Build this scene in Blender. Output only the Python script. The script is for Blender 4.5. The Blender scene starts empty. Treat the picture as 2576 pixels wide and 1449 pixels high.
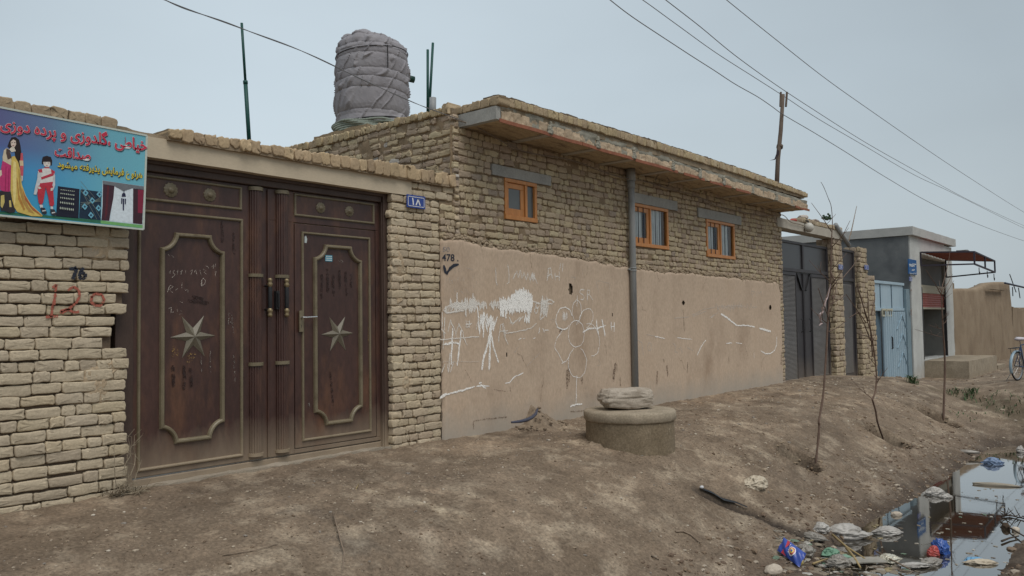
import bpy, bmesh, math, random
import numpy as np
from mathutils import Vector, Matrix
R_ = math.radians
SC = bpy.context.scene
COL = SC.collection
# ------------------------------------------------------------------ camera
W, H, F = 2576.0, 1449.0, 2040.0
CAMZ = 1.26
YAW, PIT, ROL = R_(40), R_(2.45), R_(0.85)
fw = Vector((math.cos(YAW)*math.cos(PIT), math.sin(YAW)*math.cos(PIT), math.sin(PIT)))
_r0 = Vector((math.sin(YAW), -math.cos(YAW), 0)); _u0 = _r0.cross(fw)
rt = math.cos(ROL)*_r0 - math.sin(ROL)*_u0
up = math.cos(ROL)*_u0 + math.sin(ROL)*_r0
cd = bpy.data.cameras.new("camera"); cam = bpy.data.objects.new("camera", cd); COL.objects.link(cam)
m = Matrix((rt, up, -fw)).transposed().to_4x4(); m.translation = (0, 0, CAMZ)
cam.matrix_world = m
cd.sensor_width = 36; cd.lens = 36*F/W; cd.clip_start = 0.05; cd.clip_end = 2000
SC.camera = cam
# ------------------------------------------------------------------ sky and sun
SUN_EL, SUN_AZ = 60, -112      # soft light from over the street, behind the camera
wd = bpy.data.worlds.new("World"); SC.world = wd; wd.use_nodes = True
nt = wd.node_tree; nt.nodes.clear()
N = nt.nodes.new; L = nt.links.new
out = N('ShaderNodeOutputWorld'); bg = N('ShaderNodeBackground'); L(bg.outputs[0], out.inputs[0])
bg.inputs[1].default_value = 0.1
sky = N('ShaderNodeTexSky'); sky.sky_type = 'NISHITA'; sky.sun_disc = False
sky.sun_elevation = R_(SUN_EL); sky.sun_rotation = R_(90 - SUN_AZ); sky.dust_density = 6; sky.air_density = 1.2
tc = N('ShaderNodeTexCoord'); sep = N('ShaderNodeSeparateXYZ'); L(tc.outputs['Generated'], sep.inputs[0])
mr = N('ShaderNodeMapRange'); L(sep.outputs[2], mr.inputs[0])
mr.inputs[1].default_value = 0.0; mr.inputs[2].default_value = 1.0
ramp = N('ShaderNodeValToRGB'); L(mr.outputs[0], ramp.inputs[0])
ramp.color_ramp.elements[0].position = 0.0; ramp.color_ramp.elements[0].color = (0.82, 0.93, 0.985, 1)
ramp.color_ramp.elements[1].position = 1.0; ramp.color_ramp.elements[1].color = (0.93, 1.05, 1.13, 1)
e = ramp.color_ramp.elements.new(0.28); e.color = (0.86, 1.0, 1.09, 1)
# the cloud sheet is thinnest (brightest) above the middle of the street
dp = N('ShaderNodeVectorMath'); dp.operation = 'DOT_PRODUCT'; L(tc.outputs['Generated'], dp.inputs[0])
dp.inputs[1].default_value = (math.cos(R_(48)), math.sin(R_(48)), -0.10)
mr2 = N('ShaderNodeMapRange'); L(dp.outputs['Value'], mr2.inputs[0])
mr2.inputs[1].default_value = 0.72; mr2.inputs[2].default_value = 1.0; mr2.inputs[3].default_value = 4.6; mr2.inputs[4].default_value = 6.75
nz = N('ShaderNodeTexNoise'); nz.inputs['Scale'].default_value = 1.6; nz.inputs['Detail'].default_value = 4
mp = N('ShaderNodeMapping'); L(tc.outputs['Generated'], mp.inputs[0]); mp.inputs['Scale'].default_value = (1, 1, 2.6); L(mp.outputs[0], nz.inputs[0])
mr3 = N('ShaderNodeMapRange'); L(nz.outputs[0], mr3.inputs[0]); mr3.inputs[1].default_value = .3; mr3.inputs[2].default_value = .7
mr3.inputs[3].default_value = 0.93; mr3.inputs[4].default_value = 1.06
mm = N('ShaderNodeMath'); mm.operation = 'MULTIPLY'; L(mr2.outputs[0], mm.inputs[0]); L(mr3.outputs[0], mm.inputs[1])
sc_ = N('ShaderNodeVectorMath'); sc_.operation = 'SCALE'; L(ramp.outputs[0], sc_.inputs[0]); L(mm.outputs[0], sc_.inputs['Scale'])
mx = N('ShaderNodeMixRGB'); mx.inputs[0].default_value = 0.88; L(sky.outputs[0], mx.inputs[1]); L(sc_.outputs[0], mx.inputs[2])
L(mx.outputs[0], bg.inputs[0])
sd = bpy.data.lights.new("sun", 'SUN'); sun = bpy.data.objects.new("sun", sd); COL.objects.link(sun)
sd.energy = 1.5; sd.angle = R_(38); sd.color = (1.0, 0.955, 0.89)
_s = Vector((math.cos(R_(SUN_AZ))*math.cos(R_(SUN_EL)), math.sin(R_(SUN_AZ))*math.cos(R_(SUN_EL)), math.sin(R_(SUN_EL))))
sun.rotation_euler = _s.to_track_quat('Z', 'Y').to_euler(); sun.location = (0, 0, 20)
SC.view_settings.view_transform = 'Standard'; SC.view_settings.look = 'None'
SC.view_settings.gamma = 1.0; SC.view_settings.exposure = 0.2; SC.view_settings.use_curve_mapping = False
# ------------------------------------------------------------------ numbers: noise, rays, ground
def _h(ix, iy, iz, s):
    n = (ix.astype(np.int64)*73856093) ^ (iy.astype(np.int64)*19349663) ^ (iz.astype(np.int64)*83492791) ^ (s*2654435761)
    n = (n ^ (n >> 13)) * 1274126177
    n = n ^ (n >> 16)
    return (n & 0xFFFFFF)/float(0xFFFFFF)
def vn(x, y, z=0.0, s=0):
    x, y, z = np.broadcast_arrays(np.asarray(x, float), np.asarray(y, float), np.asarray(z, float))
    ix, iy, iz = np.floor(x), np.floor(y), np.floor(z)
    a, b, c = x-ix, y-iy, z-iz
    a, b, c = a*a*(3-2*a), b*b*(3-2*b), c*c*(3-2*c)
    g = lambda i, j, k: _h(ix+i, iy+j, iz+k, s)
    e0 = (g(0,0,0)*(1-a)+g(1,0,0)*a)*(1-b)+(g(0,1,0)*(1-a)+g(1,1,0)*a)*b
    e1 = (g(0,0,1)*(1-a)+g(1,0,1)*a)*(1-b)+(g(0,1,1)*(1-a)+g(1,1,1)*a)*b
    return (e0*(1-c)+e1*c)*2-1
def fb(x, y, z=0.0, s=0, o=4):
    v = 0; a = .5; k = 1.0
    for i in range(o):
        v = v + a*vn(np.asarray(x)*k+i*7.3, np.asarray(y)*k+i*3.1, np.asarray(z)*k+i*1.7, s+i); a *= .5; k *= 2.03
    return v
def sstep(a, b, x):
    t = np.clip((np.asarray(x, float)-a)/(b-a), 0, 1); return t*t*(3-2*t)
def ray(px, py):
    return fw + rt*((px-W/2)/F) + up*((H/2-py)/F)
def onY(px, py, Y):
    d = ray(px, py); t = Y/d.y; return (d.x*t, CAMZ+d.z*t)
WALL = 6.65
WATER = -1.15
PITS, TRENCH, DITCH2 = [], [], []      # filled in once the plain ground is known
def segd(x, y, pts):
    d = np.full(np.broadcast(x, y).shape, 1e9); t_all = np.zeros_like(d)
    for (ax, ay), (bx, by) in zip(pts[:-1], pts[1:]):
        vx, vy = bx-ax, by-ay; t = np.clip(((x-ax)*vx+(y-ay)*vy)/(vx*vx+vy*vy), 0, 1)
        dd = np.hypot(x-ax-t*vx, y-ay-t*vy); d = np.minimum(d, dd)
    return d
def ground_base(x, y):
    x, y = np.broadcast_arrays(np.asarray(x, float), np.asarray(y, float))
    zw = np.interp(x, [-5, 19, 20.5, 23.3, 26.5, 33, 45, 200], [-.06, -.08, -.16, -.43, -.69, -.66, -.75, -.8])
    ws = .10*fb(x*.9, 0*x+3, 0, 11, 3)            # the shore line wanders
    yy = y + ws*sstep(3.9, 3.0, y)
    A = np.interp(yy, [-8, -3, -1, 0, .6, 1.1, 1.42, 1.7, 2.1, 2.68, 3.0, 3.3, 3.7, 4.2, 4.7, 5.3, 6.65],
                  [-.45, -.45, -.5, -.6, -.80, -1.0, -1.13, -1.25, -1.4, -1.3, -1.14, -.97, -.80, -.54, -.32, -.19, 0])
    A = np.where(yy > 5.3, -.19+(yy-5.3)/1.35*(zw+.19), A)
    A = np.where(yy > 6.65, zw, A)
    B = np.interp(y, [-8, 0, 2, 3.2, 4.6, 5.3, 6.65], [-.35, -.33, -.3, -.29, -.42, 0, 0])
    B = np.where(y > 4.6, -.42+(np.clip(y, 4.6, 5.3)-4.6)/.7*(zw+.40), B)
    B = np.where(y > 5.3, zw+.02, B)
    s = sstep(16.8, 21.5, x+1.0*np.clip(2.9-y, -1, 1))
    z = A*(1-s)+B*s
    # garbage chokes the ditch at its near end
    z = z + sstep(8.3, 7.4, x+.35*(y-2.3))*sstep(3.2, 2.7, y)*sstep(.6, 1.5, y)*.20
    for (cx, cy, r, d) in PITS:
        q = np.hypot(x-cx, y-cy)/r
        z = z - d*sstep(1.0, .72, q) + .035*np.exp(-((q-1.15)/.14)**2)
    if TRENCH: z = z - .08*sstep(.12, .02, segd(x, y, TRENCH)) - .12*sstep(.40, .05, segd(x, y, DITCH2))
    return z
def gz(x, y): return float(ground_base(x, y))
def hit(px, py, dz=0.0):
    d = ray(px, py); t = 2.0
    while t < 90:
        p = d*t
        if CAMZ+p.z <= max(gz(p.x, p.y), -9)+dz: break
        t += .03
    return (p.x, p.y, CAMZ+p.z)
def onwater(px, py):
    d = ray(px, py); t = (WATER-CAMZ)/d.z; return (d.x*t, d.y*t, WATER)
# ------------------------------------------------------------------ materials
def lk(nt, a, b): nt.links.new(a, b)
def M(name, c1, c2=None, scale=4.0, rough=.9, bump=.0, bscale=60.0, attr=False, c3=None, s3=1.2, w3=(.5, .7),
      spec=.3, metal=0.0, fine=.12, fscale=90.0, stretch=(1, 1, 1), dust=None, alpha=None, bdist=.01):
    mt = bpy.data.materials.new(name); mt.use_nodes = True; t = mt.node_tree; nn = t.nodes
    p = nn['Principled BSDF']; p.inputs['Roughness'].default_value = rough; p.inputs['Metallic'].default_value = metal
    p.inputs['Specular IOR Level'].default_value = spec
    tcn = nn.new('ShaderNodeTexCoord'); mpn = nn.new('ShaderNodeMapping'); mpn.inputs['Scale'].default_value = stretch
    lk(t, tcn.outputs['Object'], mpn.inputs[0]); co = mpn.outputs[0]
    def noise(s, det=5, ro=.6):
        n = nn.new('ShaderNodeTexNoise'); n.inputs['Scale'].default_value = s; n.inputs['Detail'].default_value = det
        n.inputs['Roughness'].default_value = ro; lk(t, co, n.inputs[0]); return n.outputs[0]
    def rmp(v, a, b, ca=(0, 0, 0, 1), cb=(1, 1, 1, 1)):
        r = nn.new('ShaderNodeValToRGB'); lk(t, v, r.inputs[0]); r.color_ramp.elements[0].position = a; r.color_ramp.elements[1].position = b
        r.color_ramp.elements[0].color = ca; r.color_ramp.elements[1].color = cb; return r.outputs[0]
    def mix(f, a, b, mode='MIX'):
        x = nn.new('ShaderNodeMixRGB'); x.blend_type = mode
        for k, v in ((0, f), (1, a), (2, b)):
            if isinstance(v, (int, float)): x.inputs[k].default_value = v
            elif isinstance(v, tuple): x.inputs[k].default_value = v if len(v) == 4 else (*v, 1)
            else: lk(t, v, x.inputs[k])
        return x.outputs[0]
    c2 = c2 or c1
    col = rmp(noise(scale), .32, .68, (*c1, 1), (*c2, 1))
    if c3: col = mix(rmp(noise(s3, 6, .65), *w3), col, c3)
    if attr:
        an = nn.new('ShaderNodeAttribute'); an.attribute_name = 'col'; col = mix(1.0, col, an.outputs[0], 'MULTIPLY')
    if fine:
        col = mix(1.0, col, rmp(noise(fscale, 3, .7), .3, .7, (1-fine, 1-fine, 1-fine, 1), (1+fine, 1+fine, 1+fine, 1)), 'MULTIPLY')
    if dust:   # (z0, z1, colour, noise weight): dirt thrown up on the foot of a thing
        z0, z1, dc = dust
        sp = nn.new('ShaderNodeSeparateXYZ'); lk(t, tcn.outputs['Object'], sp.inputs[0])
        ad = nn.new('ShaderNodeMath'); ad.operation = 'MULTIPLY_ADD'; lk(t, noise(3.0, 6, .7), ad.inputs[0]); ad.inputs[1].default_value = (z1-z0)*1.1; lk(t, sp.outputs[2], ad.inputs[2])
        mrn = nn.new('ShaderNodeMapRange'); lk(t, ad.outputs[0], mrn.inputs[0]); mrn.inputs[1].default_value = z0+(z1-z0)*.55; mrn.inputs[2].default_value = z1+(z1-z0)*.55
        mrn.inputs[3].default_value = .9; mrn.inputs[4].default_value = 0
        col = mix(mrn.outputs[0], col, dc)
    lk(t, col, p.inputs['Base Color'])
    if bump:
        b = nn.new('ShaderNodeBump'); b.inputs['Strength'].default_value = bump; b.inputs['Distance'].default_value = bdist
        hm = mix(.5, noise(bscale, 6, .65), noise(bscale*.23, 3, .5)); lk(t, hm, b.inputs['Height']); lk(t, b.outputs[0], p.inputs['Normal'])
    if alpha:
        a = rmp(noise(alpha[0], 4, .75), alpha[1], alpha[2]); lk(t, a, p.inputs['Alpha'])
    return mt
def flat(name, c, rough=.6, spec=.3, fine=.08): return M(name, c, rough=rough, spec=spec, fine=fine, fscale=40)
# ------------------------------------------------------------------ mesh builder
class MB:
    def __init__(s): s.v = []; s.f = []; s.c = []; s.m = []; s.mi = 0; s.n = 0
    def add(s, V, Fs, c=None):
        V = np.asarray(V, float).reshape(-1, 3); b = s.n
        s.v.append(V); s.n += len(V)
        s.f.extend([[b+i for i in q] for q in Fs]); s.m.extend([s.mi]*len(Fs))
        s.c.append(np.tile(np.array((*(c or (1, 1, 1)), 1.0)), (len(V), 1)) if not isinstance(c, np.ndarray) else c)
    def box(s, x0, x1, y0, y1, z0, z1, c=None):
        s.add([(x0,y0,z0),(x1,y0,z0),(x1,y1,z0),(x0,y1,z0),(x0,y0,z1),(x1,y0,z1),(x1,y1,z1),(x0,y1,z1)],
              [(0,3,2,1),(4,5,6,7),(0,1,5,4),(1,2,6,5),(2,3,7,6),(3,0,4,7)], c)
    def bar(s, a, b, w, h=None, c=None, upv=(0, 0, 1)):
        a, b = Vector(a), Vector(b); d = (b-a).normalized(); u = Vector(upv)
        if abs(d.dot(u)) > .98: u = Vector((0, 1, 0))
        x = d.cross(u).normalized(); y = x.cross(d); h = h or w
        P = [p+x*(i*w/2)+y*(j*h/2) for p in (a, b) for i, j in ((-1,-1),(1,-1),(1,1),(-1,1))]
        s.add(P, [(3,2,1,0),(4,5,6,7),(0,1,5,4),(1,2,6,5),(2,3,7,6),(3,0,4,7)], c)
    def tube(s, P, r, k=8, c=None, cap=True):
        P = [Vector(p) for p in P]; n = len(P); rr = r if hasattr(r, '__len__') else [r]*n
        V = []; x = None
        for i, p in enumerate(P):
            d = (P[min(i+1, n-1)]-P[max(i-1, 0)]).normalized()
            if x is None:
                x = d.cross(Vector((0, 0, 1)) if abs(d.z) < .9 else Vector((1, 0, 0))).normalized()
            x = (x-d*x.dot(d)).normalized(); y = d.cross(x)
            V += [p+(x*math.cos(2*math.pi*j/k)+y*math.sin(2*math.pi*j/k))*rr[i] for j in range(k)]
        Fs = [(i*k+j, i*k+(j+1) % k, (i+1)*k+(j+1) % k, (i+1)*k+j) for i in range(n-1) for j in range(k)]
        if cap: Fs += [tuple(range(k-1, -1, -1)), tuple((n-1)*k+j for j in range(k))]
        s.add(V, Fs, c)
    def lathe(s, prof, cx, cy, k=32, c=None, a0=0, a1=2*math.pi):
        full = abs(a1-a0) > 6.28; kk = k if full else k+1; V = []
        for r, z in prof:
            V += [(cx+r*math.cos(a0+(a1-a0)*j/k), cy+r*math.sin(a0+(a1-a0)*j/k), z) for j in range(kk)]
        Fs = [(i*kk+j, i*kk+(j+1) % kk, (i+1)*kk+(j+1) % kk, (i+1)*kk+j) for i in range(len(prof)-1) for j in range(k)]
        s.add(V, Fs, c)
    def grid(s, P, c=None, flip=False):     # P: (n, m, 3)
        n, m_ = P.shape[:2]; i, j = np.meshgrid(np.arange(n-1), np.arange(m_-1), indexing='ij')
        a = (i*m_+j).ravel(); q = np.stack([a, a+m_, a+m_+1, a+1], 1)
        if flip: q = q[:, ::-1]
        s.add(P.reshape(-1, 3), q.tolist(), c)
    def poly(s, pts, c=None): s.add(pts, [tuple(range(len(pts)))], c)
    def build(s, name, mats, parent=None, smooth=False, bevel=0, local=False):
        me = bpy.data.meshes.new(name); V = np.concatenate(s.v)
        if parent is not None and not local:
            V = V-np.array(wloc(parent))
        me.from_pydata(V.tolist(), [], s.f)
        mats = mats if isinstance(mats, (list, tuple)) else [mats]
        for q in mats: me.materials.append(q)
        if len(mats) > 1: me.polygons.foreach_set('material_index', s.m)
        ca = me.attributes.new('col', 'FLOAT_COLOR', 'POINT'); ca.data.foreach_set('color', np.concatenate(s.c).ravel())
        if smooth: me.polygons.foreach_set('use_smooth', [True]*len(me.polygons))
        me.update()
        o = bpy.data.objects.new(name, me); COL.objects.link(o)
        if parent is not None: o.parent = parent
        if bevel:
            b = o.modifiers.new('bevel', 'BEVEL'); b.width = bevel; b.segments = 2; b.limit_method = 'ANGLE'
        return o
def wloc(o):
    v = Vector((0, 0, 0))
    while o is not None: v += Vector(o.location); o = o.parent
    return v
def tag(o, label, cat, group=None, kind='thing'):
    o['label'] = label; o['category'] = cat
    if group: o['group'] = group
    if kind: o['kind'] = kind
    return o
def thing(name, label, cat, loc=(0, 0, 0), rz=0, group=None):
    o = bpy.data.objects.new(name, None); COL.objects.link(o); o.location = loc; o.rotation_euler = (0, 0, rz)
    return tag(o, label, cat, group)
def rough_box(mb, x0, x1, y0, y1, z0, z1, step=.06, amp=.006, fs=9.0, c=None, seed=0):
    def face(f, a0, a1, b0, b1, flip):
        n = max(1, int(abs(a1-a0)/step)); k = max(1, int(abs(b1-b0)/step))
        A, B = np.meshgrid(np.linspace(a0, a1, n+1), np.linspace(b0, b1, k+1), indexing='ij'); P = f(A, B)
        for q in range(3):
            P[..., q] += amp*fb(P[..., 0]*fs, P[..., 1]*fs, P[..., 2]*fs, seed+q*17, 3)*1.6 if q != 9 else 0
        mb.grid(P, c, flip)
    st = lambda a, b, cc: np.stack([a+0*b, b+0*a, cc+0*a], -1)
    for xx, fl in ((x0, True), (x1, False)): face(lambda a, b: st(np.full_like(a, xx), a, b), y0, y1, z0, z1, fl)
    for yy, fl in ((y0, False), (y1, True)): face(lambda a, b: st(a, np.full_like(a, yy), b), x0, x1, z0, z1, fl)
    for zz, fl in ((z0, True), (z1, False)): face(lambda a, b: st(a, b, np.full_like(a, zz)), x0, x1, y0, y1, fl)
def bm_blob(mb, c, r, sub=3, amp=.25, fs=1.6, seed=0, rot=0, flat_z=None, col=None, ridge=False):
    bm = bmesh.new(); bmesh.ops.create_icosphere(bm, subdivisions=sub, radius=1.0)
    V = np.array([v.co[:] for v in bm.verts]); Fs = [[v.index for v in f.verts] for f in bm.faces]; bm.free()
    nzv = fb(V[:, 0]*fs+seed*3.1, V[:, 1]*fs, V[:, 2]*fs, seed, 4)
    if ridge: nzv = .5-np.abs(nzv)*2
    V = V*(1+amp*nzv[:, None])
    if flat_z is not None: V[:, 2] = np.maximum(V[:, 2], flat_z)
    V = V*np.array(r); cr, sr = math.cos(rot), math.sin(rot)
    V = np.stack([V[:, 0]*cr-V[:, 1]*sr, V[:, 0]*sr+V[:, 1]*cr, V[:, 2]], 1)
    mb.add(V+np.array(c), Fs, col)
# ------------------------------------------------------------------ brick laying
def brick(mb, O, U, Nn, u0, u1, v0, v1, d, col, rng, jit=.0035, rmax=.02, back=.06):
    w, h = u1-u0, v1-v0
    if w < .02 or h < .015: return
    rc = [min(rng.uniform(.006, rmax), w*.35, h*.42) for _ in range(4)]
    nu = 3 if w > .14 else 2
    pts = []
    def edge(ax, ay, bx, by, n):
        for i in range(n):
            t = (i+.5)/n; pts.append((ax+(bx-ax)*t, ay+(by-ay)*t))
    k = .29
    def corner(cx, cy, sx, sy, r, first):   # three points of a rounded corner
        A, Bm, C = (cx, cy+sy*r), (cx+sx*r*k, cy+sy*r*k), (cx+sx*r, cy)
        for q in ((A, Bm, C) if first else (C, Bm, A)): pts.append(q)
    corner(0, 0, 1, 1, rc[0], True); edge(rc[0], 0, w-rc[1], 0, nu)
    corner(w, 0, -1, 1, rc[1], False); edge(w, rc[1], w, h-rc[2], 1)
    corner(w, h, -1, -1, rc[2], True); edge(w-rc[2], h, rc[3], h, nu)
    corner(0, h, 1, -1, rc[3], False); edge(0, h-rc[3], 0, rc[0], 1)
    P = np.array(pts); n = len(P); P = P+rng.normal(0, jit, P.shape)
    c = np.array((w/2, h/2)); D = P-c
    gx, gy = rng.normal(0, .014), rng.normal(0, .018)
    def ring(ins, dep):
        Q = c+D*(1-ins/np.maximum(np.abs(np.array((w/2, h/2))), .01)); dd = dep+(Q[:, 0]-w/2)*gx+(Q[:, 1]-h/2)*gy
        return Q, dd
    rings = []
    for ins, dep in ((0, None), (0, d-.009), (.0025, d-.0025), (.007, d-.0003), (.0125, d)):
        if dep is None: rings.append((P, np.full(n, -back)))
        else: rings.append(ring(ins, dep+rng.normal(0, .0007, n)))
    Q, dd = ring(min(w, h)*.28, d+.0015); rings.append((Q, dd+rng.normal(0, .002, n)))
    Q = np.concatenate([r[0] for r in rings]+[c[None]]); dd = np.concatenate([r[1] for r in rings]+[[d+.002]])
    O, U, Nn = np.array(O), np.array(U), np.array(Nn)
    V = O+np.outer(u0+Q[:, 0], U)+np.outer(v0+Q[:, 1], (0, 0, 1))+np.outer(dd, Nn)
    Fs = []
    for r in range(5):
        for i in range(n):
            j = (i+1) % n; Fs.append((r*n+i, r*n+j, (r+1)*n+j, (r+1)*n+i))
    for i in range(n): Fs.append((5*n+i, 5*n+(i+1) % n, 6*n))
    mb.add(V, Fs, tuple(np.clip(np.array(col)*(1+rng.normal(0, .05)), 0, 1)))
def pick(rng, pal):
    w = np.array([p[0] for p in pal], float); i = rng.choice(len(pal), p=w/w.sum()); return pal[i][1]
def brickwork(mb, O, U, Nn, u0, u1, v0, v1, rowh, lens, gap, pal, seed, holes=(), depth=.008, wave=.006, skip=(), ragged=(.0, .0), gv=None, rmax=.02, log=None, jit=.0035):
    rng = np.random.default_rng(seed); gv = gap if gv is None else gv
    nrow = int(round((v1-v0)/rowh)); rowh = (v1-v0)/nrow
    for i in range(nrow):
        va, vb = v0+i*rowh+gv/2, v0+(i+1)*rowh-gv/2
        cuts = sorted({u0, u1, *[q for hh in holes if hh[2] < vb and hh[3] > va for q in hh[:2] if u0 < q < u1]})
        for a, b in zip(cuts[:-1], cuts[1:]):
            mid = (a+b)/2; lo, hi = va, vb
            for hh in holes:
                if hh[0] <= mid <= hh[1] and hh[2] < hi and hh[3] > lo:
                    if hh[2] > lo+.025 and hh[3] >= hi: hi = hh[2]-.004
                    elif hh[3] < hi-.025 and hh[2] <= lo: lo = hh[3]+.004
                    else: lo, hi = 1, 0
            if hi-lo < .022: continue
            ua = a+(rng.normal(0, ragged[0]) if a == u0 and ragged[0] else 0); ub = b+(rng.normal(0, ragged[1]) if b == u1 and ragged[1] else 0)
            u = ua
            if rng.random() < .5: first = lens[0]*rng.uniform(.45, .9)
            else: first = None
            ph = rng.uniform(0, 6)
            while u < ub-.02:
                ln = first if first else rng.choice(lens)*rng.uniform(.9, 1.1)
                first = None
                if ub-(u+ln) < .07: ln = ub-u
                if ln > max(lens)*1.25: ln = ln/2
                dz = wave*math.sin(u*2.1+i*.35)+wave*.6*math.sin(u*5.3+ph)+rng.normal(0, .002)
                lo2, hi2 = lo, hi-(rng.uniform(0, .012) if rng.random() < .4 else 0)
                um = u+ln/2
                if not any(s[0] < um < s[1] and s[2] < (lo+hi)/2 < s[3] for s in skip):
                    dd = depth*rng.normal(0, .55)
                    brick(mb, O, U, Nn, u+gap/2, u+ln-gap/2, lo2+dz, hi2+dz, dd, pick(rng, pal), rng, rmax=rmax, jit=jit)
                    if log is not None: log.append((u+gap/2, u+ln-gap/2, lo2+dz, hi2+dz, dd))
                u += ln
def mortar(mb, O, U, Nn, u0, u1, v0, v1, dep, amp, step, seed, holes=(), c=(.62, .58, .54), bulge=0.0):
    nu, nv = max(2, int((u1-u0)/step)), max(2, int((v1-v0)/step))
    A, B = np.meshgrid(np.linspace(u0, u1, nu), np.linspace(v0, v1, nv), indexing='ij')
    D = dep+amp*fb(A*14, B*14, 0, seed, 4)*1.5+bulge*np.clip(fb(A*2.3, B*2.3, 5, seed+3, 3)-.08, 0, 1)
    P = np.array(O)+A[..., None]*np.array(U)+B[..., None]*np.array((0, 0, 1))+D[..., None]*np.array(Nn)
    i, j = np.meshgrid(np.arange(nu-1), np.arange(nv-1), indexing='ij'); a = (i*nv+j).ravel()
    q = np.stack([a, a+nv, a+nv+1, a+1], 1)
    cu = ((A[:-1, :-1]+A[1:, 1:])/2).ravel(); cv = ((B[:-1, :-1]+B[1:, 1:])/2).ravel(); keep = np.ones(len(q), bool)
    for hh in holes: keep &= ~((cu > hh[0]) & (cu < hh[1]) & (cv > hh[2]) & (cv < hh[3]))
    mb.add(P.reshape(-1, 3), q[keep].tolist(), c)
def ribbon(mb, pts, w, yf, c=None, sub=.04, rng=None, wob=.0, end=.6):
    P = [np.array(p, float) for p in pts]; out_ = [P[0]]
    for a, b in zip(P[:-1], P[1:]):
        n = max(1, int(np.linalg.norm(b-a)/sub)); out_ += [a+(b-a)*(k+1)/n for k in range(n)]
    P = np.array(out_); n = len(P)
    if n < 2: return
    if rng is not None and wob: P = P+rng.normal(0, wob, P.shape)
    T = np.gradient(P, axis=0); T /= np.maximum(np.linalg.norm(T, axis=1), 1e-9)[:, None]; Q = np.stack([-T[:, 1], T[:, 0]], 1)
    ww = np.full(n, w/2); ww[0] *= end; ww[-1] *= end
    if rng is not None: ww = ww*rng.uniform(.7, 1.25, n)
    A, B = P+Q*ww[:, None], P-Q*ww[:, None]
    V = []
    ribbon.k = (getattr(ribbon, 'k', 0)+1) % 40
    off = .0025+.00006*ribbon.k
    for q in (A, B):
        V.append(np.stack([q[:, 0], yf(q[:, 0], q[:, 1])-off, q[:, 1]], 1))
    V = np.concatenate(V)
    mb.add(V, [(i, i+1, n+i+1, n+i) for i in range(n-1)], c)
def text_mesh(s, size):
    cu = bpy.data.curves.new('t', 'FONT'); cu.body = s; cu.size = size; cu.resolution_u = 3
    o = bpy.data.objects.new('t', cu); COL.objects.link(o)
    me = bpy.data.meshes.new_from_object(o.evaluated_get(bpy.context.evaluated_depsgraph_get()))
    V = np.array([v.co[:] for v in me.vertices]) if len(me.vertices) else np.zeros((0, 3)); Fs = [list(p.vertices) for p in me.polygons]
    bpy.data.objects.remove(o); bpy.data.curves.remove(cu); bpy.data.meshes.remove(me)
    return V, Fs
def hit(px, py):
    d = ray(px, py); t = np.arange(2.0, 70, .02); x, y, z = d.x*t, d.y*t, CAMZ+d.z*t
    k = np.nonzero(z <= ground_base(x, y))[0]; k = k[0] if len(k) else len(t)-1
    return (float(x[k]), float(y[k]), float(z[k]))
_T = [hit(*q)[:2] for q in ((1768, 1242), (1830, 1268), (1900, 1296), (1980, 1330), (2045, 1352))]
_D = [hit(*q)[:2] for q in ((2375, 984), (2440, 1000), (2500, 1015), (2576, 1042), (2630, 1062))]
_P = [(*hit(*q)[:2], r, d) for q, r, d in (((2008, 1155), .30, .18), ((2232, 1101), .36, .25), ((2358, 1052), .40, .22))]
TRENCH.extend(_T); DITCH2.extend(_D); PITS.extend(_P)
rng0 = np.random.default_rng(5)
# ------------------------------------------------------------------ palette
m_dirt = M('dirt', (.142, .105, .073), (.212, .161, .115), 1.7, .95, .9, 34, attr=True, c3=(.35, .285, .21), s3=2.6, w3=(.50, .72), fine=.36, fscale=36, bdist=.02)
m_mud = M('mud_brick', (.455, .38, .272), (.515, .435, .32), 3.0, .95, .55, 55, attr=True, fine=.14, fscale=60)
m_fired = M('yellow_brick', (.92, .92, .92), (1, 1, 1), 7.0, .92, .6, 60, attr=True, fine=.18, fscale=70)
m_mortar = M('mud_mortar', (.30, .235, .165), (.39, .31, .22), 5.0, .97, .8, 40, attr=True, fine=.2, fscale=50)
m_plaster = M('mud_plaster', (.485, .37, .272), (.55, .435, .332), 1.1, .93, .4, 18, c3=(.37, .272, .195), s3=1.1, w3=(.48, .72), fine=.12, fscale=30, stretch=(1, 1, .55), dust=(-.15, .30, (.36, .33, .285)))
m_beam = M('painted_beam', (.50, .42, .31), (.56, .475, .355), 2.0, .85, .2, 30, c3=(.40, .33, .24), s3=6, w3=(.62, .8), fine=.06, stretch=(.35, 1, 1))
m_conc = M('grey_concrete', (.27, .27, .255), (.36, .355, .33), 3.0, .9, .4, 40, fine=.15, fscale=50)
m_conc2 = M('well_concrete', (.27, .225, .165), (.36, .30, .225), 5.0, .92, .7, 45, c3=(.25, .20, .14), s3=14, w3=(.55, .7), fine=.25, fscale=55)
m_door = M('brown_door_paint', (.044, .021, .0175), (.068, .032, .025), 2.2, .42, .12, 20, c3=(.115, .053, .030), s3=2.8, w3=(.50, .70), fine=.2, fscale=26, stretch=(1, 1, .35), dust=(-.05, .40, (.27, .21, .15)), spec=.5)
m_frame = M('dark_frame_paint', (.055, .033, .026), (.085, .055, .042), 3, .5, .1, 20, fine=.15, stretch=(1, 1, .4), dust=(-.05, .36, (.33, .26, .185)), spec=.4)
m_brass = M('dull_brass_paint', (.145, .118, .072), (.195, .162, .105), 6, .45, .1, 40, c3=(.10, .075, .045), s3=5, w3=(.55, .75), fine=.15, dust=(-.05, .3, (.36, .28, .2)), spec=.5)
m_star = M('grey_brass', (.13, .113, .083), (.175, .153, .112), 8, .4, fine=.15, spec=.5)
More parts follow.
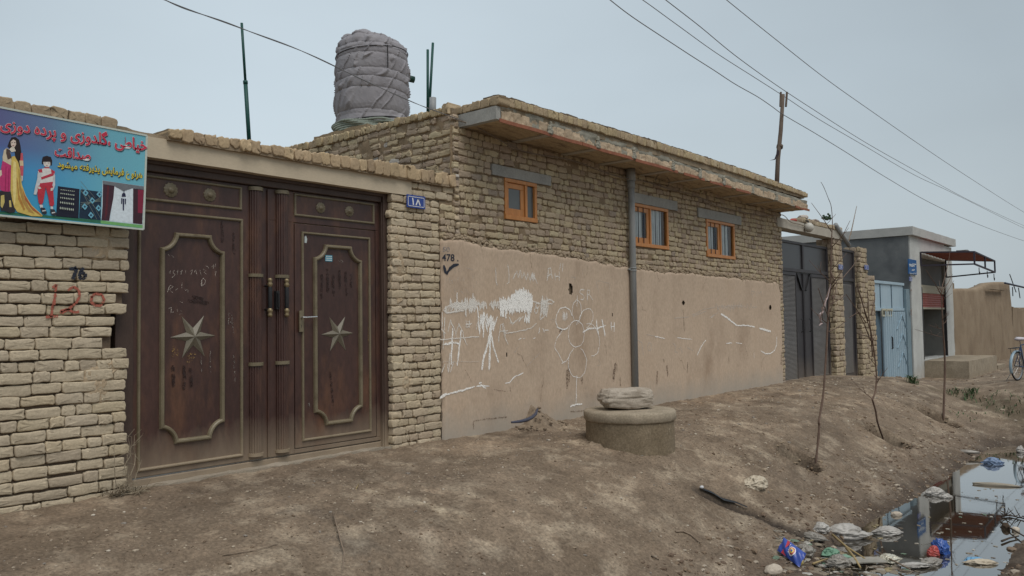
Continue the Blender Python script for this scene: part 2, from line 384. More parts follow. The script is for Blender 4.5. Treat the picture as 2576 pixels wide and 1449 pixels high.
m_bright_brass = M('rubbed_brass', (.27, .21, .12), (.22, .17, .10), 12, .4, metal=.5, fine=.1)
m_black = flat('black_iron', (.018, .018, .02), .45, .4)
m_steel = M('bright_steel', (.6, .6, .6), rough=.25, metal=.9, fine=.05)
m_chalk = M('chalk', (.92, .90, .86), rough=.95, fine=.05, alpha=(75, .33, .50))
m_chalk2 = M('rubbed_chalk', (.80, .76, .70), rough=.95, fine=.05, alpha=(90, .33, .54))
m_chalk3 = M('faint_chalk', (.66, .59, .52), rough=.95, fine=.05, alpha=(150, .40, .64))
m_ink = M('dark_stencil_paint', (.03, .035, .05), rough=.9, fine=.05, alpha=(60, .30, .45))
m_blueink = M('faded_blue_stencil', (.20, .22, .26), rough=.9, fine=.05, alpha=(60, .40, .6))
m_redp = M('red_brush_paint', (.40, .12, .085), rough=.9, fine=.1, alpha=(50, .28, .5))
m_smear_shade = M('brown_stain_and_gap_shade', (.17, .115, .08), rough=.95, fine=.1, alpha=(70, .45, .62))
m_wood = M('orange_varnished_wood', (.46, .185, .05), (.55, .24, .075), 8, .42, .1, 30, c3=(.33, .12, .035), s3=7, w3=(.55, .75), fine=.12, fscale=20, stretch=(4, 4, .5), spec=.4)
m_pane = M('frosted_pane', (.085, .095, .095), (.12, .13, .13), 2, .28, fine=.05, spec=.5)
m_curt = M('pale_curtain', (.66, .72, .72), (.78, .83, .83), 5, .9, fine=.06)
m_dark = flat('dark_opening_shade', (.02, .02, .02), .9, .1)
m_pipe = M('grey_pipe', (.25, .26, .265), (.31, .32, .32), 3, .5, .1, 30, c3=(.15, .155, .16), s3=4, w3=(.55, .75), fine=.08, stretch=(1, 1, .3))
m_fabric = M('quilted_cover', (.24, .23, .25), (.29, .28, .298), 3, .7, .10, 120, fine=.08, fscale=120)
m_rust = M('rusty_angle', (.22, .085, .05), (.30, .12, .07), 8, .85, .4, 40, fine=.2)
# ------------------------------------------------------------------ ground and water
def lin(*seg):
    o = []
    for a, b, s in seg: o += list(np.arange(a, b, s))
    return np.array(o+[seg[-1][1]])
gx = lin((-400, -60, 60), (-60, -4, 6), (-4, 1, .25), (1, 12.5, .033), (12.5, 20, .07), (20, 45, .3), (45, 90, 4), (90, 700, 60))
gy = lin((-400, -60, 60), (-60, -8, 6), (-8, .3, .3), (.3, 6.75, .033), (6.75, 9, .4), (9, 60, 6), (60, 460, 60))
GX, GY = np.meshgrid(gx, gy, indexing='ij')
GZ = ground_base(GX, GY)
fr_ = np.random.default_rng(45); DEP = np.zeros_like(GZ)
ii = np.nonzero((gx > 1) & (gx < 20))[0]; jj = np.nonzero((gy > 2.6) & (gy < 6.6))[0]; sl = (slice(ii[0], ii[-1]+1), slice(jj[0], jj[-1]+1))
for k in range(260):        # shoe prints and scuffs, mostly along the walls
    cx, cy, a = fr_.uniform(1.5, 19), fr_.uniform(3.2, 6.5), fr_.normal(0, .6); l, w, dp_ = fr_.uniform(.10, .20), fr_.uniform(.04, .10), fr_.uniform(.006, .018)
    X_, Y_ = GX[sl]-cx, GY[sl]-cy; u_ = (X_*math.cos(a)+Y_*math.sin(a))/l; v_ = (-X_*math.sin(a)+Y_*math.cos(a))/w; q = np.hypot(u_, v_)
    DEP[sl] += -dp_*sstep(1.0, .6, q)+dp_*.5*np.exp(-((q-1.2)/.2)**2)
GZ = GZ+DEP*.8
wq = np.hypot(GX-8.36, GY-5.21); GZ = GZ+(.035+.03*fb(GX*6, GY*6, 0, 46, 2))*np.exp(-((wq-.54)/.10)**2)
near = sstep(26, 16, GX)*sstep(-1.5, .3, GY)*sstep(-2, 1, GX)
under = sstep(WATER-.02, WATER+.05, GZ)
GZ = GZ + near*(.5+.5*under)*(.014*fb(GX*3.3, GY*3.3, 0, 41, 3)+.012*fb(GX*10, GY*10, 0, 42, 3)+.018*np.clip(fb(GX*21, GY*21, 0, 43, 2), -.1, .6))
clod = np.clip(fb(GX*8.5, GY*8.5, 2.0, 47, 3)-.22, 0, 1)
edge_wet = sstep(.30, .02, np.abs(GZ-WATER-.06))
GZ = GZ + near*clod*.06*(.35+.9*edge_wet)
GC = np.ones((*GX.shape, 4))
def tone(mask, f): 
    for q in range(3): GC[..., q] *= 1+(f[q]-1)*mask
tone(sstep(.20, .0, GZ-WATER), (.50, .49, .50))                    # wet margin
tone(sstep(.45, .1, GZ-WATER), (.84, .84, .86))
wob = .09*fb(GX*7, GY*7, 0, 51, 3)
def strip(px, w, f):
    P = [hit(*q)[:2] for q in px]
    tone(sstep(w, w*.3, segd(GX, GY, P)+wob)*sstep(-.3, .1, fb(GX*9, GY*9, 0, 52, 3)), f)
strip([(930, 1235), (1000, 1250), (1060, 1268), (1145, 1298)], .11, (1.55, 1.6, 1.6))
strip([(1010, 1222), (1100, 1240)], .05, (1.45, 1.45, 1.45))
strip([(1030, 1345), (1090, 1342), (1180, 1350)], .09, (1.4, 1.42, 1.45))
strip([(700, 1275), (760, 1290), (850, 1300)], .2, (.78, .80, .84))
strip([(860, 1370), (930, 1400)], .22, (.80, .83, .87))
strip([(1130, 1130), (1300, 1115), (1440, 1110)], .25, (1.22, 1.22, 1.22))
strip([(1720, 1010), (1950, 990), (2150, 1010)], .5, (1.18, 1.16, 1.14))
strip([(1810, 1090), (1900, 1080), (2020, 1060)], .35, (1.2, 1.2, 1.2))
for (cx, cy, r, d) in PITS: tone(sstep(1.05, .8, np.hypot(GX-cx, GY-cy)/r+wob*.6), (.55, .54, .53))
tone(sstep(.15, .05, segd(GX, GY, TRENCH)+wob*.45), (.30, .31, .34))
tone(sstep(.6, .1, segd(GX, GY, DITCH2)+wob), (.75, .77, .74))
blot = fb(GX*.9, GY*1.3, 0, 55, 4); tone(sstep(.05, .42, blot), (1.16, 1.155, 1.15)); tone(sstep(-.05, -.40, blot), (.86, .86, .87))
sp_ = fb(GX*6, GY*9, 0, 56, 3); tone(sstep(.18, .42, sp_)*.8, (1.22, 1.22, 1.22)); tone(sstep(-.2, -.45, sp_)*.8, (.74, .73, .73))
tone(sstep(5.9, 6.6, GY+wob*4)*sstep(20, 12, GX)*.6, (1.08, 1.06, 1.04))
mb = MB(); mb.grid(np.stack([GX, GY, GZ], -1), GC.reshape(-1, 4))
g = mb.build('ground', m_dirt, smooth=True); g['kind'] = 'structure'
def gzf(x, y):      # height of the built sheet
    i = min(max(np.searchsorted(gx, x)-1, 0), len(gx)-2); j = min(max(np.searchsorted(gy, y)-1, 0), len(gy)-2)
    a = (x-gx[i])/(gx[i+1]-gx[i]); b = (y-gy[j])/(gy[j+1]-gy[j])
    return float((GZ[i, j]*(1-a)+GZ[i+1, j]*a)*(1-b)+(GZ[i, j+1]*(1-a)+GZ[i+1, j+1]*a)*b)
mw = bpy.data.materials.new('ditch_water'); mw.use_nodes = True; t = mw.node_tree; p = t.nodes['Principled BSDF']
p.inputs['Base Color'].default_value = (.035, .028, .018, 1); p.inputs['Roughness'].default_value = .025; p.inputs['IOR'].default_value = 2.0; p.inputs['Coat Weight'].default_value = 1.0; p.inputs['Coat IOR'].default_value = 1.7; p.inputs['Coat Roughness'].default_value = .02
n = t.nodes.new('ShaderNodeTexNoise'); n.inputs['Scale'].default_value = 9; n.inputs['Detail'].default_value = 3
tcn = t.nodes.new('ShaderNodeTexCoord'); mpn = t.nodes.new('ShaderNodeMapping'); mpn.inputs['Scale'].default_value = (1, .8, 1)
lk(t, tcn.outputs['Object'], mpn.inputs[0]); lk(t, mpn.outputs[0], n.inputs[0])
b = t.nodes.new('ShaderNodeBump'); b.inputs['Strength'].default_value = .022; b.inputs['Distance'].default_value = .02
lk(t, n.outputs[0], b.inputs['Height']); lk(t, b.outputs[0], p.inputs['Normal'])
mb = MB(); mb.poly([(6.3, .6, WATER), (20.5, .6, WATER), (20.5, 3.9, WATER), (6.3, 3.9, WATER)])
o = mb.build('water', mw); o['kind'] = 'structure'
# ------------------------------------------------------------------ the wall of the first yard: brickwork, lintel beam, pier, coping
pal_left = [(6, (1, 1, 1)), (3, (.93, .93, .95)), (2, (1.06, 1.04, 1.0)), (1, (.84, .83, .85))]
wall1 = thing('boundary_wall', 'pale mud brick yard wall around the brown gate, with lintel beam and coping bricks', 'wall', (4.5, 6.7, 0))
OX, NX = (0, WALL, 0), (0, -1, 0)
UX = (1, 0, 0)
log_left = []
mb = MB()
hole_l = [(2.97, 3.2, 1.06, 1.13), (2.88, 3.2, 1.14, 1.22), (2.95, 3.2, 1.22, 1.31), (3.0, 3.2, 1.31, 1.38), (2.99, 3.2, 1.50, 1.58), (3.0, 3.2, 1.66, 1.75), (3.02, 3.2, .52, .60)]
brickwork(mb, OX, UX, NX, -1.2, 3.055, -.11, 2.86, .0885, [.235, .235, .12, .24, .20, .115, .22], .006, pal_left, 3, depth=.009, skip=hole_l, ragged=(0, .012), gv=.008, rmax=.018, log=log_left, jit=.0028)
mb.mi = 1
mortar(mb, OX, UX, NX, -1.2, 3.02, -.3, 2.86, -.040, .007, .03, 7, c=(.42, .39, .40), holes=[(2.93, 3.2, 1.05, 1.40)])
rough_box(mb, -1.2, 2.9, WALL+.045, WALL+.33, -.4, 2.85, .3, .004, c=(.7, .7, .7))
rough_box(mb, 2.9, 3.03, WALL+.2, WALL+.33, -.4, 2.85, .3, .004, c=(.5, .5, .5))
mb.mi = 0     # mortar smeared over the jamb side
mb.build('brickwork', [m_mud, m_mortar], wall1, smooth=True)
# mud smears on the brick near the jamb
def smear(mb, cu, cv, ru, rv, seed, dep=.018):
    n = 26; A, B = np.meshgrid(np.linspace(-1, 1, n), np.linspace(-1, 1, n), indexing='ij')
    q = np.hypot(A, B)+.35*fb(A*3+seed, B*3, 0, seed, 3); D = -.03+dep*1.8*sstep(1.0, .3, q)+.020*fb(A*7, B*7, 0, seed+1, 4)
    P = np.stack([cu+A*ru, WALL-D, cv+B*rv], -1); mb.grid(P, (1.22, 1.2, 1.15), False)
for i, (cu, cv, ru, rv) in enumerate([(2.86, 1.93, .17, .16), (2.80, .83, .16, .22), (2.93, .95, .09, .1), (6.02, 1.93, .12, .24), (6.1, .62, .15, .14), (5.98, 2.2, .1, .1), (6.0, 1.55, .1, .1), (6.5, 1.52, .06, .08)]):
    mb = MB(); smear(mb, cu, cv, ru, rv, 20+i); mb.build('mortar_smear', m_mortar, wall1, smooth=True)
def ink_on_bricks(mb, pts, w, log, rng, default=None):
    for a, b in zip(pts[:-1], pts[1:]):
        a, b = np.array(a), np.array(b); n = max(1, int(np.linalg.norm(b-a)/.011)); tdir = (b-a)/max(np.linalg.norm(b-a), 1e-6); q = np.array((-tdir[1], tdir[0]))
        for k in range(n):
            p0, p1 = a+(b-a)*k/n, a+(b-a)*(k+1)/n; m_ = (p0+p1)/2
            for (u0, u1, v0, v1, d) in log:
                if u0-.005 < m_[0] < u1+.005 and v0-.006 < m_[1] < v1+.006:
                    y = WALL-d-.007; ww = w/2*rng.uniform(.75, 1.15)
                    mb.poly([(*(p0+q*ww)[:1], y, (p0+q*ww)[1]), ((p1+q*ww)[0], y, (p1+q*ww)[1]), ((p1-q*ww)[0], y, (p1-q*ww)[1]), ((p0-q*ww)[0], y, (p0-q*ww)[1])]); break
def PX(lst, f): return [f(*q) for q in lst]
def Zr4(x, y): return onY(x/1.1146*.6289, (850+y/1.1146)*.6289, WALL)
mb = MB()
for st in ([(232, 335), (250, 322), (240, 380), (228, 466)], [(205, 466), (255, 462)], [(300, 348), (325, 330), (348, 345), (352, 375), (335, 405), (305, 432), (275, 448), (270, 440), (300, 430), (330, 446), (352, 442)],
           [(412, 372), (405, 395), (420, 415), (448, 415), (465, 392), (455, 366), (425, 362), (405, 378)]):
    ink_on_bricks(mb, PX(st, Zr4), .020, log_left, rng0)
mb.build('painted_number', m_redp, wall1)
mb = MB()
for st in ([(308, 252), (340, 248), (322, 298)], [(372, 247), (356, 262), (352, 285), (364, 297), (378, 288), (378, 272), (362, 268)]):
    ink_on_bricks(mb, PX(st, Zr4), .028, log_left, rng0)
mb.build('stencil_number', m_ink, wall1)
# coping left: seven big rounded bricks laid across
mb = MB(); r = np.random.default_rng(9)
u = 2.955
while u > -1.2:
    w = r.uniform(.115, .135)
    brick(mb, (0, WALL-.035, 0), UX, NX, u-w, u-.004, 2.862, 2.965+r.normal(0, .006), r.normal(0, .006), pick(r, [(3, (.78, .72, .66)), (1, (.68, .62, .58))]), r, jit=.004, rmax=.03, back=.33)
    u -= w
mb.mi = 1; rough_box(mb, 2.93, 3.4, WALL-.01, WALL+.3, 2.86, 2.90, .05, .02, c=(.9, .9, .9), seed=4)
mb.build('coping', [m_mud, m_mortar], wall1, smooth=True)
mb = MB(); rough_box(mb, 3.02, 6.19, WALL-.012, WALL+.2, 2.69, 2.862, .07, .004, 4, seed=2)
mb.build('lintel_beam', m_beam, wall1, smooth=False, bevel=.008)
mb = MB(); u = 3.36
while u < 6.85:
    w = r.uniform(.10, .128)
    brick(mb, (0, WALL-.06, 0), UX, NX, u, u+w-.003, 2.866+r.normal(0, .004), 2.985+r.normal(0, .008)+.02*math.sin(u*1.3), r.normal(0, .008), pick(r, [(3, (.86, .77, .68)), (2, (.95, .86, .74)), (1, (.70, .62, .56))]), r, jit=.005, rmax=.036, back=.3)
    u += w
mb.mi = 1; rough_box(mb, 3.36, 6.82, WALL-.045, WALL+.24, 2.855, 2.95, .08, .006, c=(.8, .78, .75), seed=8)
mb.build('coping', [m_mud, m_mortar], wall1, smooth=True)
pal_pier = [(5, (1, .98, .95)), (3, (.92, .9, .9)), (1, (.82, .78, .78))]
mb = MB(); log_pier = []
brickwork(mb, OX, UX, NX, 5.90, 6.635, -.12, 2.69, .0875, [.22, .22, .11, .13], .008, pal_pier, 14, depth=.010, ragged=(.012, .004), gv=.010, rmax=.022, log=log_pier, jit=.004, wave=.004)
brickwork(mb, OX, UX, NX, 6.20, 6.86, 2.69, 2.865, .0875, [.2, .11], .009, pal_pier, 15, depth=.010)
# the reveal of the pier, seen at the gate
brickwork(mb, (5.905, WALL, 0), (0, 1, 0), (-1, 0, 0), 0, .11, -.12, 2.69, .0875, [.12, .11], .008, pal_pier, 16, depth=.008, gv=.010)
mb.mi = 1
mortar(mb, OX, UX, NX, 5.93, 6.66, -.3, 2.69, -.028, .008, .03, 17, c=(.68, .66, .64)); mortar(mb, OX, UX, NX, 6.15, 6.9, 2.69, 2.9, -.02, .006, .03, 18)
rough_box(mb, 5.93, 6.64, WALL+.04, WALL+.3, -.4, 2.685, .3, .003, c=(.7, .7, .7))
mb.build('pier', [m_mud, m_mortar], wall1, smooth=True)
# ------------------------------------------------------------------ the big brown gate
GY_ = 6.80
gate = thing('metal_gate', 'big dark brown double metal gate with brass mouldings, raised stars and fluted half columns', 'gate', (4.5, GY_, 0))
def zg(x, y): return onY((500+x/1.8115)*.6289, (600+y/1.8115)*.6289, GY_)
mb = MB()
mb.box(3.0, 3.15, GY_-.035, GY_+.06, -.08, 2.75); mb.box(5.85, 5.965, GY_-.075, GY_+.06, -.08, 2.75); mb.box(3.15, 5.85, GY_-.05, GY_+.06, 2.595, 2.75)
mb.box(3.15, 5.85, GY_-.02, GY_+.06, -.10, .0)
mb.bar((5.855, GY_-.02, -.06), (5.855, GY_-.02, 2.6), .03, .07); mb.box(3.15, 5.85, GY_-.075, GY_-.05, 2.655, 2.72)
mb.build('gate_frame', m_frame, gate, bevel=.008)
mb = MB(); rough_box(mb, 3.06, 5.93, GY_-.12, GY_-.022, -.2, -.05, .06, .012, seed=12); mb.build('threshold', M('dusty_concrete', (.27, .23, .18), (.34, .29, .23), 4, .95, .5, 30, fine=.2), gate)
def ring_mold(mb, pts, w, y0, y1):
    P = np.array(pts, float); n = len(P); area = np.sum(P[:, 0]*np.roll(P[:, 1], -1)-np.roll(P[:, 0], -1)*P[:, 1]); P = P if area > 0 else P[::-1]
    T = np.roll(P, -1, 0)-P; T /= np.linalg.norm(T, axis=1)[:, None]; Nn = np.stack([-T[:, 1], T[:, 0]], 1)
    Np = np.roll(Nn, 1, 0); B = Nn+Np; B /= np.maximum((B*Nn).sum(1), .35)[:, None]
    V = []
    for ins, y in ((0, y0), (w*.12, y1+.3*(y0-y1)), (w*.35, y1), (w*.65, y1), (w*.88, y1+.3*(y0-y1)), (w, y0)):
        Q = P+B*ins; V.append(np.stack([Q[:, 0], np.full(n, y), Q[:, 1]], 1))
    Fs = [(a*n+i, a*n+(i+1) % n, (a+1)*n+(i+1) % n, (a+1)*n+i) for a in range(5) for i in range(n)]
    mb.add(np.concatenate(V), Fs)
def rect(x0, x1, z0, z1): return [(x0, z0), (x1, z0), (x1, z1), (x0, z1)]
def scooped(x0, x1, z0, z1, rx, rz):
    P = []
    for k in range(4):
        for q in range(0, 91, 10):
            c, s_ = math.cos(R_(q)), math.sin(R_(q))
            P.append([(x1-rx*c, z0+rz*s_), (x1-rx*s_, z1-rz*c), (x0+rx*c, z1-rz*s_), (x0+rx*s_, z0+rz*c)][k])
    return P
def star(parent, cx, cz, R):
    mb = MB(); V = [(cx, GY_-.048, cz)]
    for k in range(12):
        rr = R if k % 2 == 0 else R*.36; a = R_(30*k+1)
        V.append((cx+rr*math.cos(a), GY_-.014, cz+rr*math.sin(a)))
    mb.add(V, [(0, 1+(k+1) % 12, 1+k) for k in range(12)]); return mb.build('star', m_star, parent)
def rosette(parent, cx, cz, R):
    mb = MB(); n = 48; V = []
    for rr, y in ((1.0, -.010), (.93, -.022), (.72, -.016), (.66, -.024), (.5, -.017), (.44, -.028), (.3, -.034), (.12, -.038)):
        for k in range(n):
            q = rr*(1+.05*(1 if (k//2) % 2 else -1)*(rr > .7)); V.append((cx+R*q*math.cos(2*math.pi*k/n), GY_+y, cz+R*q*math.sin(2*math.pi*k/n)))
    V.append((cx, GY_-.039, cz)); Fs = [(a*n+k, a*n+(k+1) % n, (a+1)*n+(k+1) % n, (a+1)*n+k) for a in range(7) for k in range(n)]+[(7*n+k, 7*n+(k+1) % n, 8*n) for k in range(n)]
    mb.add(V, Fs); return mb.build('rosette', m_brass, parent, smooth=True)
def half_column(parent, cx, bands):
    mb = MB(); prof = []
    for k in range(0, 57):
        a = math.pi*k/56; fl = abs(math.sin(a*7)); rr = .066*(.86+.14*fl**.6); prof.append((cx-rr*math.cos(a), GY_-.012-rr*.78*math.sin(a)))
    P = np.array([[(x, y, z) for (x, y) in prof] for z in (.06, 2.55)]); mb.grid(P, None, True)
    mb.mi = 1
    for z, hgt in bands:
        pr = [(cx-.076*math.cos(math.pi*k/20), GY_-.012-.064*math.sin(math.pi*k/20)) for k in range(21)]
        P = np.array([[(x, y, zz) for (x, y) in pr] for zz in (z-hgt/2, z+hgt/2)]); mb.grid(P, None, True)
        for zz in (z-hgt/2, z+hgt/2): mb.poly([(x, y, zz) for x, y in pr])
    mb.build('half_column', [m_door, m_brass], parent)
def pull(parent, cx):
    mb = MB(); y = GY_-.095
    pr = [(0, 1.345), (.014, 1.347), (.024, 1.36), (.022, 1.375), (.017, 1.385), (.025, 1.40), (.026, 1.412), (.016, 1.43)]
    mb.lathe(pr, cx, y, 18); mb.lathe([(r_, 3.065-z) for r_, z in pr][::-1], cx, y, 18)
    mb.mi = 1; mb.lathe([(.016, 1.43), (.020, 1.45), (.020, 1.615), (.016, 1.635)], cx, y, 18)
    mb.tube([(cx, GY_-.01, 1.42), (cx, y, 1.42)], .009, 8); mb.tube([(cx, GY_-.01, 1.645), (cx, y, 1.645)], .009, 8)
    mb.build('pull_handle', [m_bright_brass, m_black], parent, smooth=True)
def gchalk(parent, strokes, w, mat, f=zg, yy=GY_-.0135, name='chalk_scribble'):
    mb = MB(); rr = np.random.default_rng(len(strokes))
    for s in strokes: ribbon(mb, PX(s, f), w, lambda x, z: np.full_like(x, yy), rng=rr, wob=.002, sub=.02)
    mb.build(name, mat, parent)
# left leaf
mb = MB(); mb.box(3.152, 4.452, GY_-.012, GY_+.04, .015, 2.592); mb.box(4.435, 4.452, GY_-.03, GY_-.012, .02, 2.58)
leafL = mb.build('door_leaf', m_door, gate, bevel=.004); leafL['label'] = 'left leaf with the larger panel'
mb = MB(); ring_mold(mb, rect(3.20, 4.168, 2.346, 2.570), .026, GY_-.012, GY_-.03); ring_mold(mb, rect(3.19, 4.178, .062, 2.268), .028, GY_-.012, GY_-.032)
mb.build('border_moulding', m_brass, leafL)
mb = MB(); ring_mold(mb, scooped(3.382, 3.988, .256, 2.092, .13, .14), .042, GY_-.012, GY_-.045); mb.build('panel_moulding', m_brass, leafL)
star(leafL, 3.688, 1.18, .212); rosette(leafL, 3.478, 2.46, .064); rosette(leafL, 3.845, 2.458, .060)
half_column(leafL, 4.312, [(2.565, .035), (1.742, .03), (.907, .032), (.062, .03)]); pull(leafL, 4.416)
gchalk(leafL, [[(310, 890), (325, 870), (318, 900)], [(335, 880), (352, 872), (342, 892), (355, 905), (335, 925)], [(368, 885), (380, 870), (372, 905)], [(392, 885), (408, 870), (398, 905)], [(432, 870), (430, 895)],
   [(468, 880), (482, 868), (470, 905)], [(495, 885), (508, 868), (512, 905)], [(535, 868), (545, 905)], [(560, 868), (580, 875), (565, 888), (585, 900)], [(640, 885), (655, 880), (645, 900), (652, 915)],
   [(300, 1030), (320, 980), (345, 990), (318, 1010), (340, 1035)], [(355, 1020), (375, 1005)], [(400, 985), (410, 965), (402, 1000)], [(425, 1000), (432, 1020), (448, 1010), (450, 1035)],
   [(580, 840), (600, 850), (598, 860)], [(620, 845), (640, 842)], [(632, 830), (630, 862)], [(648, 822), (648, 850)], [(305, 755), (318, 765)], [(330, 765), (345, 775)], [(390, 1100), (410, 1110)],
   [(310, 1150), (330, 1140), (325, 1180), (345, 1170)], [(370, 1150), (372, 1170)], [(395, 1170), (410, 1165)], [(390, 1190), (405, 1185)]], .0055, m_chalk3)
gchalk(leafL, [[(545, 985), (545, 950), (560, 930), (575, 945), (570, 970), (550, 985)], [(548, 990), (550, 940), (566, 930)]], .006, m_chalk3)
m_ochre = M('scraped_ochre', (.38, .24, .09), rough=.9, fine=.2, alpha=(60, .5, .66))
gchalk(leafL, [[(340, 1410), (342, 1500)], [(352, 1420), (350, 1495)], [(372, 1440), (372, 1500)], [(440, 1500), (470, 1480), (510, 1475)], [(450, 1515), (500, 1500)], [(445, 1535), (480, 1520)], [(455, 1490), (460, 1540)]], .018, m_ochre, name='paint_scrape')
m_scr = M('pale_scratch', (.30, .27, .24), rough=.9, fine=.2, alpha=(80, .5, .65))
gchalk(leafL, [[(745, 1180), (742, 1260)], [(765, 1180), (780, 1330)], [(755, 1240), (775, 1290)], [(610, 1450), (612, 1610)], [(545, 1500), (548, 1610)], [(780, 1480), (790, 1680)]], .012, m_scr, name='paint_scrape')
# right leaf with its wicket door
mb = MB(); mb.box(4.458, 5.848, GY_-.012, GY_+.04, 2.285, 2.592); mb.box(4.458, 4.742, GY_-.012, GY_+.04, .012, 2.285); mb.box(4.742, 5.848, GY_-.012, GY_+.04, .012, .052); mb.box(5.79, 5.848, GY_-.012, GY_+.04, .052, 2.285)
leafR = mb.build('door_leaf', m_door, gate, bevel=.004); leafR['label'] = 'right leaf that holds the wicket door'
mb = MB(); ring_mold(mb, rect(4.742, 5.772, 2.348, 2.578), .026, GY_-.012, GY_-.03); mb.build('border_moulding', m_brass, leafR)
rosette(leafR, 5.064, 2.462, .055); rosette(leafR, 5.432, 2.461, .055)
half_column(leafR, 4.602, [(2.565, .035), (1.742, .03), (.907, .032), (.062, .03)]); pull(leafR, 4.602)
mb = MB(); mb.box(4.512, 4.545, GY_-.06, GY_-.012, 1.42, 1.60); mb.tube([(4.53, GY_-.07, 1.44), (4.53, GY_-.07, 1.58)], .010, 8); mb.build('bolt', m_black, leafR, bevel=.003)
mb = MB(); mb.box(4.752, 5.782, GY_-.012, GY_+.03, .060, 2.278)
wick = mb.build('wicket_door', m_door, gate, bevel=.005)
mb = MB(); ring_mold(mb, rect(4.828, 5.71, .118, 2.202), .026, GY_-.012, GY_-.03); mb.build('border_moulding', m_brass, wick)
mb = MB(); ring_mold(mb, scooped(4.968, 5.587, .245, 2.09, .135, .14), .042, GY_-.012, GY_-.045); mb.build('panel_moulding', m_brass, wick)
star(wick, 5.27, 1.172, .205)
mb = MB(); mb.box(4.785, 4.828, GY_-.042, GY_-.028, 1.2, 1.41); mb.mi = 1; mb.tube([(4.806, GY_-.04, 1.343), (4.806, GY_-.075, 1.343), (4.835, GY_-.082, 1.342), (4.965, GY_-.082, 1.348)], .0095, 8)
mb.mi = 2; mb.box(4.803, 4.809, GY_-.0435, GY_-.0405, 1.245, 1.27)
mb.build('door_handle', [m_brass, m_steel, m_black], wick, bevel=.003)
mb = MB(); mb.box(5.118, 5.208, GY_-.0145, GY_-.0122, 1.918, 1.982); mb.mi = 1
for i in range(3):
    for j in range(5): mb.box(5.125+.016*j, 5.137+.016*j, GY_-.0155, GY_-.0146, 1.924+.02*i, 1.934+.02*i)
mb.build('sticker', [flat('turquoise_sticker', (.06, .27, .37), .5), flat('sticker_print', (.6, .68, .7), .5)], wick)
mb = MB(); mb.poly([(4.868, GY_-.0135, 2.09), (4.893, GY_-.0135, 2.09), (4.9, GY_-.0135, 2.13), (4.885, GY_-.0135, 2.165), (4.868, GY_-.0135, 2.15)]); mb.build('torn_label', flat('torn_paper', (.45, .5, .5), .7), wick)
gchalk(wick, [[(1535, 805), (1560, 800), (1575, 812), (1550, 820)], [(1320, 1850), (1325, 1830), (1330, 1870)]], .02, m_scr, name='paint_scrape')
gchalk(wick, [[(1752, 1280), (1755, 1390)], [(1758, 1300), (1757, 1370)]], .014, m_ochre, name='paint_scrape')
m_streak = M('dark_rub', (.035, .02, .018), rough=.5, fine=.2, alpha=(30, .4, .62))
gchalk(wick, [[(1420, 900), (1418, 1080)], [(1460, 860), (1462, 1030)], [(1500, 900), (1505, 1060)], [(1548, 870), (1550, 1010)], [(1590, 880), (1600, 1060)], [(1630, 900), (1632, 1000)], [(1480, 1600), (1500, 1850)]], .03, m_streak, name='dark_streak')
gchalk(leafL, [[(695, 520), (700, 670)], [(480, 1060), (560, 1080)], [(450, 1090), (600, 1110)], [(340, 1560), (345, 1720)], [(420, 1560), (425, 1740)], [(470, 1580), (475, 1720)], [(780, 600), (785, 760)]], .03, m_streak, name='dark_streak')
# ------------------------------------------------------------------ shop banner on the left wall
BY = 6.515
bl = onY(0, 542, BY); br = onY(360.5, 577, BY); tr = onY(369, 341, BY); tl = onY(0, 270, BY)
ban = thing('banner', 'printed blue shop banner with red lettering hung on the left brick wall beside the gate', 'banner', (2.6, BY, 2.1))
def zb(x, y): return onY(x/2.635*.6289, (400+y/2.635)*.6289, BY)
ex = 1.95
def ext(a, b): k = (ex-a[0])/(b[0]-a[0]); return (ex, a[1]+(b[1]-a[1])*k)
bl2, tl2 = ext(bl, br), ext(tl, tr)
mbn = bpy.data.materials.new('banner_print'); mbn.use_nodes = True; t = mbn.node_tree; p = t.nodes['Principled BSDF']; p.inputs['Roughness'].default_value = .45
tcn = t.nodes.new('ShaderNodeTexCoord'); spn = t.nodes.new('ShaderNodeSeparateXYZ'); lk(t, tcn.outputs['Object'], spn.inputs[0])
def rampn(src, lo, hi, els):
    q = t.nodes.new('ShaderNodeMapRange'); lk(t, src, q.inputs[0]); q.inputs[1].default_value = lo; q.inputs[2].default_value = hi
    r_ = t.nodes.new('ShaderNodeValToRGB'); lk(t, q.outputs[0], r_.inputs[0]); E = r_.color_ramp.elements
    for i, (po, c) in enumerate(els):
        if i < 2: E[i].position = po; E[i].color = (*c, 1)
        else: k = E.new(po); k.color = (*c, 1)
    return r_.outputs[0]
vert = rampn(spn.outputs[2], -.49, .60, [(0, (.012, .06, .06)), (1, (.10, .09, .25)), (.10, (.03, .22, .23)), (.17, (.25, .50, .52)), (.26, (.01, .28, .40)), (.50, (.005, .28, .54)), (.75, (.03, .24, .54)), (.9, (.08, .10, .30))])
horz = rampn(spn.outputs[0], -.65, .55, [(0, (0, 0, 0)), (1, (1, 1, 1)), (.35, (.25, .25, .25)), (.7, (.85, .85, .85))])
mxn = t.nodes.new('ShaderNodeMixRGB'); mxn.inputs[2].default_value = (.15, .45, .55, 1); lk(t, horz, mxn.inputs[0]); lk(t, vert, mxn.inputs[1]); lk(t, mxn.outputs[0], p.inputs['Base Color'])
mb = MB()
n = 24; P = np.zeros((n, 12, 3)); Pb = np.zeros((n, 12, 3))
for i in range(n):
    for j in range(12):
        a, b_ = i/(n-1), j/11
        x = (bl2[0]*(1-a)+br[0]*a)*(1-b_)+(tl2[0]*(1-a)+tr[0]*a)*b_; z = (bl2[1]*(1-a)+br[1]*a)*(1-b_)+(tl2[1]*(1-a)+tr[1]*a)*b_
        P[i, j] = (x, BY, z); Pb[i, j] = (x, BY+.012, z)
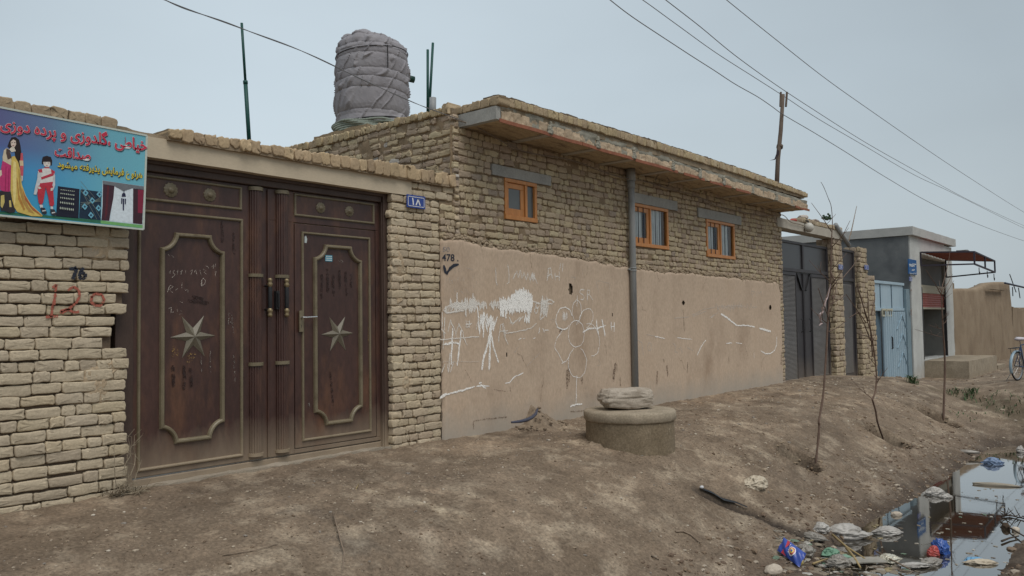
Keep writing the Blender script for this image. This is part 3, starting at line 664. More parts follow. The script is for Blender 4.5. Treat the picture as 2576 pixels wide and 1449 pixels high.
mb.grid(P); mb.grid(Pb, None, True)
mb.build('banner_sheet', mbn, ban)
mb = MB()
for a, b_ in ((bl2, br), (br, tr), (tr, tl2)): mb.bar((a[0], BY+.003, a[1]), (b_[0], BY+.003, b_[1]), .016, .014)
mb.build('banner_frame', flat('aluminium_edge', (.5, .55, .5), .5), ban)
def art(parent, name, polys, k=1):
    mb = MB(); mats = []
    for i, (c, pts) in enumerate(polys):
        key = tuple(c)
        if key not in mats: mats.append(key)
        mb.mi = mats.index(key); mb.poly([(q[0], BY-.0012*k-.00035*i, q[1]) for q in PX(pts, zb)])
    return mb.build(name, [pm(c) for c in mats], parent)
_pm = {}
def pm(c):
    if c not in _pm: _pm[c] = flat('print_ink', c, .5, .3, .12)
    return _pm[c]
WHT, RED, NAVY, YEL = (.72, .75, .75), (.52, .035, .075), (.015, .02, .05), (.68, .55, .05)
art(ban, 'green_edge', [((.03, .15, .09), [(-60, 1168), (600, 1225), (1060, 1268), (1520, 1330), (1515, 1352), (600, 1252), (-60, 1198)]), ((.16, .40, .14), [(1060, 1270), (1520, 1320), (1515, 1352), (1060, 1302)])])
art(ban, 'printed_woman', [
  ((.02, .012, .012), [(95, 440), (120, 395), (165, 390), (200, 420), (215, 480), (225, 560), (240, 640), (230, 700), (180, 700), (160, 600), (150, 520), (100, 510), (78, 490)]),
  ((.68, .56, .48), [(112, 440), (140, 415), (165, 430), (170, 465), (155, 495), (130, 500), (115, 475)]), ((.3, .12, .1), [(128, 478), (152, 476), (148, 484), (132, 486)]), ((.05, .03, .03), [(120, 448), (134, 446), (134, 452), (120, 454)]), ((.05, .03, .03), [(147, 446), (160, 446), (160, 452), (147, 452)]),
  ((.66, .60, .50), [(118, 498), (148, 498), (165, 540), (120, 550), (95, 520)]),
  ((.60, .52, .38), [(40, 530), (70, 505), (95, 520), (110, 560), (120, 640), (118, 700), (30, 690), (25, 600)]), ((.08, .05, .04), [(66, 510), (98, 525), (122, 610), (80, 630), (62, 560)]),
  ((.50, .04, .16), [(25, 640), (115, 690), (112, 800), (105, 960), (70, 975), (0, 950), (-10, 820), (5, 740)]), ((.34, .02, .10), [(58, 700), (66, 700), (60, 960), (48, 960)]), ((.34, .02, .10), [(88, 720), (96, 720), (90, 960), (80, 962)]),
  ((.65, .56, .45), [(-12, 745), (14, 740), (18, 790), (-4, 812), (-14, 800)]),
  ((.62, .46, .12), [(120, 600), (150, 590), (190, 660), (210, 740), (215, 820), (230, 900), (270, 1010), (330, 1110), (445, 1215), (440, 1228), (330, 1225), (180, 1180), (120, 1090), (108, 950), (112, 780)]),
  ((.75, .62, .25), [(140, 640), (165, 660), (172, 800), (165, 1000), (150, 1130), (135, 1000), (130, 800)]), ((.42, .25, .07), [(190, 720), (200, 740), (215, 900), (250, 1030), (300, 1130), (360, 1200), (300, 1180), (235, 1080), (200, 940)]), ((.45, .22, .05), [(170, 820), (178, 820), (200, 1000), (260, 1150), (250, 1170), (190, 1050)]), ((.4, .12, .05), [(230, 930), (262, 1010), (330, 1120), (430, 1212), (440, 1225), (340, 1160), (260, 1050)]),
  ((.55, .10, .13), [(215, 560), (236, 560), (244, 690), (240, 800), (215, 800), (205, 690)]), ((.62, .48, .3), [(200, 640), (240, 640), (243, 695), (206, 695)]), ((.62, .5, .42), [(218, 800), (238, 800), (235, 850), (222, 860)]),
  ((.03, .025, .03), [(-12, 960), (110, 970), (125, 1060), (160, 1180), (100, 1190), (40, 1170), (0, 1170)]), ((.55, .45, .15), [(5, 1010), (40, 1000), (44, 1080), (20, 1140), (2, 1120)]), ((.55, .45, .15), [(90, 1060), (110, 1060), (118, 1130), (96, 1130)])])
art(ban, 'printed_child', [
  ((.66, .62, .58), [(452, 630), (540, 630), (536, 680), (515, 706), (490, 710), (462, 690)]), ((.02, .012, .014), [(440, 640), (450, 600), (490, 588), (535, 600), (550, 640), (545, 690), (530, 690), (528, 652), (455, 652), (455, 680), (440, 675)]),
  ((.08, .06, .05), [(468, 660), (480, 660), (480, 665), (468, 665)]), ((.08, .06, .05), [(506, 662), (518, 662), (518, 667), (506, 667)]), ((.4, .15, .12), [(484, 688), (502, 690), (500, 695), (486, 694)]),
  ((.45, .04, .06), [(465, 708), (520, 708), (518, 730), (468, 730)]), ((.68, .66, .64), [(415, 730), (465, 720), (520, 722), (570, 750), (575, 800), (555, 880), (410, 880), (430, 800), (395, 760)]),
  ((.48, .04, .07), [(400, 735), (440, 725), (445, 765), (410, 765)]), ((.48, .04, .07), [(535, 730), (575, 750), (575, 775), (540, 770)]), ((.48, .04, .07), [(430, 815), (565, 765), (565, 795), (435, 840)]), ((.48, .04, .07), [(405, 880), (555, 862), (558, 905), (400, 905)]),
  ((.56, .58, .60), [(395, 770), (428, 775), (420, 880), (380, 1000), (352, 995), (372, 900), (390, 830)]), ((.56, .58, .60), [(560, 790), (578, 790), (578, 900), (560, 950), (540, 940), (558, 860)]),
  ((.47, .035, .055), [(395, 905), (480, 905), (470, 980), (452, 1080), (430, 1110), (405, 1085), (392, 1000)]), ((.47, .035, .055), [(475, 905), (555, 905), (560, 1000), (568, 1100), (545, 1128), (520, 1110), (505, 1020)]),
  ((.65, .6, .55), [(388, 908), (420, 915), (432, 935), (405, 940)]), ((.65, .6, .55), [(532, 930), (556, 925), (552, 955), (530, 960)]), ((.6, .6, .6), [(412, 1105), (448, 1105), (448, 1135), (420, 1140)]), ((.6, .6, .6), [(528, 1122), (555, 1125), (556, 1150), (530, 1155)]),
  ((.03, .03, .04), [(425, 1132), (470, 1140), (490, 1185), (485, 1205), (445, 1200), (428, 1170)]), ((.03, .03, .04), [(525, 1150), (570, 1155), (592, 1205), (580, 1222), (545, 1212), (528, 1190)]), ((.6, .6, .6), [(440, 1165), (478, 1160), (480, 1170), (442, 1178)]), ((.6, .6, .6), [(540, 1185), (575, 1180), (578, 1190), (542, 1198)])])
pol = [((.012, .014, .03), [(610, 908), (838, 938), (828, 1250), (590, 1228)])]
for i, yy in enumerate((945, 985, 1030, 1080, 1140)):
    for j in range(8):
        x = 645+19*j-4*i; y = yy+j*2.6; s = (6, 9, 11, 13, 15)[i]; q = (1, .9, .9, 1, 1)[i]
        pol.append(((.45, .50, .42), [(x-7, y), (x, y-s), (x+7, y), (x, y+s)]))
art(ban, 'cloth_sample', pol)
pol = [((.012, .03, .06), [(848, 940), (1066, 968), (1060, 1268), (832, 1245)])]
for a in range(-3, 6): pol.append(((.20, .24, .22), [(848+44*a, 942), (852+44*a, 942), (852+44*a+170, 1258), (848+44*a+170, 1258)] if 0 <= a <= 1 else [(850, 1010+52*a), (850, 1014+52*a), (1000, 1190+52*a), (1000, 1186+52*a)] if a < 0 else [(848, 1180-20*a), (848, 1184-20*a), (1060, 1000+14*a), (1060, 996+14*a)]))
for x, y in ((900, 980), (1045, 995), (970, 1060), (890, 1125), (1035, 1140), (955, 1215)):
    pol.append(((.16, .42, .55), [(x-32, y), (x-4, y-36), (x+30, y), (x+2, y+36)])); pol.append(((.02, .06, .12), [(x-14, y), (x, y-15), (x+14, y), (x, y+15)]))
art(ban, 'cloth_sample', pol)
art(ban, 'printed_curtain', [((.55, .66, .74), [(1080, 848), (1520, 910), (1508, 1318), (1066, 1272)]), ((.66, .74, .80), [(1200, 890), (1405, 925), (1398, 1295), (1165, 1270)]), ((.055, .022, .035), [(1085, 885), (1205, 905), (1195, 1030), (1165, 1180), (1150, 1275), (1068, 1268), (1080, 1120)]), ((.10, .02, .03), [(1130, 900), (1150, 905), (1130, 1200), (1100, 1260)]),
  ((.05, .02, .03), [(1402, 932), (1515, 945), (1502, 1200), (1498, 1310), (1400, 1300)]), ((.22, .02, .05), [(1452, 945), (1512, 950), (1502, 1195), (1450, 1190)]),
  ((.16, .17, .19), [(1082, 850), (1520, 912), (1518, 942), (1400, 928), (1300, 962), (1200, 905), (1084, 888)]), ((.02, .022, .06), [(1285, 990), (1300, 975), (1318, 985), (1326, 1020), (1280, 1020)]),
  ((.02, .022, .07), [(1275, 1035), (1288, 1035), (1286, 1095), (1275, 1095)]), ((.02, .022, .07), [(1292, 1040), (1308, 1040), (1304, 1165), (1292, 1165)]), ((.02, .022, .07), [(1314, 1040), (1326, 1040), (1324, 1098), (1314, 1098)]), ((.02, .022, .06), [(1303, 950), (1308, 950), (1308, 980), (1303, 980)])])
# Persian lettering: joined forms, laid from right to left
AR = {'خ': 'ﺥﺦﺧﺨ', 'ی': 'ﯼﯽﯾﯿ', 'ا': 'ﺍﺎ', 'ط': 'ﻁﻂﻃﻄ', 'گ': 'ﮒﮓﮔﮕ', 'ل': 'ﻝﻞﻟﻠ', 'د': 'ﺩﺪ', 'و': 'ﻭﻮ', 'ز': 'ﺯﺰ', 'پ': 'ﭖﭗﭘﭙ', 'ر': 'ﺭﺮ', 'ه': 'ﻩﻪﻫﻬ', 'ص': 'ﺹﺺﺻﺼ', 'ق': 'ﻕﻖﻗﻘ', 'ت': 'ﺕﺖﺗﺘ',
      'ن': 'ﻥﻦﻧﻨ', 'ع': 'ﻉﻊﻋﻌ', 'ف': 'ﻑﻒﻓﻔ', 'م': 'ﻡﻢﻣﻤ', 'ش': 'ﺵﺶﺷﺸ', 'ذ': 'ﺫﺬ', '،': '،', ' ': ' '}
def shape(s):
    o = []
    for i, ch in enumerate(s):
        fm = AR[ch]; pj = i > 0 and len(AR[s[i-1]]) == 4; nj = len(fm) == 4 and i+1 < len(s) and len(AR[s[i+1]]) >= 2
        pj = pj and len(fm) >= 2
        o.append(fm[3] if pj and nj else fm[1] if pj else fm[2] if nj and len(fm) == 4 else fm[0])
    return ''.join(reversed(o))
def fat_text(s, off):
    cu = bpy.data.curves.new('t', 'FONT'); cu.body = s; cu.size = 1; cu.resolution_u = 3; cu.offset = off
    o = bpy.data.objects.new('t', cu); COL.objects.link(o)
    me = bpy.data.meshes.new_from_object(o.evaluated_get(bpy.context.evaluated_depsgraph_get()))
    V = np.array([v.co[:] for v in me.vertices]); Fs = [list(q.vertices) for q in me.polygons]
    bpy.data.objects.remove(o); bpy.data.curves.remove(cu); bpy.data.meshes.remove(me); return V, Fs
def lettering(parent, name, s, quad, layers, k0):   # quad: lower left, lower right, upper right, upper left in banner sketch coordinates
    C = np.array(PX(quad, zb)); V0, _ = fat_text(s, 0); mn, mx_ = V0.min(0), V0.max(0); mb = MB()
    for i, (off, c, dx, dz) in enumerate(layers):
        V, Fs = fat_text(s, off); a = ((V[:, 0]-mn[0])/(mx_[0]-mn[0]))[:, None]; b_ = ((V[:, 1]-mn[1])/(mx_[1]-mn[1]))[:, None]
        Q = (C[0]*(1-a)+C[1]*a)*(1-b_)+(C[3]*(1-a)+C[2]*a)*b_
        mb.mi = i; mb.add(np.stack([Q[:, 0]+dx, np.full(len(Q), BY-.004-.0012*i-.0002*k0), Q[:, 1]+dz], 1), Fs)
    mb.build(name, [pm(c) for _, c, _, _ in layers], parent)
RL = [(.035, NAVY, .005, -.005), (.042, WHT, 0, 0), (.024, RED, 0, 0)]
lettering(ban, 'red_lettering', shape('خیاطی ،گلدوزی و پرده دوزی'), [(0, 350), (1540, 588), (1540, 398), (0, 176)], RL, 0)
lettering(ban, 'red_lettering', shape('صداقت'), [(575, 590), (948, 640), (948, 535), (575, 480)], RL, 1)
lettering(ban, 'yellow_lettering', shape('هرنو ع فرمایش پذیرفته میشود'), [(605, 740), (1495, 862), (1495, 750), (605, 638)], [(.05, NAVY, .004, -.004), (.018, YEL, 0, 0)], 2)
# ------------------------------------------------------------------ the brick house
house = thing('brick_house', 'long brick house with a canopy, three orange windows and chalk drawings on its plaster', 'house', (11.8, 6.65, 0))
HX0, HX1 = 6.88, 16.88
WIN = [(7.805, 8.462, 2.58, 3.108), (10.878, 12.0, 2.432, 3.11), (13.38, 14.55, 2.396, 3.076)]
LINT = [(7.56, 8.78, 3.112, 3.252), (10.80, 12.32, 3.114, 3.275), (13.07, 14.86, 3.08, 3.25)]
holes = [(6.5, HX0, 2.69, 4)]+[(a-.004, b+.004, c-.004, d+.004) for a, b, c, d in WIN]+LINT
pal_h = [(6, (.445, .362, .24)), (6, (.43, .348, .245)), (4, (.395, .312, .23)), (2.5, (.355, .275, .205)), (1.5, (.48, .405, .27)), (.8, (.32, .26, .205))]
mb = MB(); log_h = []
brickwork(mb, OX, UX, NX, 6.645, HX1, 1.90, 3.60, .083, [.105, .11, .11, .12, .20, .22], .010, pal_h, 31, holes=holes, depth=.013, gv=.010, rmax=.026, jit=.0045, wave=.009, log=log_h, ragged=(0, .01))
brickwork(mb, OX, UX, NX, 16.50, HX1, -.12, 1.92, .083, [.105, .2], .010, pal_h, 32, depth=.012, gv=.011, rmax=.026, jit=.005, ragged=(0, .01))
mb.mi = 1
mortar(mb, OX, UX, NX, 6.645, HX1, 1.8, 3.62, -.020, .010, .025, 33, holes=[(6.5, HX0-.03, 2.72, 4)]+[(a+.01, b-.01, c+.01, d-.01) for a, b, c, d in WIN], bulge=.035, c=(.70, .66, .60))
mortar(mb, OX, UX, NX, 16.4, HX1, -.3, 1.95, -.016, .008, .04, 34, c=(.7, .66, .6))
mb.build('front_wall', [m_fired, m_mortar], house, smooth=True)
mb = MB()
brickwork(mb, (HX0+.01, WALL+.005, 0), (0, 1, 0), (-1, 0, 0), -.03, 5.4, 2.30, 3.76, .083, [.11, .12, .2, .22, .21], .010, pal_h+[(2, (.43, .40, .36))], 35, depth=.014, gv=.012, rmax=.03, jit=.0065, wave=.012)
mb.mi = 1; mortar(mb, (HX0+.01, WALL, 0), (0, 1, 0), (-1, 0, 0), .0, 5.4, 2.2, 3.78, -.014, .010, .03, 36, bulge=.03, c=(.70, .66, .60))
mb.build('side_wall', [m_fired, m_mortar], house, smooth=True)
mb = MB()
brickwork(mb, (HX1-.005, 12.0, 0), (0, -1, 0), (1, 0, 0), 0, 5.36, 2.0, 3.60, .083, [.11, .2, .22], .010, pal_h, 37, depth=.010, gv=.012, rmax=.026)
mb.mi = 1; mb.box(HX0+.03, HX1-.02, WALL+.30, 12.02, -.5, 3.62, c=(.6, .56, .5))
mb.build('rear_wall', [m_fired, m_mortar], house, smooth=True)
mb = MB(); rough_box(mb, HX0+.02, HX1, WALL+.02, 12.0, 3.62, 3.755, .4, .006, c=(.8, .8, .78)); mb.build('roof', m_mortar, house)
# coping bricks round the roof edge
mb = MB(); r = np.random.default_rng(40)
pal_c = [(4, (.42, .335, .205)), (3, (.385, .30, .195)), (1, (.455, .375, .25))]
u = -.62
while u < 5.4:
    w = r.uniform(.098, .125)
    brick(mb, (HX0-.015, WALL, 0), (0, 1, 0), (-1, 0, 0), u, u+w-.006, 3.765+.01*math.sin(u*2), 3.862+r.normal(0, .006)+(.03 if u < .1 else 0), r.normal(0, .008), pick(r, pal_c), r, jit=.005, rmax=.035, back=.24) if u > -.02 else None
    u += w
u = 7.02; lift = lambda x: .045*math.sin(math.pi*np.clip((x-7)/9.8, 0, 1))-.035*np.clip((x-14)/3, 0, 1)
while u < 16.76:
    w = r.uniform(.085, .118); l = float(lift(u))
    brick(mb, (0, 6.045, 0), UX, NX, u, u+w-.005, 3.795+l*.6+r.normal(0, .002), 3.888+l+r.normal(0, .0022), r.normal(0, .004), pick(r, pal_c), r, jit=.003, rmax=.018, back=.24)
    u += w
u = 0
while u < .66:
    w = r.uniform(.11, .2)
    brick(mb, (7.0, 6.03, 0), (0, 1, 0), (-1, 0, 0), u, u+w-.006, 3.785-.02*u, 3.885-.03*u, r.normal(0, .006), pick(r, pal_c), r, jit=.005, rmax=.03, back=.2); u += w
mb.mi = 1
for x in np.arange(7.03, 16.74, .12): l = float(lift(x+.06)); rough_box(mb, x, x+.125, 6.052+r.uniform(0, .012), 6.30, 3.885+l-.01, 3.897+l+r.uniform(0, .012), .04, .006, 20, c=(.46, .45, .45), seed=int(x*9))
rough_box(mb, 7.04, 16.7, 6.08, 6.7, 3.74, 3.86, .15, .012, c=(.72, .72, .7)); rough_box(mb, HX0+.03, HX0+.26, 6.7, 12, 3.74, 3.84, .2, .01, c=(.72, .72, .7))
mb.build('coping', [m_fired, m_mortar], house, smooth=True)
# canopy
can = MB(); SOF = lambda x: 3.612-.0098*(x-7.0)
m_soffit = M('soffit_brick', (.38, .285, .175), (.48, .375, .24), 6, .95, .8, 26, c3=(.23, .165, .11), s3=4, w3=(.5, .66), fine=.25, fscale=30, stretch=(1, 4, 1))
BEAMS = [8.03, 9.09, 10.01, 11.15, 12.05, 12.93, 14.11, 15.22, 16.3]
xs = np.linspace(7.02, 16.86, 420); ys = np.linspace(6.085, 6.68, 22); A, B = np.meshgrid(xs, ys, indexing='ij')
dist = np.min(np.abs(A[..., None]-np.array(BEAMS+[7.0, 16.9])), -1)
Z = SOF(A)+.035*np.clip(dist/.45, 0, 1)**.6-.010*np.abs(fb(A*16, B*5, 0, 61, 3))-.008*fb(A*9, B*18, 0, 62, 3)
can.grid(np.stack([A, B, Z], -1), None, True)
can.build('canopy_soffit', m_soffit, house, smooth=True)
m_rib = M('dusty_rib', (.36, .325, .265), (.43, .39, .325), 4, .9, .3, 30, fine=.12)
for i, bx in enumerate(BEAMS):
    mb = MB(); rough_box(mb, bx-.055, bx+.055, 6.10, 6.66, SOF(bx)-.006, SOF(bx)+.09, .1, .003, seed=i); mb.build('canopy_beam', m_rib, house, bevel=.006)
mb = MB(); rough_box(mb, 6.995, 7.075, 6.07, 6.79, 3.612, 3.765, .06, .004, seed=3); mb.build('canopy_end_slab', m_conc, house, bevel=.008)
mb = MB(); A, B = np.meshgrid(np.linspace(7.09, 16.86, 1100), np.linspace(0, 1, 16), indexing='ij')      # broken brick ends and mud
cell = np.floor(A/.17+.4*fb(A*2.1, 0*A, 0, 63, 1)); hgt = .134+.018*vn(cell, 0*cell, 0, 66)+.016*fb(A*9, 0*A+3, 0, 67, 3)
edge_ = np.abs((A/.17+.4*fb(A*2.1, 0*A, 0, 63, 1)) % 1-.5)
rib = 1-np.abs(fb(A*34, B*1.2, 0, 68, 3)*2)
Yf = 6.082-.010*vn(cell, 0*cell+5, 0, 69)-.010*np.clip(rib-.3, 0, 1)-.014*fb(A*11, B*2.5, 0, 70, 3)+.028*sstep(.455, .495, edge_)
Yf[:, -1] += .03; Yf[:, -2] += .008
cc = np.ones((*A.shape, 4)); tint = 1+.14*vn(cell, 0*cell+9, 0, 71)
for q, v_ in enumerate((.455, .355, .25)): cc[..., q] = v_*tint
mb.grid(np.stack([A, Yf, SOF(A)+.008+B*hgt], -1), cc.reshape(-1, 4), False)
mb.mi = 1
A, B = np.meshgrid(np.linspace(7.07, 16.86, 500), np.linspace(0, .19, 14), indexing='ij')
near_b = np.min(np.abs(A[..., None]-np.array(BEAMS)), -1)
Y = 6.098-.022*np.clip(fb(A*5, B*16, 1, 64, 4)+.2, -.2, .9)-.012*sstep(.10, .14, B)
mb.grid(np.stack([A, Y, SOF(A)+B], -1), (.9, .93, .93), False)
rr_ = np.random.default_rng(72)
for bx in BEAMS[:-1]:
    for k in range(9): t_ = k/8; bm_blob(mb, (bx+rr_.normal(0, .006), 6.075, SOF(bx)+.02+.13*t_), (.062*(1-.62*t_), .028, .022), 2, .35, 2, int(bx*10)+k, 0, None, (.95, .98, .98))
mb.build('canopy_edge', [m_fired, M('grey_mortar', (.27, .25, .205), (.37, .345, .29), 5, .97, .9, 40, attr=True, fine=.25)], house, smooth=True)
for a, b_ in ((7.05, 8.7), (8.72, 10.0), (10.05, 11.3), (11.5, 12.2), (12.4, 13.2), (13.4, 14.0), (16.2, 16.95)):
    P = [(x, 6.072+.004*math.sin(x*7), SOF(x)+.004*math.sin(x*5+a)) for x in np.linspace(a, b_, 8)]; mb = MB()
    for p_, q_ in zip(P[:-1], P[1:]): mb.bar(p_, q_, .012, .042)
    mb.build('steel_angle', m_rust, house)
for i, (a, b, c, d) in enumerate(LINT):
    mb = MB(); rough_box(mb, a+.004, b-.004, WALL-.012, WALL+.1, c+.002, d-.002, .08, .004, seed=70+i); mb.build('lintel', m_conc, house, bevel=.006)
for i, (a, b, c, d) in enumerate(WIN):
    s = (a+b)/2; wd_ = b-a
    mb = MB(); f = .05; y0, y1 = WALL-.012, WALL+.10; mu = a+wd_*(.66 if i == 0 else .485 if i == 1 else .50)
    mb.box(a, b, y0, y1, d-f, d); mb.box(a, b, y0-.006, y1, c, c+f*1.15); mb.box(a, a+f, y0+.002, y1, c+f*1.15, d-f); mb.box(b-f, b, y0+.002, y1, c+f*1.15, d-f); mb.box(mu-.024, mu+.024, y0+.004, y1, c+f*1.15, d-f)
    w_ = mb.build('window', m_wood, house, bevel=.005)
    mb = MB(); x0, x1, z0, z1 = a+f+.004, mu-.028, c+f*1.15+.003, d-f-.003; q = .058; ys0, ys1 = y0+.022, y0+.05
    mb.box(x0, x1, ys0, ys1, z1-q*1.2, z1); mb.box(x0, x1, ys0, ys1, z0, z0+q*1.5); mb.box(x0, x0+q*.7, ys0, ys1, z0+q*1.5, z1-q*1.2); mb.box(x1-q*1.3, x1, ys0, ys1, z0+q*1.5, z1-q*1.2)
    mb.build('sash', m_wood, w_, bevel=.004)
    if i == 0:
        mb = MB(); mb.box(x0+q*.7, x1-q*1.3, ys0+.010, ys0+.013, z0+q*1.5, z1-q*1.2); mb.build('pane', m_pane, w_)
        mb = MB(); mb.box(mu+.026, b-f-.002, y0+.036, y0+.039, z0, z1); mb.build('pane', m_pane, w_)
    else:
        gl = bpy.data.materials.get('clear_pane')
        if not gl:
            gl = bpy.data.materials.new('clear_pane'); gl.use_nodes = True; t = gl.node_tree; t.nodes.clear()
            o_ = t.nodes.new('ShaderNodeOutputMaterial'); mxs = t.nodes.new('ShaderNodeMixShader'); tr_ = t.nodes.new('ShaderNodeBsdfTransparent'); gs = t.nodes.new('ShaderNodeBsdfGlossy'); gs.inputs['Roughness'].default_value = .02
            fr = t.nodes.new('ShaderNodeFresnel'); lk(t, fr.outputs[0], mxs.inputs[0]); lk(t, tr_.outputs[0], mxs.inputs[1]); lk(t, gs.outputs[0], mxs.inputs[2]); lk(t, mxs.outputs[0], o_.inputs[0])
        for (qa, qb, qy, qc, qd) in ((x0+q*.7, x1-q*1.3, ys0+.010, z0+q*1.5, z1-q*1.2), (mu+.024, b-f, y0+.036, z0, z1)):
            mb = MB(); mb.poly([(qa, qy, qc), (qb, qy, qc), (qb, qy, qd), (qa, qy, qd)]); mb.build('pane', gl, w_)
        for (ca, cb) in (((x0+.02, x0+(x1-x0)*.50), (mu+.03, mu+(b-mu)*.60)) if i == 1 else ((x0+.0, x0+(x1-x0)*.45), (mu+.04, mu+(b-mu)*.58))):
            xx = np.linspace(ca+.05, cb+.07, 40); P = np.stack([np.stack([xx, y0+.056+.003*np.sin((xx-ca)*48+i), np.full_like(xx, z)], -1) for z in (c+.03, d-.03)], 0); mb = MB(); mb.grid(P); mb.build('curtain', m_curt, w_, smooth=True)
        mb = MB()
        for bx in (x0+(x1-x0)*.22, x0+(x1-x0)*.56, mu+(b-mu)*.24, mu+(b-mu)*.47): mb.tube([(bx+.02, y0+.014, c+f), (bx+.02, y0+.014, d-f)], .006, 8)
        mb.build('window_bars', flat('dark_blue_bar', (.012, .012, .03), .5), w_)
    mb = MB(); mb.box(a+.02, b-.02, WALL+.24, WALL+.26, c, d); mb.build('room_shade_sheet', m_dark, w_)  # near-black sheet: the shade of the unlit room put into its colour
# plaster dado
def plY(x, z): return WALL-.03+.004*fb(np.asarray(x)*1.7, np.asarray(z)*1.7, 0, 81, 3)+.0012*fb(np.asarray(x)*14, np.asarray(z)*14, 0, 82, 2)
px_ = np.linspace(6.645, 16.70, 480)
topz = np.interp(px_, [6.64, 6.97, 7.3, 7.97, 8.66, 9.3, 10.5, 11.8, 13.1, 14.8, 16.7], [2.25, 2.262, 2.245, 2.207, 2.20, 2.178, 2.098, 2.09, 2.078, 2.055, 2.03])+.034*fb(px_*5, px_*0, 0, 83, 5)+.035*np.clip(fb(px_*2.1, 0*px_+4, 0, 84, 2), -.5, 0)
bv = np.linspace(0, 1, 96); A = np.repeat(px_[:, None], 96, 1); Bz = -.25+(topz[:, None]+.25)*bv[None]
rag = .06*fb(Bz*5, 0*Bz+2, 0, 85, 4)-.10*sstep(1.75, 2.0, Bz)-.05*sstep(.9, .2, Bz)*0
A = np.minimum(A, 16.66+rag)
Yp = plY(A, Bz)
D = Yp.copy(); D[:, -1] = WALL+.02; D[:, -2] = Yp[:, -2]+.008; D[-1, :] = WALL+.02; D[0, :] = WALL+.01
P = np.stack([A, D, Bz], -1); mb = MB()
keep = np.ones((479, 95), bool); ca = (A[:-1, :-1]+A[1:, 1:])/2; cb = (Bz[:-1, :-1]+Bz[1:, 1:])/2
for hx, hz, rx, rz in ((9.156, 1.715, .045, .085), (12.41, 1.555, .05, .035), (16.09, 1.49, .06, .05), (10.2, 1.36, .012, .02), (7.77, .86, .012, .02)):
    keep &= np.hypot((ca-hx)/rx, (cb-hz)/rz)+.25*fb(ca*30, cb*30, 0, 86, 2) > 1
i, j = np.meshgrid(np.arange(479), np.arange(95), indexing='ij'); a_ = (i*96+j)[keep]
mb.add(P.reshape(-1, 3), np.stack([a_, a_+96, a_+97, a_+1], 1).tolist())
mb.build('plaster_dado', m_plaster, house, smooth=True)
mb = MB(); mortar(mb, OX, UX, NX, 6.645, 16.6, -.3, 2.0, -.004, .012, .04, 87, c=(.42, .40, .38)); mb.build('wall_core', m_mortar, house, smooth=True)
mb = MB(); rr = np.random.default_rng(88)     # crumbs of mortar along the broken upper edge
for k in range(900):
    x = rr.uniform(6.7, 16.5); z = float(np.interp(x, px_, topz))+rr.normal(.012, .022); s = rr.uniform(.006, .024)
    bm_blob(mb, (x, WALL-.012, z), (s*1.6, s, s), 1, .5, 1.5, k, 0)
mb.build('plaster_crumbs', m_mortar, house)
# ---- chalk and paint on the plaster
def Z7(x, y): return onY((1700+x/1.5256)*.6289, (900+y/1.5256)*.6289, WALL-.03)
def Z8(x, y): return onY((2450+x/1.7053)*.6289, (1050+y/1.7053)*.6289, WALL-.03)
def chalk(name, strokes, w, mat, f=Z7, wob=.003, seed=0, label=None):
    mb = MB(); rr = np.random.default_rng(seed); kw = 1.45 if mat in (m_chalk2, m_chalk3) else 1.1
    for s in strokes:
        ww = w*kw
        if isinstance(s[0], (int, float)): ww, s = s[0]*kw, s[1:]
        ribbon(mb, PX(s, f), ww, plY, rng=rr, wob=wob, sub=.03)
    o = mb.build(name, mat, house)
    if label: o['label'] = label
def ell(cx, cy, rx, ry, a0=0, a1=360, tilt=0, n=26):
    ct, st = math.cos(R_(tilt)), math.sin(R_(tilt)); P = []
    for k in range(n+1):
        a = R_(a0+(a1-a0)*k/n); x, y = rx*math.cos(a), ry*math.sin(a); P.append((cx+x*ct-y*st, cy+x*st+y*ct))
    return P
def zig(x0, x1, yt, yb, n, seed, jit=6, slant=0):
    rr = np.random.default_rng(seed); P = []
    for k in range(n):
        x = x0+(x1-x0)*k/(n-1)+rr.normal(0, jit*.4); t_, b_ = (yt(x), yb(x)) if callable(yt) else (yt, yb)
        P.append((x+slant*((k+1) % 2), (t_ if k % 2 else b_)+rr.normal(0, jit)))
    return P
chalk('chalk_scribble', [zig(120, 245, lambda x: 505-(x-120)*.25, lambda x: 530-(x-120)*.1, 30, 1, 7), zig(150, 240, 470, 510, 18, 2, 9), zig(240, 310, 450, 525, 24, 3, 10), zig(280, 372, 470, 515, 26, 4, 9), zig(395, 450, 470, 505, 14, 5, 8),
    [(195, 410), (190, 470), (160, 490)], [(290, 415), (292, 460)], [(115, 510), (180, 480), (240, 475)], [(110, 520), (130, 535), (240, 520)]], .014, m_chalk2, seed=1, label='smudged white chalk scribble')
tb = lambda x: np.interp(x, [455, 500, 540, 575, 600, 640, 655], [440, 450, 415, 395, 388, 415, 440]); bb = lambda x: np.interp(x, [455, 480, 510, 545, 575, 600, 640, 655], [535, 560, 545, 520, 535, 525, 535, 500])
chalk('chalk_scribble', [zig(458, 655, tb, bb, 54, 6, 9), zig(460, 652, lambda x: tb(x)+12, lambda x: bb(x)-10, 50, 7, 10, 6), zig(515, 650, lambda x: tb(x)+14, lambda x: bb(x)-12, 44, 8, 9), zig(540, 650, lambda x: tb(x)+4, lambda x: bb(x)-30, 46, 9, 8, -6), zig(525, 645, lambda x: tb(x)+20, lambda x: bb(x)-20, 40, 19, 8, 4),
    zig(610, 640, 540, 600, 8, 10, 8)], .019, m_chalk, seed=2, label='dense white chalk patch')
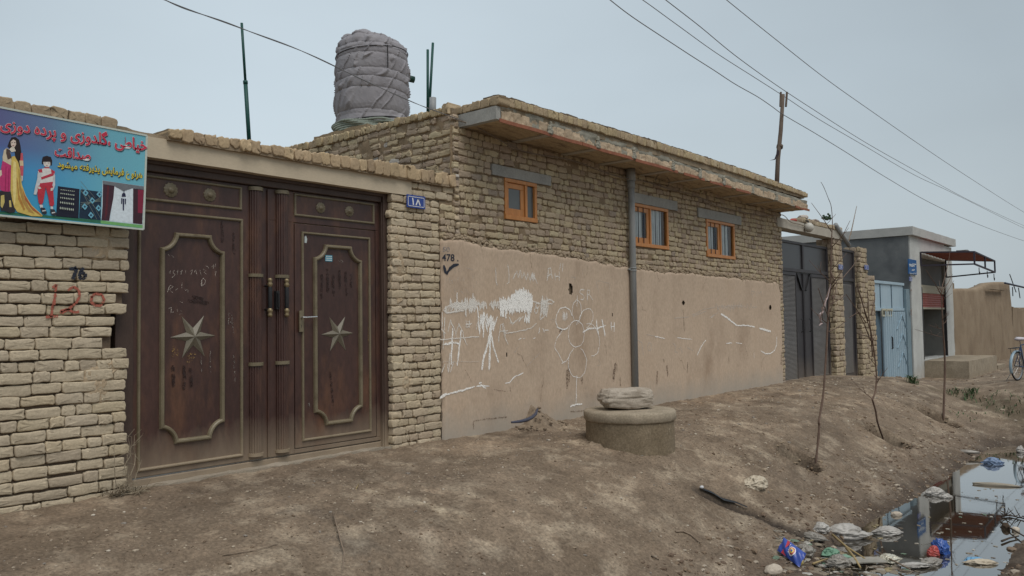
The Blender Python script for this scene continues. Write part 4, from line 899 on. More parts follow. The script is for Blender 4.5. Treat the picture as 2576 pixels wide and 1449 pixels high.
chalk('chalk_scribble', [ell(684, 492, 10, 16), ell(676, 520, 10, 18), zig(700, 750, 470, 560, 16, 11, 10), zig(705, 745, 440, 500, 10, 12, 9), [(715, 430), (712, 470), (740, 465), (735, 430)], [(700, 470), (760, 455), (788, 470), (770, 482)], [(700, 580), (740, 545), (745, 500)], [(655, 462), (700, 480), (770, 480)], [(530, 610), (560, 580), (580, 560)], [(515, 600), (540, 595)], [(510, 560), (530, 600)], [(570, 590), (600, 555)], [(575, 585), (582, 565)]], .012, m_chalk2, seed=3)
chalk('chalk_strokes', [[.03, (400, 560), (403, 620), (395, 700)], [.03, (400, 620), (385, 720), (360, 800), (345, 885)], [.028, (398, 640), (395, 760), (390, 885)], [.022, (400, 640), (415, 740), (448, 838)], [.016, (440, 560), (420, 620), (405, 640)], zig(330, 420, 545, 600, 22, 13, 14), zig(325, 375, 540, 650, 12, 14, 14), zig(390, 425, 575, 630, 12, 15, 10),
    [.02, (170, 628), (165, 700), (158, 850)], [.02, (222, 640), (212, 720), (196, 860)], [.022, (115, 728), (165, 718), (215, 725)], [.018, (180, 715), (205, 722)]], .015, m_chalk, seed=4, label='bold white chalk strokes and a letter H')
chalk('chalk_strokes', [[(105, 530), (103, 640), (125, 660)], [(120, 560), (115, 680), (110, 760)], [(138, 655), (155, 575), (160, 610)], [(155, 580), (185, 650), (190, 690)], [(190, 660), (205, 600), (230, 655)], [(228, 640), (235, 690), (258, 735)], [(330, 560), (310, 640)], [(445, 720), (460, 610), (478, 600), (490, 680)], [(470, 600), (485, 680), (505, 730)], [(455, 650), (505, 645)],
    [(90, 700), (200, 690), (330, 680)], [(480, 662), (560, 650), (640, 632), (680, 600)], [(135, 850), (140, 900)], [(150, 780), (142, 900)], [(120, 850), (100, 905)], [(160, 840), (175, 835), (150, 900)], [(250, 580), (248, 625), (272, 620)], [.012, (270, 582), (268, 630)], [.012, (245, 608), (285, 600)], [(255, 590), (272, 592)]], .009, m_chalk2, seed=5)
chalk('chalk_letters', [[(430, 262), (432, 340), (440, 370)], [(505, 240), (512, 300), (512, 350), (500, 362)], [(535, 330), (560, 280), (568, 320), (582, 270), (590, 325)], [(592, 325), (605, 290), (618, 335), (628, 290), (642, 335)], [(640, 350), (655, 290), (668, 320), (685, 360)], [(645, 315), (660, 300), (662, 330), (648, 325), (660, 345)], zig(645, 670, 295, 335, 10, 16, 4),
    [.012, (744, 340), (752, 265), (765, 262), (776, 330)], [.012, (742, 318), (770, 298)], [.011, (792, 290), (793, 340)], [.011, (793, 318), (815, 312)], [.011, (818, 280), (817, 345)], [(828, 228), (818, 275)], [(840, 232), (836, 285)]], .009, m_chalk2, seed=6, label='chalk letters IMMA AH')
chalk('chalk_letters', [[.012, (972, 395), (950, 392), (942, 412), (960, 425), (972, 440), (962, 458), (948, 452)], [.012, (990, 460), (990, 395), (1004, 400), (1000, 425), (990, 430)], [.012, (1000, 425), (1012, 440), (1022, 458)]], .011, m_chalk2, seed=7, label='chalk letters SR')
chalk('chalk_letters', [[.022, (1046, 575), (1048, 620), (1058, 668)], [.022, (1078, 575), (1088, 620), (1098, 678)], [.018, (1035, 632), (1060, 628), (1100, 612)], [.018, (1134, 592), (1136, 645)], [.018, (1154, 592), (1152, 652)], [.016, (1136, 620), (1154, 618)], [.022, (960, 655), (1000, 632), (1035, 628)]], .018, m_chalk, seed=8, label='two chalk letters H')
chalk('chalk_flower', [ell(922, 665, 49, 82), [.012]+ell(845, 570, 48, 68, 30, 340, 12), ell(925, 525, 28, 66, 110, 430), ell(982, 570, 40, 60, 150, 420, 20), ell(1010, 700, 52, 100, -110, 100, -8), ell(928, 840, 55, 92, -70, 250), [(842, 632), (800, 700), (790, 745), (815, 790), (842, 842)], [(830, 842), (862, 830), (880, 800)],
    [(922, 610), (928, 590), (935, 600)], [(928, 430), (925, 500)], [.012, (925, 915), (922, 1000), (920, 1092)], [.022, (885, 1108), (920, 1095), (958, 1092)], [.012, (905, 1098), (940, 1090)], zig(838, 865, 530, 580, 10, 17, 4), [(800, 620), (840, 638), (872, 632)]], .0085, m_chalk, wob=.004, seed=9, label='chalk drawn flower with round petals')
chalk('chalk_strokes', [[.028, (90, 1055), (130, 1030)], [.018, (120, 1035), (180, 1020), (240, 1005), (300, 985)], [.026, (330, 965), (345, 962)], [.018, (310, 985), (345, 980), (372, 995)], [.02, (340, 975), (355, 985)], [(345, 978), (390, 985)], [.014, (488, 965), (515, 960), (535, 935), (560, 920)], [(560, 920), (600, 900)], [.012, (690, 662), (700, 645)], [.012, (698, 625), (696, 660)], [(718, 630), (726, 655)], [(728, 640), (752, 640)], [(570, 698), (590, 690)], [(600, 694), (612, 688)], [.014, (660, 692), (675, 688)]], .012, m_chalk, seed=10)
chalk('chalk_numerals', [[(165, 265), (185, 260), (180, 275), (190, 285), (170, 292)], [(195, 262), (212, 265), (198, 275), (210, 290)], [(220, 265), (222, 290)], [(228, 275), (238, 280)], [(250, 262), (290, 270), (298, 275)], [(300, 262), (310, 265)], [(312, 285), (316, 290)], [(122, 335), (132, 325), (130, 345)], [(140, 330), (150, 322), (145, 345)], [(155, 345), (165, 335), (170, 355)], [(178, 330), (182, 350)], [(190, 325), (205, 320), (195, 342), (205, 345)],
    [(212, 325), (222, 328), (214, 335), (224, 345)], [(228, 325), (240, 325), (232, 340), (242, 345)], [(135, 355), (150, 350), (150, 368)], [(155, 358), (170, 352)], [(288, 310), (294, 318), (288, 325)], [(306, 340), (314, 350), (308, 358)], [(290, 365), (296, 375), (290, 382)], [(178, 390), (185, 420)], [(190, 400), (200, 395), (195, 415)], [(215, 400), (235, 425)], [(230, 400), (250, 395), (262, 420)]], .006, m_chalk3, seed=11, label='small faint chalk figures')
chalk('check_mark', [[.032, (112, 245), (122, 285), (132, 294), (152, 265), (175, 248), (205, 240)]], .03, m_ink, wob=.001, seed=12)
chalk('plaster_scratches', [[(100, 835), (330, 835)], [(540, 780), (570, 740)], [(620, 860), (700, 780)], [(1040, 330), (1060, 420)], [(1050, 340), (1120, 355), (1130, 420)], [(890, 320), (920, 320), (905, 335)], [(760, 580), (790, 570), (775, 600)], [(1055, 820), (1070, 850), (1050, 860)], [(960, 300), (965, 270)]], .007, m_chalk3, seed=13)
chalk('plaster_stain', [[.05, (868, 880), (866, 1000)], [.03, (875, 850), (880, 960)], [.04, (955, 930), (958, 970)], [.03, (1160, 840), (1150, 940)], [.03, (1150, 880), (1146, 960)], [.04, (1190, 930), (1192, 985)], [.025, (1168, 850), (1172, 890)], [.02, (518, 990), (520, 1015)], [.05, (820, 640), (832, 630), (822, 660)]], .03, m_smear_shade, seed=14)
rc_ = np.random.default_rng(191)
def wander(x, y, dx, dy, n): 
    P = [(x, y)]
    for k in range(n): x += dx*rc_.uniform(.3, 1.5)+rc_.normal(0, 4); y += dy*rc_.uniform(.3, 1.5)+rc_.normal(0, 3); P.append((x, y))
    return P
chalk('plaster_crack_and_gap_shade', [wander(640, 160, 3, 22, 6), wander(330, 110, 5, 16, 5), wander(1010, 210, -4, 20, 7), wander(560, 780, 8, 16, 8), wander(240, 880, 6, 15, 6), wander(720, 930, -6, 18, 7), wander(1100, 700, 4, 20, 6), wander(420, 1000, 14, 4, 6)], .007, m_smear_shade, wob=.002, seed=21)
chalk('plaster_crack_and_gap_shade', [wander(300, 60, 3, 18, 5), wander(640, 90, -4, 20, 6), wander(900, 560, 6, 16, 7), wander(450, 640, 5, 18, 7), wander(1040, 640, -4, 16, 6), wander(200, 300, 8, 10, 5)], .009, m_smear_shade, f=lambda x, y: Z8(x, y), wob=.002, seed=22)
chalk('plaster_crack_and_gap_shade', [[(296, 1248), (294, 1197), (330, 1190), (380, 1183), (440, 1177), (500, 1169)], [(885, 1139), (930, 1136), (978, 1131)]], .016, m_smear_shade, wob=.002, seed=20)  # not cracks: dark ribbons paint the shaded gap under the plaster's lower edge
Sz = dict(f=Z8)
chalk('chalk_strokes', [[.03, (738, 350), (790, 385), (835, 420), (850, 430)], [.022, (850, 430), (920, 430), (970, 440)], [.035, (1000, 448), (1040, 460), (1078, 470)], [.020, (1120, 505), (1118, 560), (1105, 600), (1075, 622), (1040, 622), (1010, 602)], [.018, (575, 635), (595, 590), (625, 540), (636, 530)], [.014, (290, 505), (355, 518)], [.010, (440, 512), (490, 520), (540, 525)], [.016, (775, 552), (815, 548)], [.012, (840, 548), (882, 552)], [.01, (965, 610), (966, 655)], [.012, (668, 380), (692, 358)]], .02, m_chalk, f=Z8, seed=15, label='long chalk line and hook')
chalk('chalk_scribble', [zig(700, 890, 285, 320, 34, 18, 8), zig(720, 985, 295, 310, 26, 20, 6), [(540, 360), (620, 320), (700, 305)], [(545, 370), (640, 330)], [(420, 380), (520, 372)], [(660, 380), (720, 340)], [(945, 190), (955, 240)], [(948, 195), (968, 200), (955, 220)], [(975, 205), (985, 230)], [(990, 200), (1000, 215), (1012, 195), (1015, 225)], [(130, 545), (165, 528), (200, 545), (210, 640)], ell(252, 575, 12, 28), [(410, 550), (430, 570), (425, 610), (445, 615)], [(445, 590), (465, 580), (475, 620)], [(230, 490), (300, 505)], [(510, 580), (550, 600)]], .012, m_chalk3, f=Z8, seed=16)
chalk('plaster_stain', [[.05, (370, 700), (378, 780)], [.04, (305, 740), (302, 830)], [.03, (345, 655), (355, 680)], [.05, (1150, 610), (1150, 700)], [.02, (480, 320), (490, 470)], [.03, (510, 680), (512, 750)], [.02, (790, 640), (795, 690)], [.03, (20, 680), (10, 800)]], .03, m_smear_shade, f=Z8, seed=17)
def stencil(name, s, quad, mat, label):
    C = np.array(PX(quad, Z7)); V, Fs = fat_text(s, .02); mn, mx_ = V.min(0), V.max(0); mb = MB()
    a = ((V[:, 0]-mn[0])/(mx_[0]-mn[0]))[:, None]; b_ = ((V[:, 1]-mn[1])/(mx_[1]-mn[1]))[:, None]; Q = (C[0]*(1-a)+C[1]*a)*(1-b_)+(C[3]*(1-a)+C[2]*a)*b_
    mb.add(np.stack([Q[:, 0], plY(Q[:, 0], Q[:, 1])-.003, Q[:, 1]], 1), Fs); o = mb.build(name, mat, house); o['label'] = label
stencil('stencil_number', '478 .', [(102, 220), (203, 224), (203, 178), (102, 176)], m_ink, 'black stencilled 478')
stencil('stencil_number', '50', [(106, 164), (150, 166), (150, 136), (106, 132)], m_blueink, 'faded blue stencil')
# downpipe
mb = MB(); mb.tube([(10.72, 6.565, -.15), (10.72, 6.565, 3.3), (10.72, 6.565, 3.58)], .05, 20)
for z in (2.03, 2.07): mb.tube([(10.72, 6.565, z-.008), (10.72, 6.565, z+.008)], .058, 20)
mb.tube([(10.72, 6.565, 3.30), (10.72, 6.565, 3.42)], .06, 20); mb.tube([(10.72, 6.565, 3.42), (10.72, 6.565, 3.6)], .07, 20)
mb.box(10.65, 10.79, 6.57, 6.64, 2.04, 2.06)
mb.build('downpipe', m_pipe, house, smooth=True)
# ------------------------------------------------------------------ number plates
def plate(s, x0, x1, z0, z1, y, label, par=None):
    cx, cz = (x0+x1)/2, (z0+z1)/2; t = thing('number_plate', label, 'number plate', (cx, y, cz), group='blue house number plates')
    mb = MB(); mb.box(x0, x1, y-.006, y+.002, z0, z1); mb.build('plate', flat('enamel_blue', (.022, .055, .26), .35, .5), t, bevel=.003)
    b_ = (z1-z0)*.07; mb = MB(); o_ = (z1-z0)*.12
    for q in ((x0+o_, x1-o_, z1-o_-b_*.6, z1-o_), (x0+o_, x1-o_, z0+o_, z0+o_+b_*.6), (x0+o_, x0+o_+b_*.6, z0+o_, z1-o_), (x1-o_-b_*.6, x1-o_, z0+o_, z1-o_)): mb.box(q[0], q[1], y-.0075, y-.0062, q[2], q[3])
    w = flat('enamel_white', (.75, .75, .75), .4); mb.build('border', w, t)
    V, Fs, adv, nb = [], [], 0.0, 0
    for ch in s:
        v_, f_ = fat_text(ch, .02); v_[:, 0] += adv-v_[:, 0].min(); adv = v_[:, 0].max()+.17; V.append(v_); Fs += [[q_+nb for q_ in f] for f in f_]; nb += len(v_)
    V = np.concatenate(V); mn, mx_ = V.min(0), V.max(0); k = (z1-z0)*.56/(mx_[1]-mn[1]); V = (V-(mn+mx_)/2)*k
    mb = MB(); mb.add(np.stack([cx+V[:, 0]*1.25, np.full(len(V), y-.0085), cz+V[:, 1]], 1), Fs); mb.build('numerals', w, t)
plate('۱۸', 6.095, 6.378, 2.555, 2.70, WALL-.03, 'blue enamel plate with white numerals on the brick pier right of the brown gate')
# ------------------------------------------------------------------ water tank on the roof
TX, TY, TZ0, TZ1 = 7.78, 9.17, 4.13, 5.46
tank = thing('water_tank', 'roof water tank wrapped in a grey quilted cover tied with cord', 'water tank', (TX, TY, 3.75))
mb = MB(); rough_box(mb, TX-.6, TX+.6, TY-.6, TY+.6, 3.70, 4.02, .1, .02, c=(.8, .78, .72)); mb.build('base', m_mortar, tank, smooth=True)
nt_, nv_ = 260, 190; th = np.linspace(0, 2*math.pi, nt_+1); v = np.linspace(0, 1, nv_); TH, V_ = np.meshgrid(th, v, indexing='ij')
prof = np.interp(V_, [0, .03, .10, .2, .5, .72, .83, .90, .95, .985, 1.0], [.545, .525, .505, .525, .535, .53, .515, .475, .42, .30, 0.02])
ct, st = np.cos(TH), np.sin(TH); tilt = .02*np.sin(TH+1.0)+.012*fb(ct*2, st*2, 0, 91, 2)
lev = np.array([-.02, .125, .36, .475, .565, .735, .84, .92, 1.02]); vv = V_+tilt*sstep(1, .9, V_)
k = np.clip(np.searchsorted(lev, vv.ravel())-1, 0, len(lev)-2).reshape(vv.shape); fr = (vv-lev[k])/(lev[k+1]-lev[k])
puff = np.clip(np.sin(np.pi*np.clip(fr, 0, 1)), 0, 1)**.28
dg = TH*4.6-V_*7+1.2*fb(ct*1.5, st*1.5, V_*2, 92, 3); fold = 1-np.abs(vn(dg, V_*2.0+k*5.3, 0, 93)); fold = np.clip((fold-.84)/.16, 0, 1)**1.2
fold2 = 1-np.abs(fb(TH*7+V_*14, V_*7-TH*2, k*3.0, 94, 3)*2); fold2 = np.clip((fold2-.7)/.3, 0, 1)
rad = prof+.022*(puff-.8)+.034*fold*(.1+.9*puff)+.004*fold2+.012*fb(ct*2.5, st*2.5, V_*4, 95, 3)
rad = np.where(V_ > .82, rad+.045*fb(ct*2.6, st*2.6, V_*10, 96, 3)*sstep(1, .95, V_), rad); rad = np.maximum(rad, .0)
ZT = TZ0+(TZ1-TZ0)*V_+sstep(.85, 1, V_)*(.05*fb(ct*2.2*prof*3, st*2.2*prof*3, 0, 97, 4)+.03)-.05*ct*sstep(.8, 1, V_)
P = np.stack([TX+rad*ct, TY+rad*st, ZT], -1); mb = MB(); mb.grid(P)
mb.build('quilted_cover', m_fabric, tank, smooth=True)
mb = MB(); ang = np.linspace(0, 2*math.pi, 60)
for (z, rr_, w_) in ((5.22, .53, .006), (4.20, .525, .010)):
    mb.tube([(TX+rr_*math.cos(a), TY+rr_*math.sin(a), z+.05*math.sin(a+2.2)) for a in ang], w_, 6)
ax = R_(-108); q = lambda z, e=0: (TX+(.575+e)*math.cos(ax), TY+(.575+e)*math.sin(ax), z)
mb.tube([q(5.23), q(5.14, .005), q(5.04, .01), q(4.9, .008)], .008, 6)
mb.build('cord', flat('dark_cord', (.03, .028, .03), .9), tank)
mb = MB(); rr = np.random.default_rng(98)
for z in np.linspace(3.98, 4.16, 7): mb.tube([(TX+(.56+.02*math.sin(a*7+z*40))*math.cos(a), TY+(.56+.02*math.sin(a*7+z*40))*math.sin(a), z+.012*math.sin(a*5+z*30)) for a in ang], .018, 6)
mb.build('tied_skirt', flat('pale_green_rag', (.22, .25, .215), .95, fine=.3), tank, smooth=True)
mb = MB(); mb.tube([(TX+.52, TY-.2, 4.98), (TX+.62, TY-.24, 4.97)], .05, 12); mb.build('outlet', flat('dark_green_pipe', (.01, .045, .035), .5), tank, smooth=True)
# ------------------------------------------------------------------ poles on the roofs
m_gp = flat('green_painted_pole', (.012, .07, .06), .5)
def P3(px, py, Y): x, z = onY(px, py, Y); return (x, Y, z)
t = thing('pole', 'single thin dark green pole behind the gate wall', 'pole', P3(627, 352, 9.0)); a, b_ = P3(629, 390, 9), P3(608, 58, 9)
mid = tuple(a[i]*.45+b_[i]*.55 for i in range(3)); mb = MB(); mb.tube([a, mid], .026, 10); mb.tube([mid, b_], .017, 10); mb.tube([tuple(mid[i]-(mid[i]-a[i])*.02 for i in range(3)), tuple(mid[i]+(b_[i]-mid[i])*.03 for i in range(3))], .03, 10)
mb.build('shaft', m_gp, t, smooth=True)
for (p0, p1, lab) in (((1076, 275), (1076, 125), 'shorter upright green pole beside the grey vent pipe on the roof'), ((1079, 273), (1089, 108), 'taller slightly leaning green pole beside the grey vent pipe on the roof')):
    mb = MB(); Yq = 9.5 if p1[1] == 125 else 9.6; mb.tube([P3(p0[0], p0[1]+20, Yq), P3(*p1, Yq)], .022, 10); o = mb.build('pole', m_gp, smooth=True); tag(o, lab, 'pole', 'green poles on the house roof')
mb = MB(); c0, c1 = P3(1088, 300, 9.3), P3(1089, 246, 9.3); mb.tube([c0, c1], .055, 16); o = mb.build('vent_pipe', m_pipe, smooth=True); tag(o, 'short thick grey vent pipe standing on the brick house roof', 'pipe')
wp = thing('utility_pole', 'rough wooden pole with a dark rag, carrying a power wire above the house roof', 'pole', P3(1953, 470, 7.5))
m_pw = M('weathered_pole', (.10, .075, .06), (.15, .115, .09), 6, .9, .4, 40, stretch=(3, 3, .3), fine=.2)
mb = MB(); mb.tube([P3(1953, 490, 7.5), P3(1957, 400, 7.5), P3(1964, 330, 7.5), P3(1970, 238, 7.5)], [.058, .053, .050, .042], 10); mb.tube([P3(1961, 372, 7.5), P3(1962, 366, 7.5)], .078, 10); mb.build('post', m_pw, wp, smooth=True)
for dx in (-7, 7):
    mb = MB(); mb.tube([P3(1970+dx, 268, 7.48), P3(1972+dx*1.1, 232, 7.48)], .028, 8); mb.build('cleat', m_pw, wp)
mb = MB(); q0 = P3(1957, 375, 7.47); q1 = P3(1948, 400, 7.45); q2 = P3(1935, 404, 7.42); mb.poly([q0, P3(1962, 385, 7.47), P3(1952, 398, 7.45), q1]); mb.poly([q1, P3(1952, 398, 7.45), P3(1950, 402, 7.43), q2]); mb.build('rag', flat('dark_rag', (.03, .02, .025), .9), wp)
# ------------------------------------------------------------------ wires
m_wire = flat('grey_wire', (.17, .17, .175), .6)
def wire(label, pts, Ys, r, mat=m_wire, name='power_wire', group='overhead wires', dbl=0):
    n = len(pts); P = [P3(p[0], p[1], Ys[0]+(Ys[1]-Ys[0])*i/(n-1)) for i, p in enumerate(pts)]
    C = []        # Catmull-Rom
    for i in range(n-1):
        p0, p1, p2, p3 = (Vector(P[max(i-1, 0)]), Vector(P[i]), Vector(P[i+1]), Vector(P[min(i+2, n-1)]))
        for k in range(6):
            t_ = k/6; C.append(.5*((2*p1)+(p2-p0)*t_+(2*p0-5*p1+4*p2-p3)*t_*t_+(3*p1-p0-3*p2+p3)*t_**3))
    C.append(Vector(P[-1])); mb = MB(); mb.tube(C, r, 6)
    if dbl: mb.tube([c+Vector((0, 0, dbl*math.sin(i*.5))) for i, c in enumerate(C)], r, 6)
    o = mb.build(name, mat, smooth=True); tag(o, label, 'wire', group)
wire('twisted service wire from the upper left down to the house corner, crossing the water tank', [(300, -52), (415, 0), (500, 33), (608, 72), (735, 118), (850, 171), (930, 208), (1030, 254), (1100, 280), (1166, 305)], (4.6, 6.6), .0032, dbl=.006)
wire('kinked lowest power wire tied to the wooden roof pole', [(1450, -70), (1535, 0), (1590, 42), (1662, 90), (1740, 141), (1795, 176), (1850, 212), (1905, 243), (1942, 268), (1962, 283), (1990, 300), (2050, 335), (2130, 384), (2230, 447), (2340, 510), (2450, 560), (2576, 606), (2700, 645)], (7.45, 7.45), .0085)
wire('power wire passing just behind the top of the wooden pole', [(1540, -50), (1617, 0), (1700, 60), (1800, 132), (1900, 196), (1975, 244), (2060, 300), (2180, 370), (2300, 440), (2400, 487), (2576, 574), (2700, 630)], (7.6, 7.6), .0075)
wire('power wire just above the one that passes the pole top', [(1600, -60), (1675, 0), (1760, 66), (1850, 140), (1950, 212), (2050, 278), (2180, 360), (2300, 428), (2400, 484), (2480, 524), (2600, 578), (2720, 625)], (5.6, 7.4), .0068)
wire('topmost power wire, far from the others in the right of the sky', [(1750, -65), (1828, 0), (1950, 98), (2080, 200), (2200, 285), (2330, 375), (2440, 448), (2576, 534), (2700, 605)], (5.2, 5.2), .006)
m_cab = flat('pale_cable', (.20, .16, .125), .7)
def z6(x, y): return ((1750+x/1.662)*.6289, (350+y/1.662)*.6289)
wire('thin pale cable hanging under the canopy along the house front', [z6(*q) for q in [(105, 208), (260, 262), (490, 390), (640, 440), (880, 480), (1100, 560), (1240, 600), (1400, 630), (1520, 668), (1700, 715), (1780, 745), (1850, 785), (2000, 820), (2130, 850), (2250, 850), (2300, 850), (2350, 895), (2410, 910), (2465, 930)]], (6.55, 6.6), .008, m_cab, 'cable', 'thin cables on the walls')
wire('loose looped cable end on the canopy underside between the pipe and third window', [z6(*q) for q in [(1450, 620), (1460, 590), (1500, 575), (1540, 620), (1520, 665), (1470, 640), (1500, 660), (1600, 690)]], (6.45, 6.55), .006, m_cab, 'cable', 'thin cables on the walls')
# ------------------------------------------------------------------ second yard wall with the black gates
m_blk = M('black_gate_paint', (.030, .028, .032), (.042, .039, .043), 3, .5, .1, 30, fine=.12, stretch=(1, 1, .4), dust=(-.3, .5, (.16, .13, .105)), spec=.4)
m_louv = M('dusty_louvre', (.13, .122, .118), (.165, .155, .148), 3, .5, .1, 30, fine=.12, dust=(-.3, .9, (.15, .125, .10)), spec=.4)
def Zr1(x, y, Y=6.80): return onY((3000+x/1.61)*.6289, (700+y/1.61)*.6289, Y)
wall2 = thing('boundary_wall', 'yellow brick gate pillars with a concrete beam and brick coping over the black louvred gate', 'wall', (20.4, 6.7, -.2))
pal_p = [(4, (.42, .345, .235)), (3, (.39, .315, .225)), (2, (.35, .28, .21)), (1, (.45, .375, .26))]
PIL = [(20.12, 20.76, -.35, 3.20), (22.16, 22.76, -.5, 3.12), (22.77, 23.38, -.6, 2.40)]
for i, (a, b, c, d) in enumerate(PIL):
    mb = MB(); brickwork(mb, OX, UX, NX, a, b, c, d, .135, [.3, .17, .24], .016, pal_p, 100+i, depth=.012, gv=.020, rmax=.035, jit=.006, ragged=(.02, .03))
    brickwork(mb, (a+.005, WALL, 0), (0, 1, 0), (-1, 0, 0), 0, .42, c, d, .135, [.2, .16], .016, pal_p, 110+i, depth=.012, gv=.011, rmax=.026, jit=.005)
    brickwork(mb, (b-.005, WALL+.4, 0), (0, -1, 0), (1, 0, 0), 0, .4, c, d, .083, [.2, .11], .010, pal_p, 114+i, depth=.01)
    mb.mi = 1; rough_box(mb, a+.02, b-.02, WALL+.015, WALL+.42, c, d-.01, .15, .004, c=(.62, .58, .54)); mb.build('pillar', [m_fired, m_mortar], wall2, smooth=True)
mb = MB(); rough_box(mb, 16.62, 20.72, WALL-.02, WALL+.28, 3.20, 3.40, .1, .006, seed=5); mb.build('lintel_beam', M('worn_concrete', (.36, .33, .28), (.44, .41, .35), 4, .9, .4, 30, fine=.15), wall2, bevel=.012)
mb = MB(); r = np.random.default_rng(120); u = 18.0
while u < 20.75:
    w = r.uniform(.1, .13); brick(mb, (0, WALL-.03, 0), UX, NX, u, u+w-.006, 3.41, 3.51+r.normal(0, .008), r.normal(0, .008), pick(r, pal_p), r, jit=.006, rmax=.03, back=.24); u += w
mb.build('coping', m_fired, wall2, smooth=True)
m_red = M('red_painted_steel', (.34, .075, .04), (.42, .11, .06), 4, .6, fine=.12)
mb = MB(); 
for x in (17.2, 18.0, 19.0): mb.bar((x, 7.3, 3.52), (x+1.6, 9.4, 3.62), .12, .05)
mb.bar((16.95, 7.4, 3.45), (19.5, 7.35, 3.50), .09, .09); mb.bar((17.0, 8.6, 3.28), (20.0, 8.6, 3.28), .14, .1)
o = mb.build('steel_rafters', m_red); tag(o, 'orange red steel roof bars showing behind the beam over the black gate', 'roof bars')
for i, (x, s, c) in enumerate(((18.35, .11, (.45, .40, .36)), (19.15, .08, (.3, .25, .22)), (17.75, .07, (.5, .12, .1)))):
    mb = MB(); bm_blob(mb, (x, 6.72, 3.415+s*.35+(.10 if x > 18 else 0)), (s*1.8, s, s*.5), 2, .5, 2, i); o = mb.build('rag', flat('rag_cloth_%d' % i, c, .95)); tag(o, ['pale bundled rag on the coping left end above the black gate', 'small dark bundled rag on the coping above the black gate', 'dull red bundled rag at the beam end under the canopy'][i], 'rag')
mb = MB(); q = onY((3000+380/1.61)*.6289, (700+338/1.61)*.6289, WALL-.12); bm_blob(mb, (q[0], WALL-.12, q[1]), (.10, .10, .11), 3, .02); mb.mi = 1; mb.tube([(q[0], WALL-.12, q[1]+.09), (q[0], WALL-.1, q[1]+.15), (q[0]+.02, WALL-.015, q[1]+.16)], .02, 8)
o = mb.build('lamp_globe', [flat('milky_globe', (.50, .48, .43), .4), m_black], smooth=True); tag(o, 'small round white globe lamp on the concrete beam over the black gate', 'lamp')
mb = MB(); q = onY((3000+510/1.61)*.6289, (700+285/1.61)*.6289, WALL); 
for k in range(26): a = rng0.normal(0, .045, 3); bm_blob(mb, (q[0]+a[0], WALL+.05+a[1], q[1]+abs(a[2])), (.04, .03, .03), 1, .5, 2, k)
o = mb.build('rag', flat('green_rag', (.05, .08, .05), .9)); tag(o, 'dark green bundle at the right end of the brick coping', 'rag')
mb = MB(); a, b_ = onY((3000+545/1.61)*.6289, (700+320/1.61)*.6289, WALL-.03), onY((3000+632/1.61)*.6289, (700+455/1.61)*.6289, WALL-.03); mb.tube([(a[0], WALL-.05, a[1]), (b_[0], WALL-.05, b_[1])], .055, 10); o = mb.build('slanting_pipe', m_pipe, smooth=True); tag(o, 'grey pipe sloping down from the coping to the small black door', 'pipe')
def louvre(name, par, x0, x1, z0, z1, y):
    n = int((z1-z0)/.0275); P = []
    for k in range(n):
        z = z0+(z1-z0)*k/n; h = (z1-z0)/n; P += [(y-.016, z), (y-.015, z+h*.15), (y-.001, z+h*.82), (y+.004, z+h*.84), (y+.004, z+h*.98)]
    A = np.array([[(x, yy, zz) for yy, zz in P] for x in (x0, x1)]); mb = MB(); mb.grid(A); mb.build(name, m_louv, par)
GB = 6.82
bg = thing('metal_gate', 'black double metal gate with grey louvred panels between the house and the brick pillar', 'gate', (18.5, GB, -.1))
def bx(mb, x0, x1, z0, z1, y0=GB-.03, y1=GB+.03): mb.box(x0, x1, y0, y1, z0, z1)
mb = MB(); bx(mb, 16.86, 16.93, -.2, 2.99); bx(mb, 20.06, 20.14, -.2, 2.99); bx(mb, 16.93, 20.06, 2.93, 2.99); bx(mb, 18.44, 18.54, 2.38, 2.93); bx(mb, 16.93, 20.06, 2.30, 2.38, GB-.04); mb.build('gate_frame', m_blk, bg, bevel=.006)
for a, b in ((16.93, 18.44), (18.54, 20.06)):
    mb = MB(); bx(mb, a, b, 2.38, 2.93, GB, GB+.01); mb.build('transom_panel', flat('dark_panel', (.028, .027, .029), .35, .5), bg)
for a, b, la, lb in ((16.94, 18.46, 16.97, 17.98), (18.48, 20.05, 18.99, 19.98)):
    mb = MB(); bx(mb, a, b, -.16, 2.29, GB, GB+.02)
    for q in ((a, a+.03, -.16, 2.29), (b-.03, b, -.16, 2.29), (la, lb, -.16, -.08), (la, lb, 2.22, 2.29), ((lb if a < 18 else la-.04), (lb+.04 if a < 18 else la), -.16, 2.29)): bx(mb, *q, GB-.03, GB)
    lf = mb.build('door_leaf', m_blk, bg, bevel=.004); louvre('louvre', lf, la, lb, -.08, 2.22, GB-.004)
    mb = MB(); s = (lb+b)/2 if a < 18 else (a+la)/2
    mb.bar((s-.16 if a < 18 else s+.16, GB-.02, 2.28), (s+.14 if a < 18 else s-.14, GB-.02, 1.9), .04, .03); mb.tube([(s, GB-.03, .95), (s, GB-.07, .97), (s, GB-.07, 1.23), (s, GB-.03, 1.25)], .012, 8); mb.build('pull_handle', m_black, lf)
sdr = thing('side_gate', 'narrow black louvred metal door between the two brick pillars', 'door', (21.4, GB, -.2))
mb = MB(); bx(mb, 20.76, 20.84, -.3, 3.02); bx(mb, 22.06, 22.15, -.3, 3.02); bx(mb, 20.84, 22.06, 2.96, 3.02); bx(mb, 20.84, 22.06, 2.2, 2.28); bx(mb, 20.84, 22.06, 2.28, 2.96, GB, GB+.01); mb.build('door_frame', m_blk, sdr, bevel=.006)
mb = MB(); bx(mb, 20.85, 22.05, -.25, 2.19, GB, GB+.02); lf = mb.build('door_leaf', m_blk, sdr); louvre('louvre', lf, 20.92, 21.86, -.15, 2.12, GB-.004)
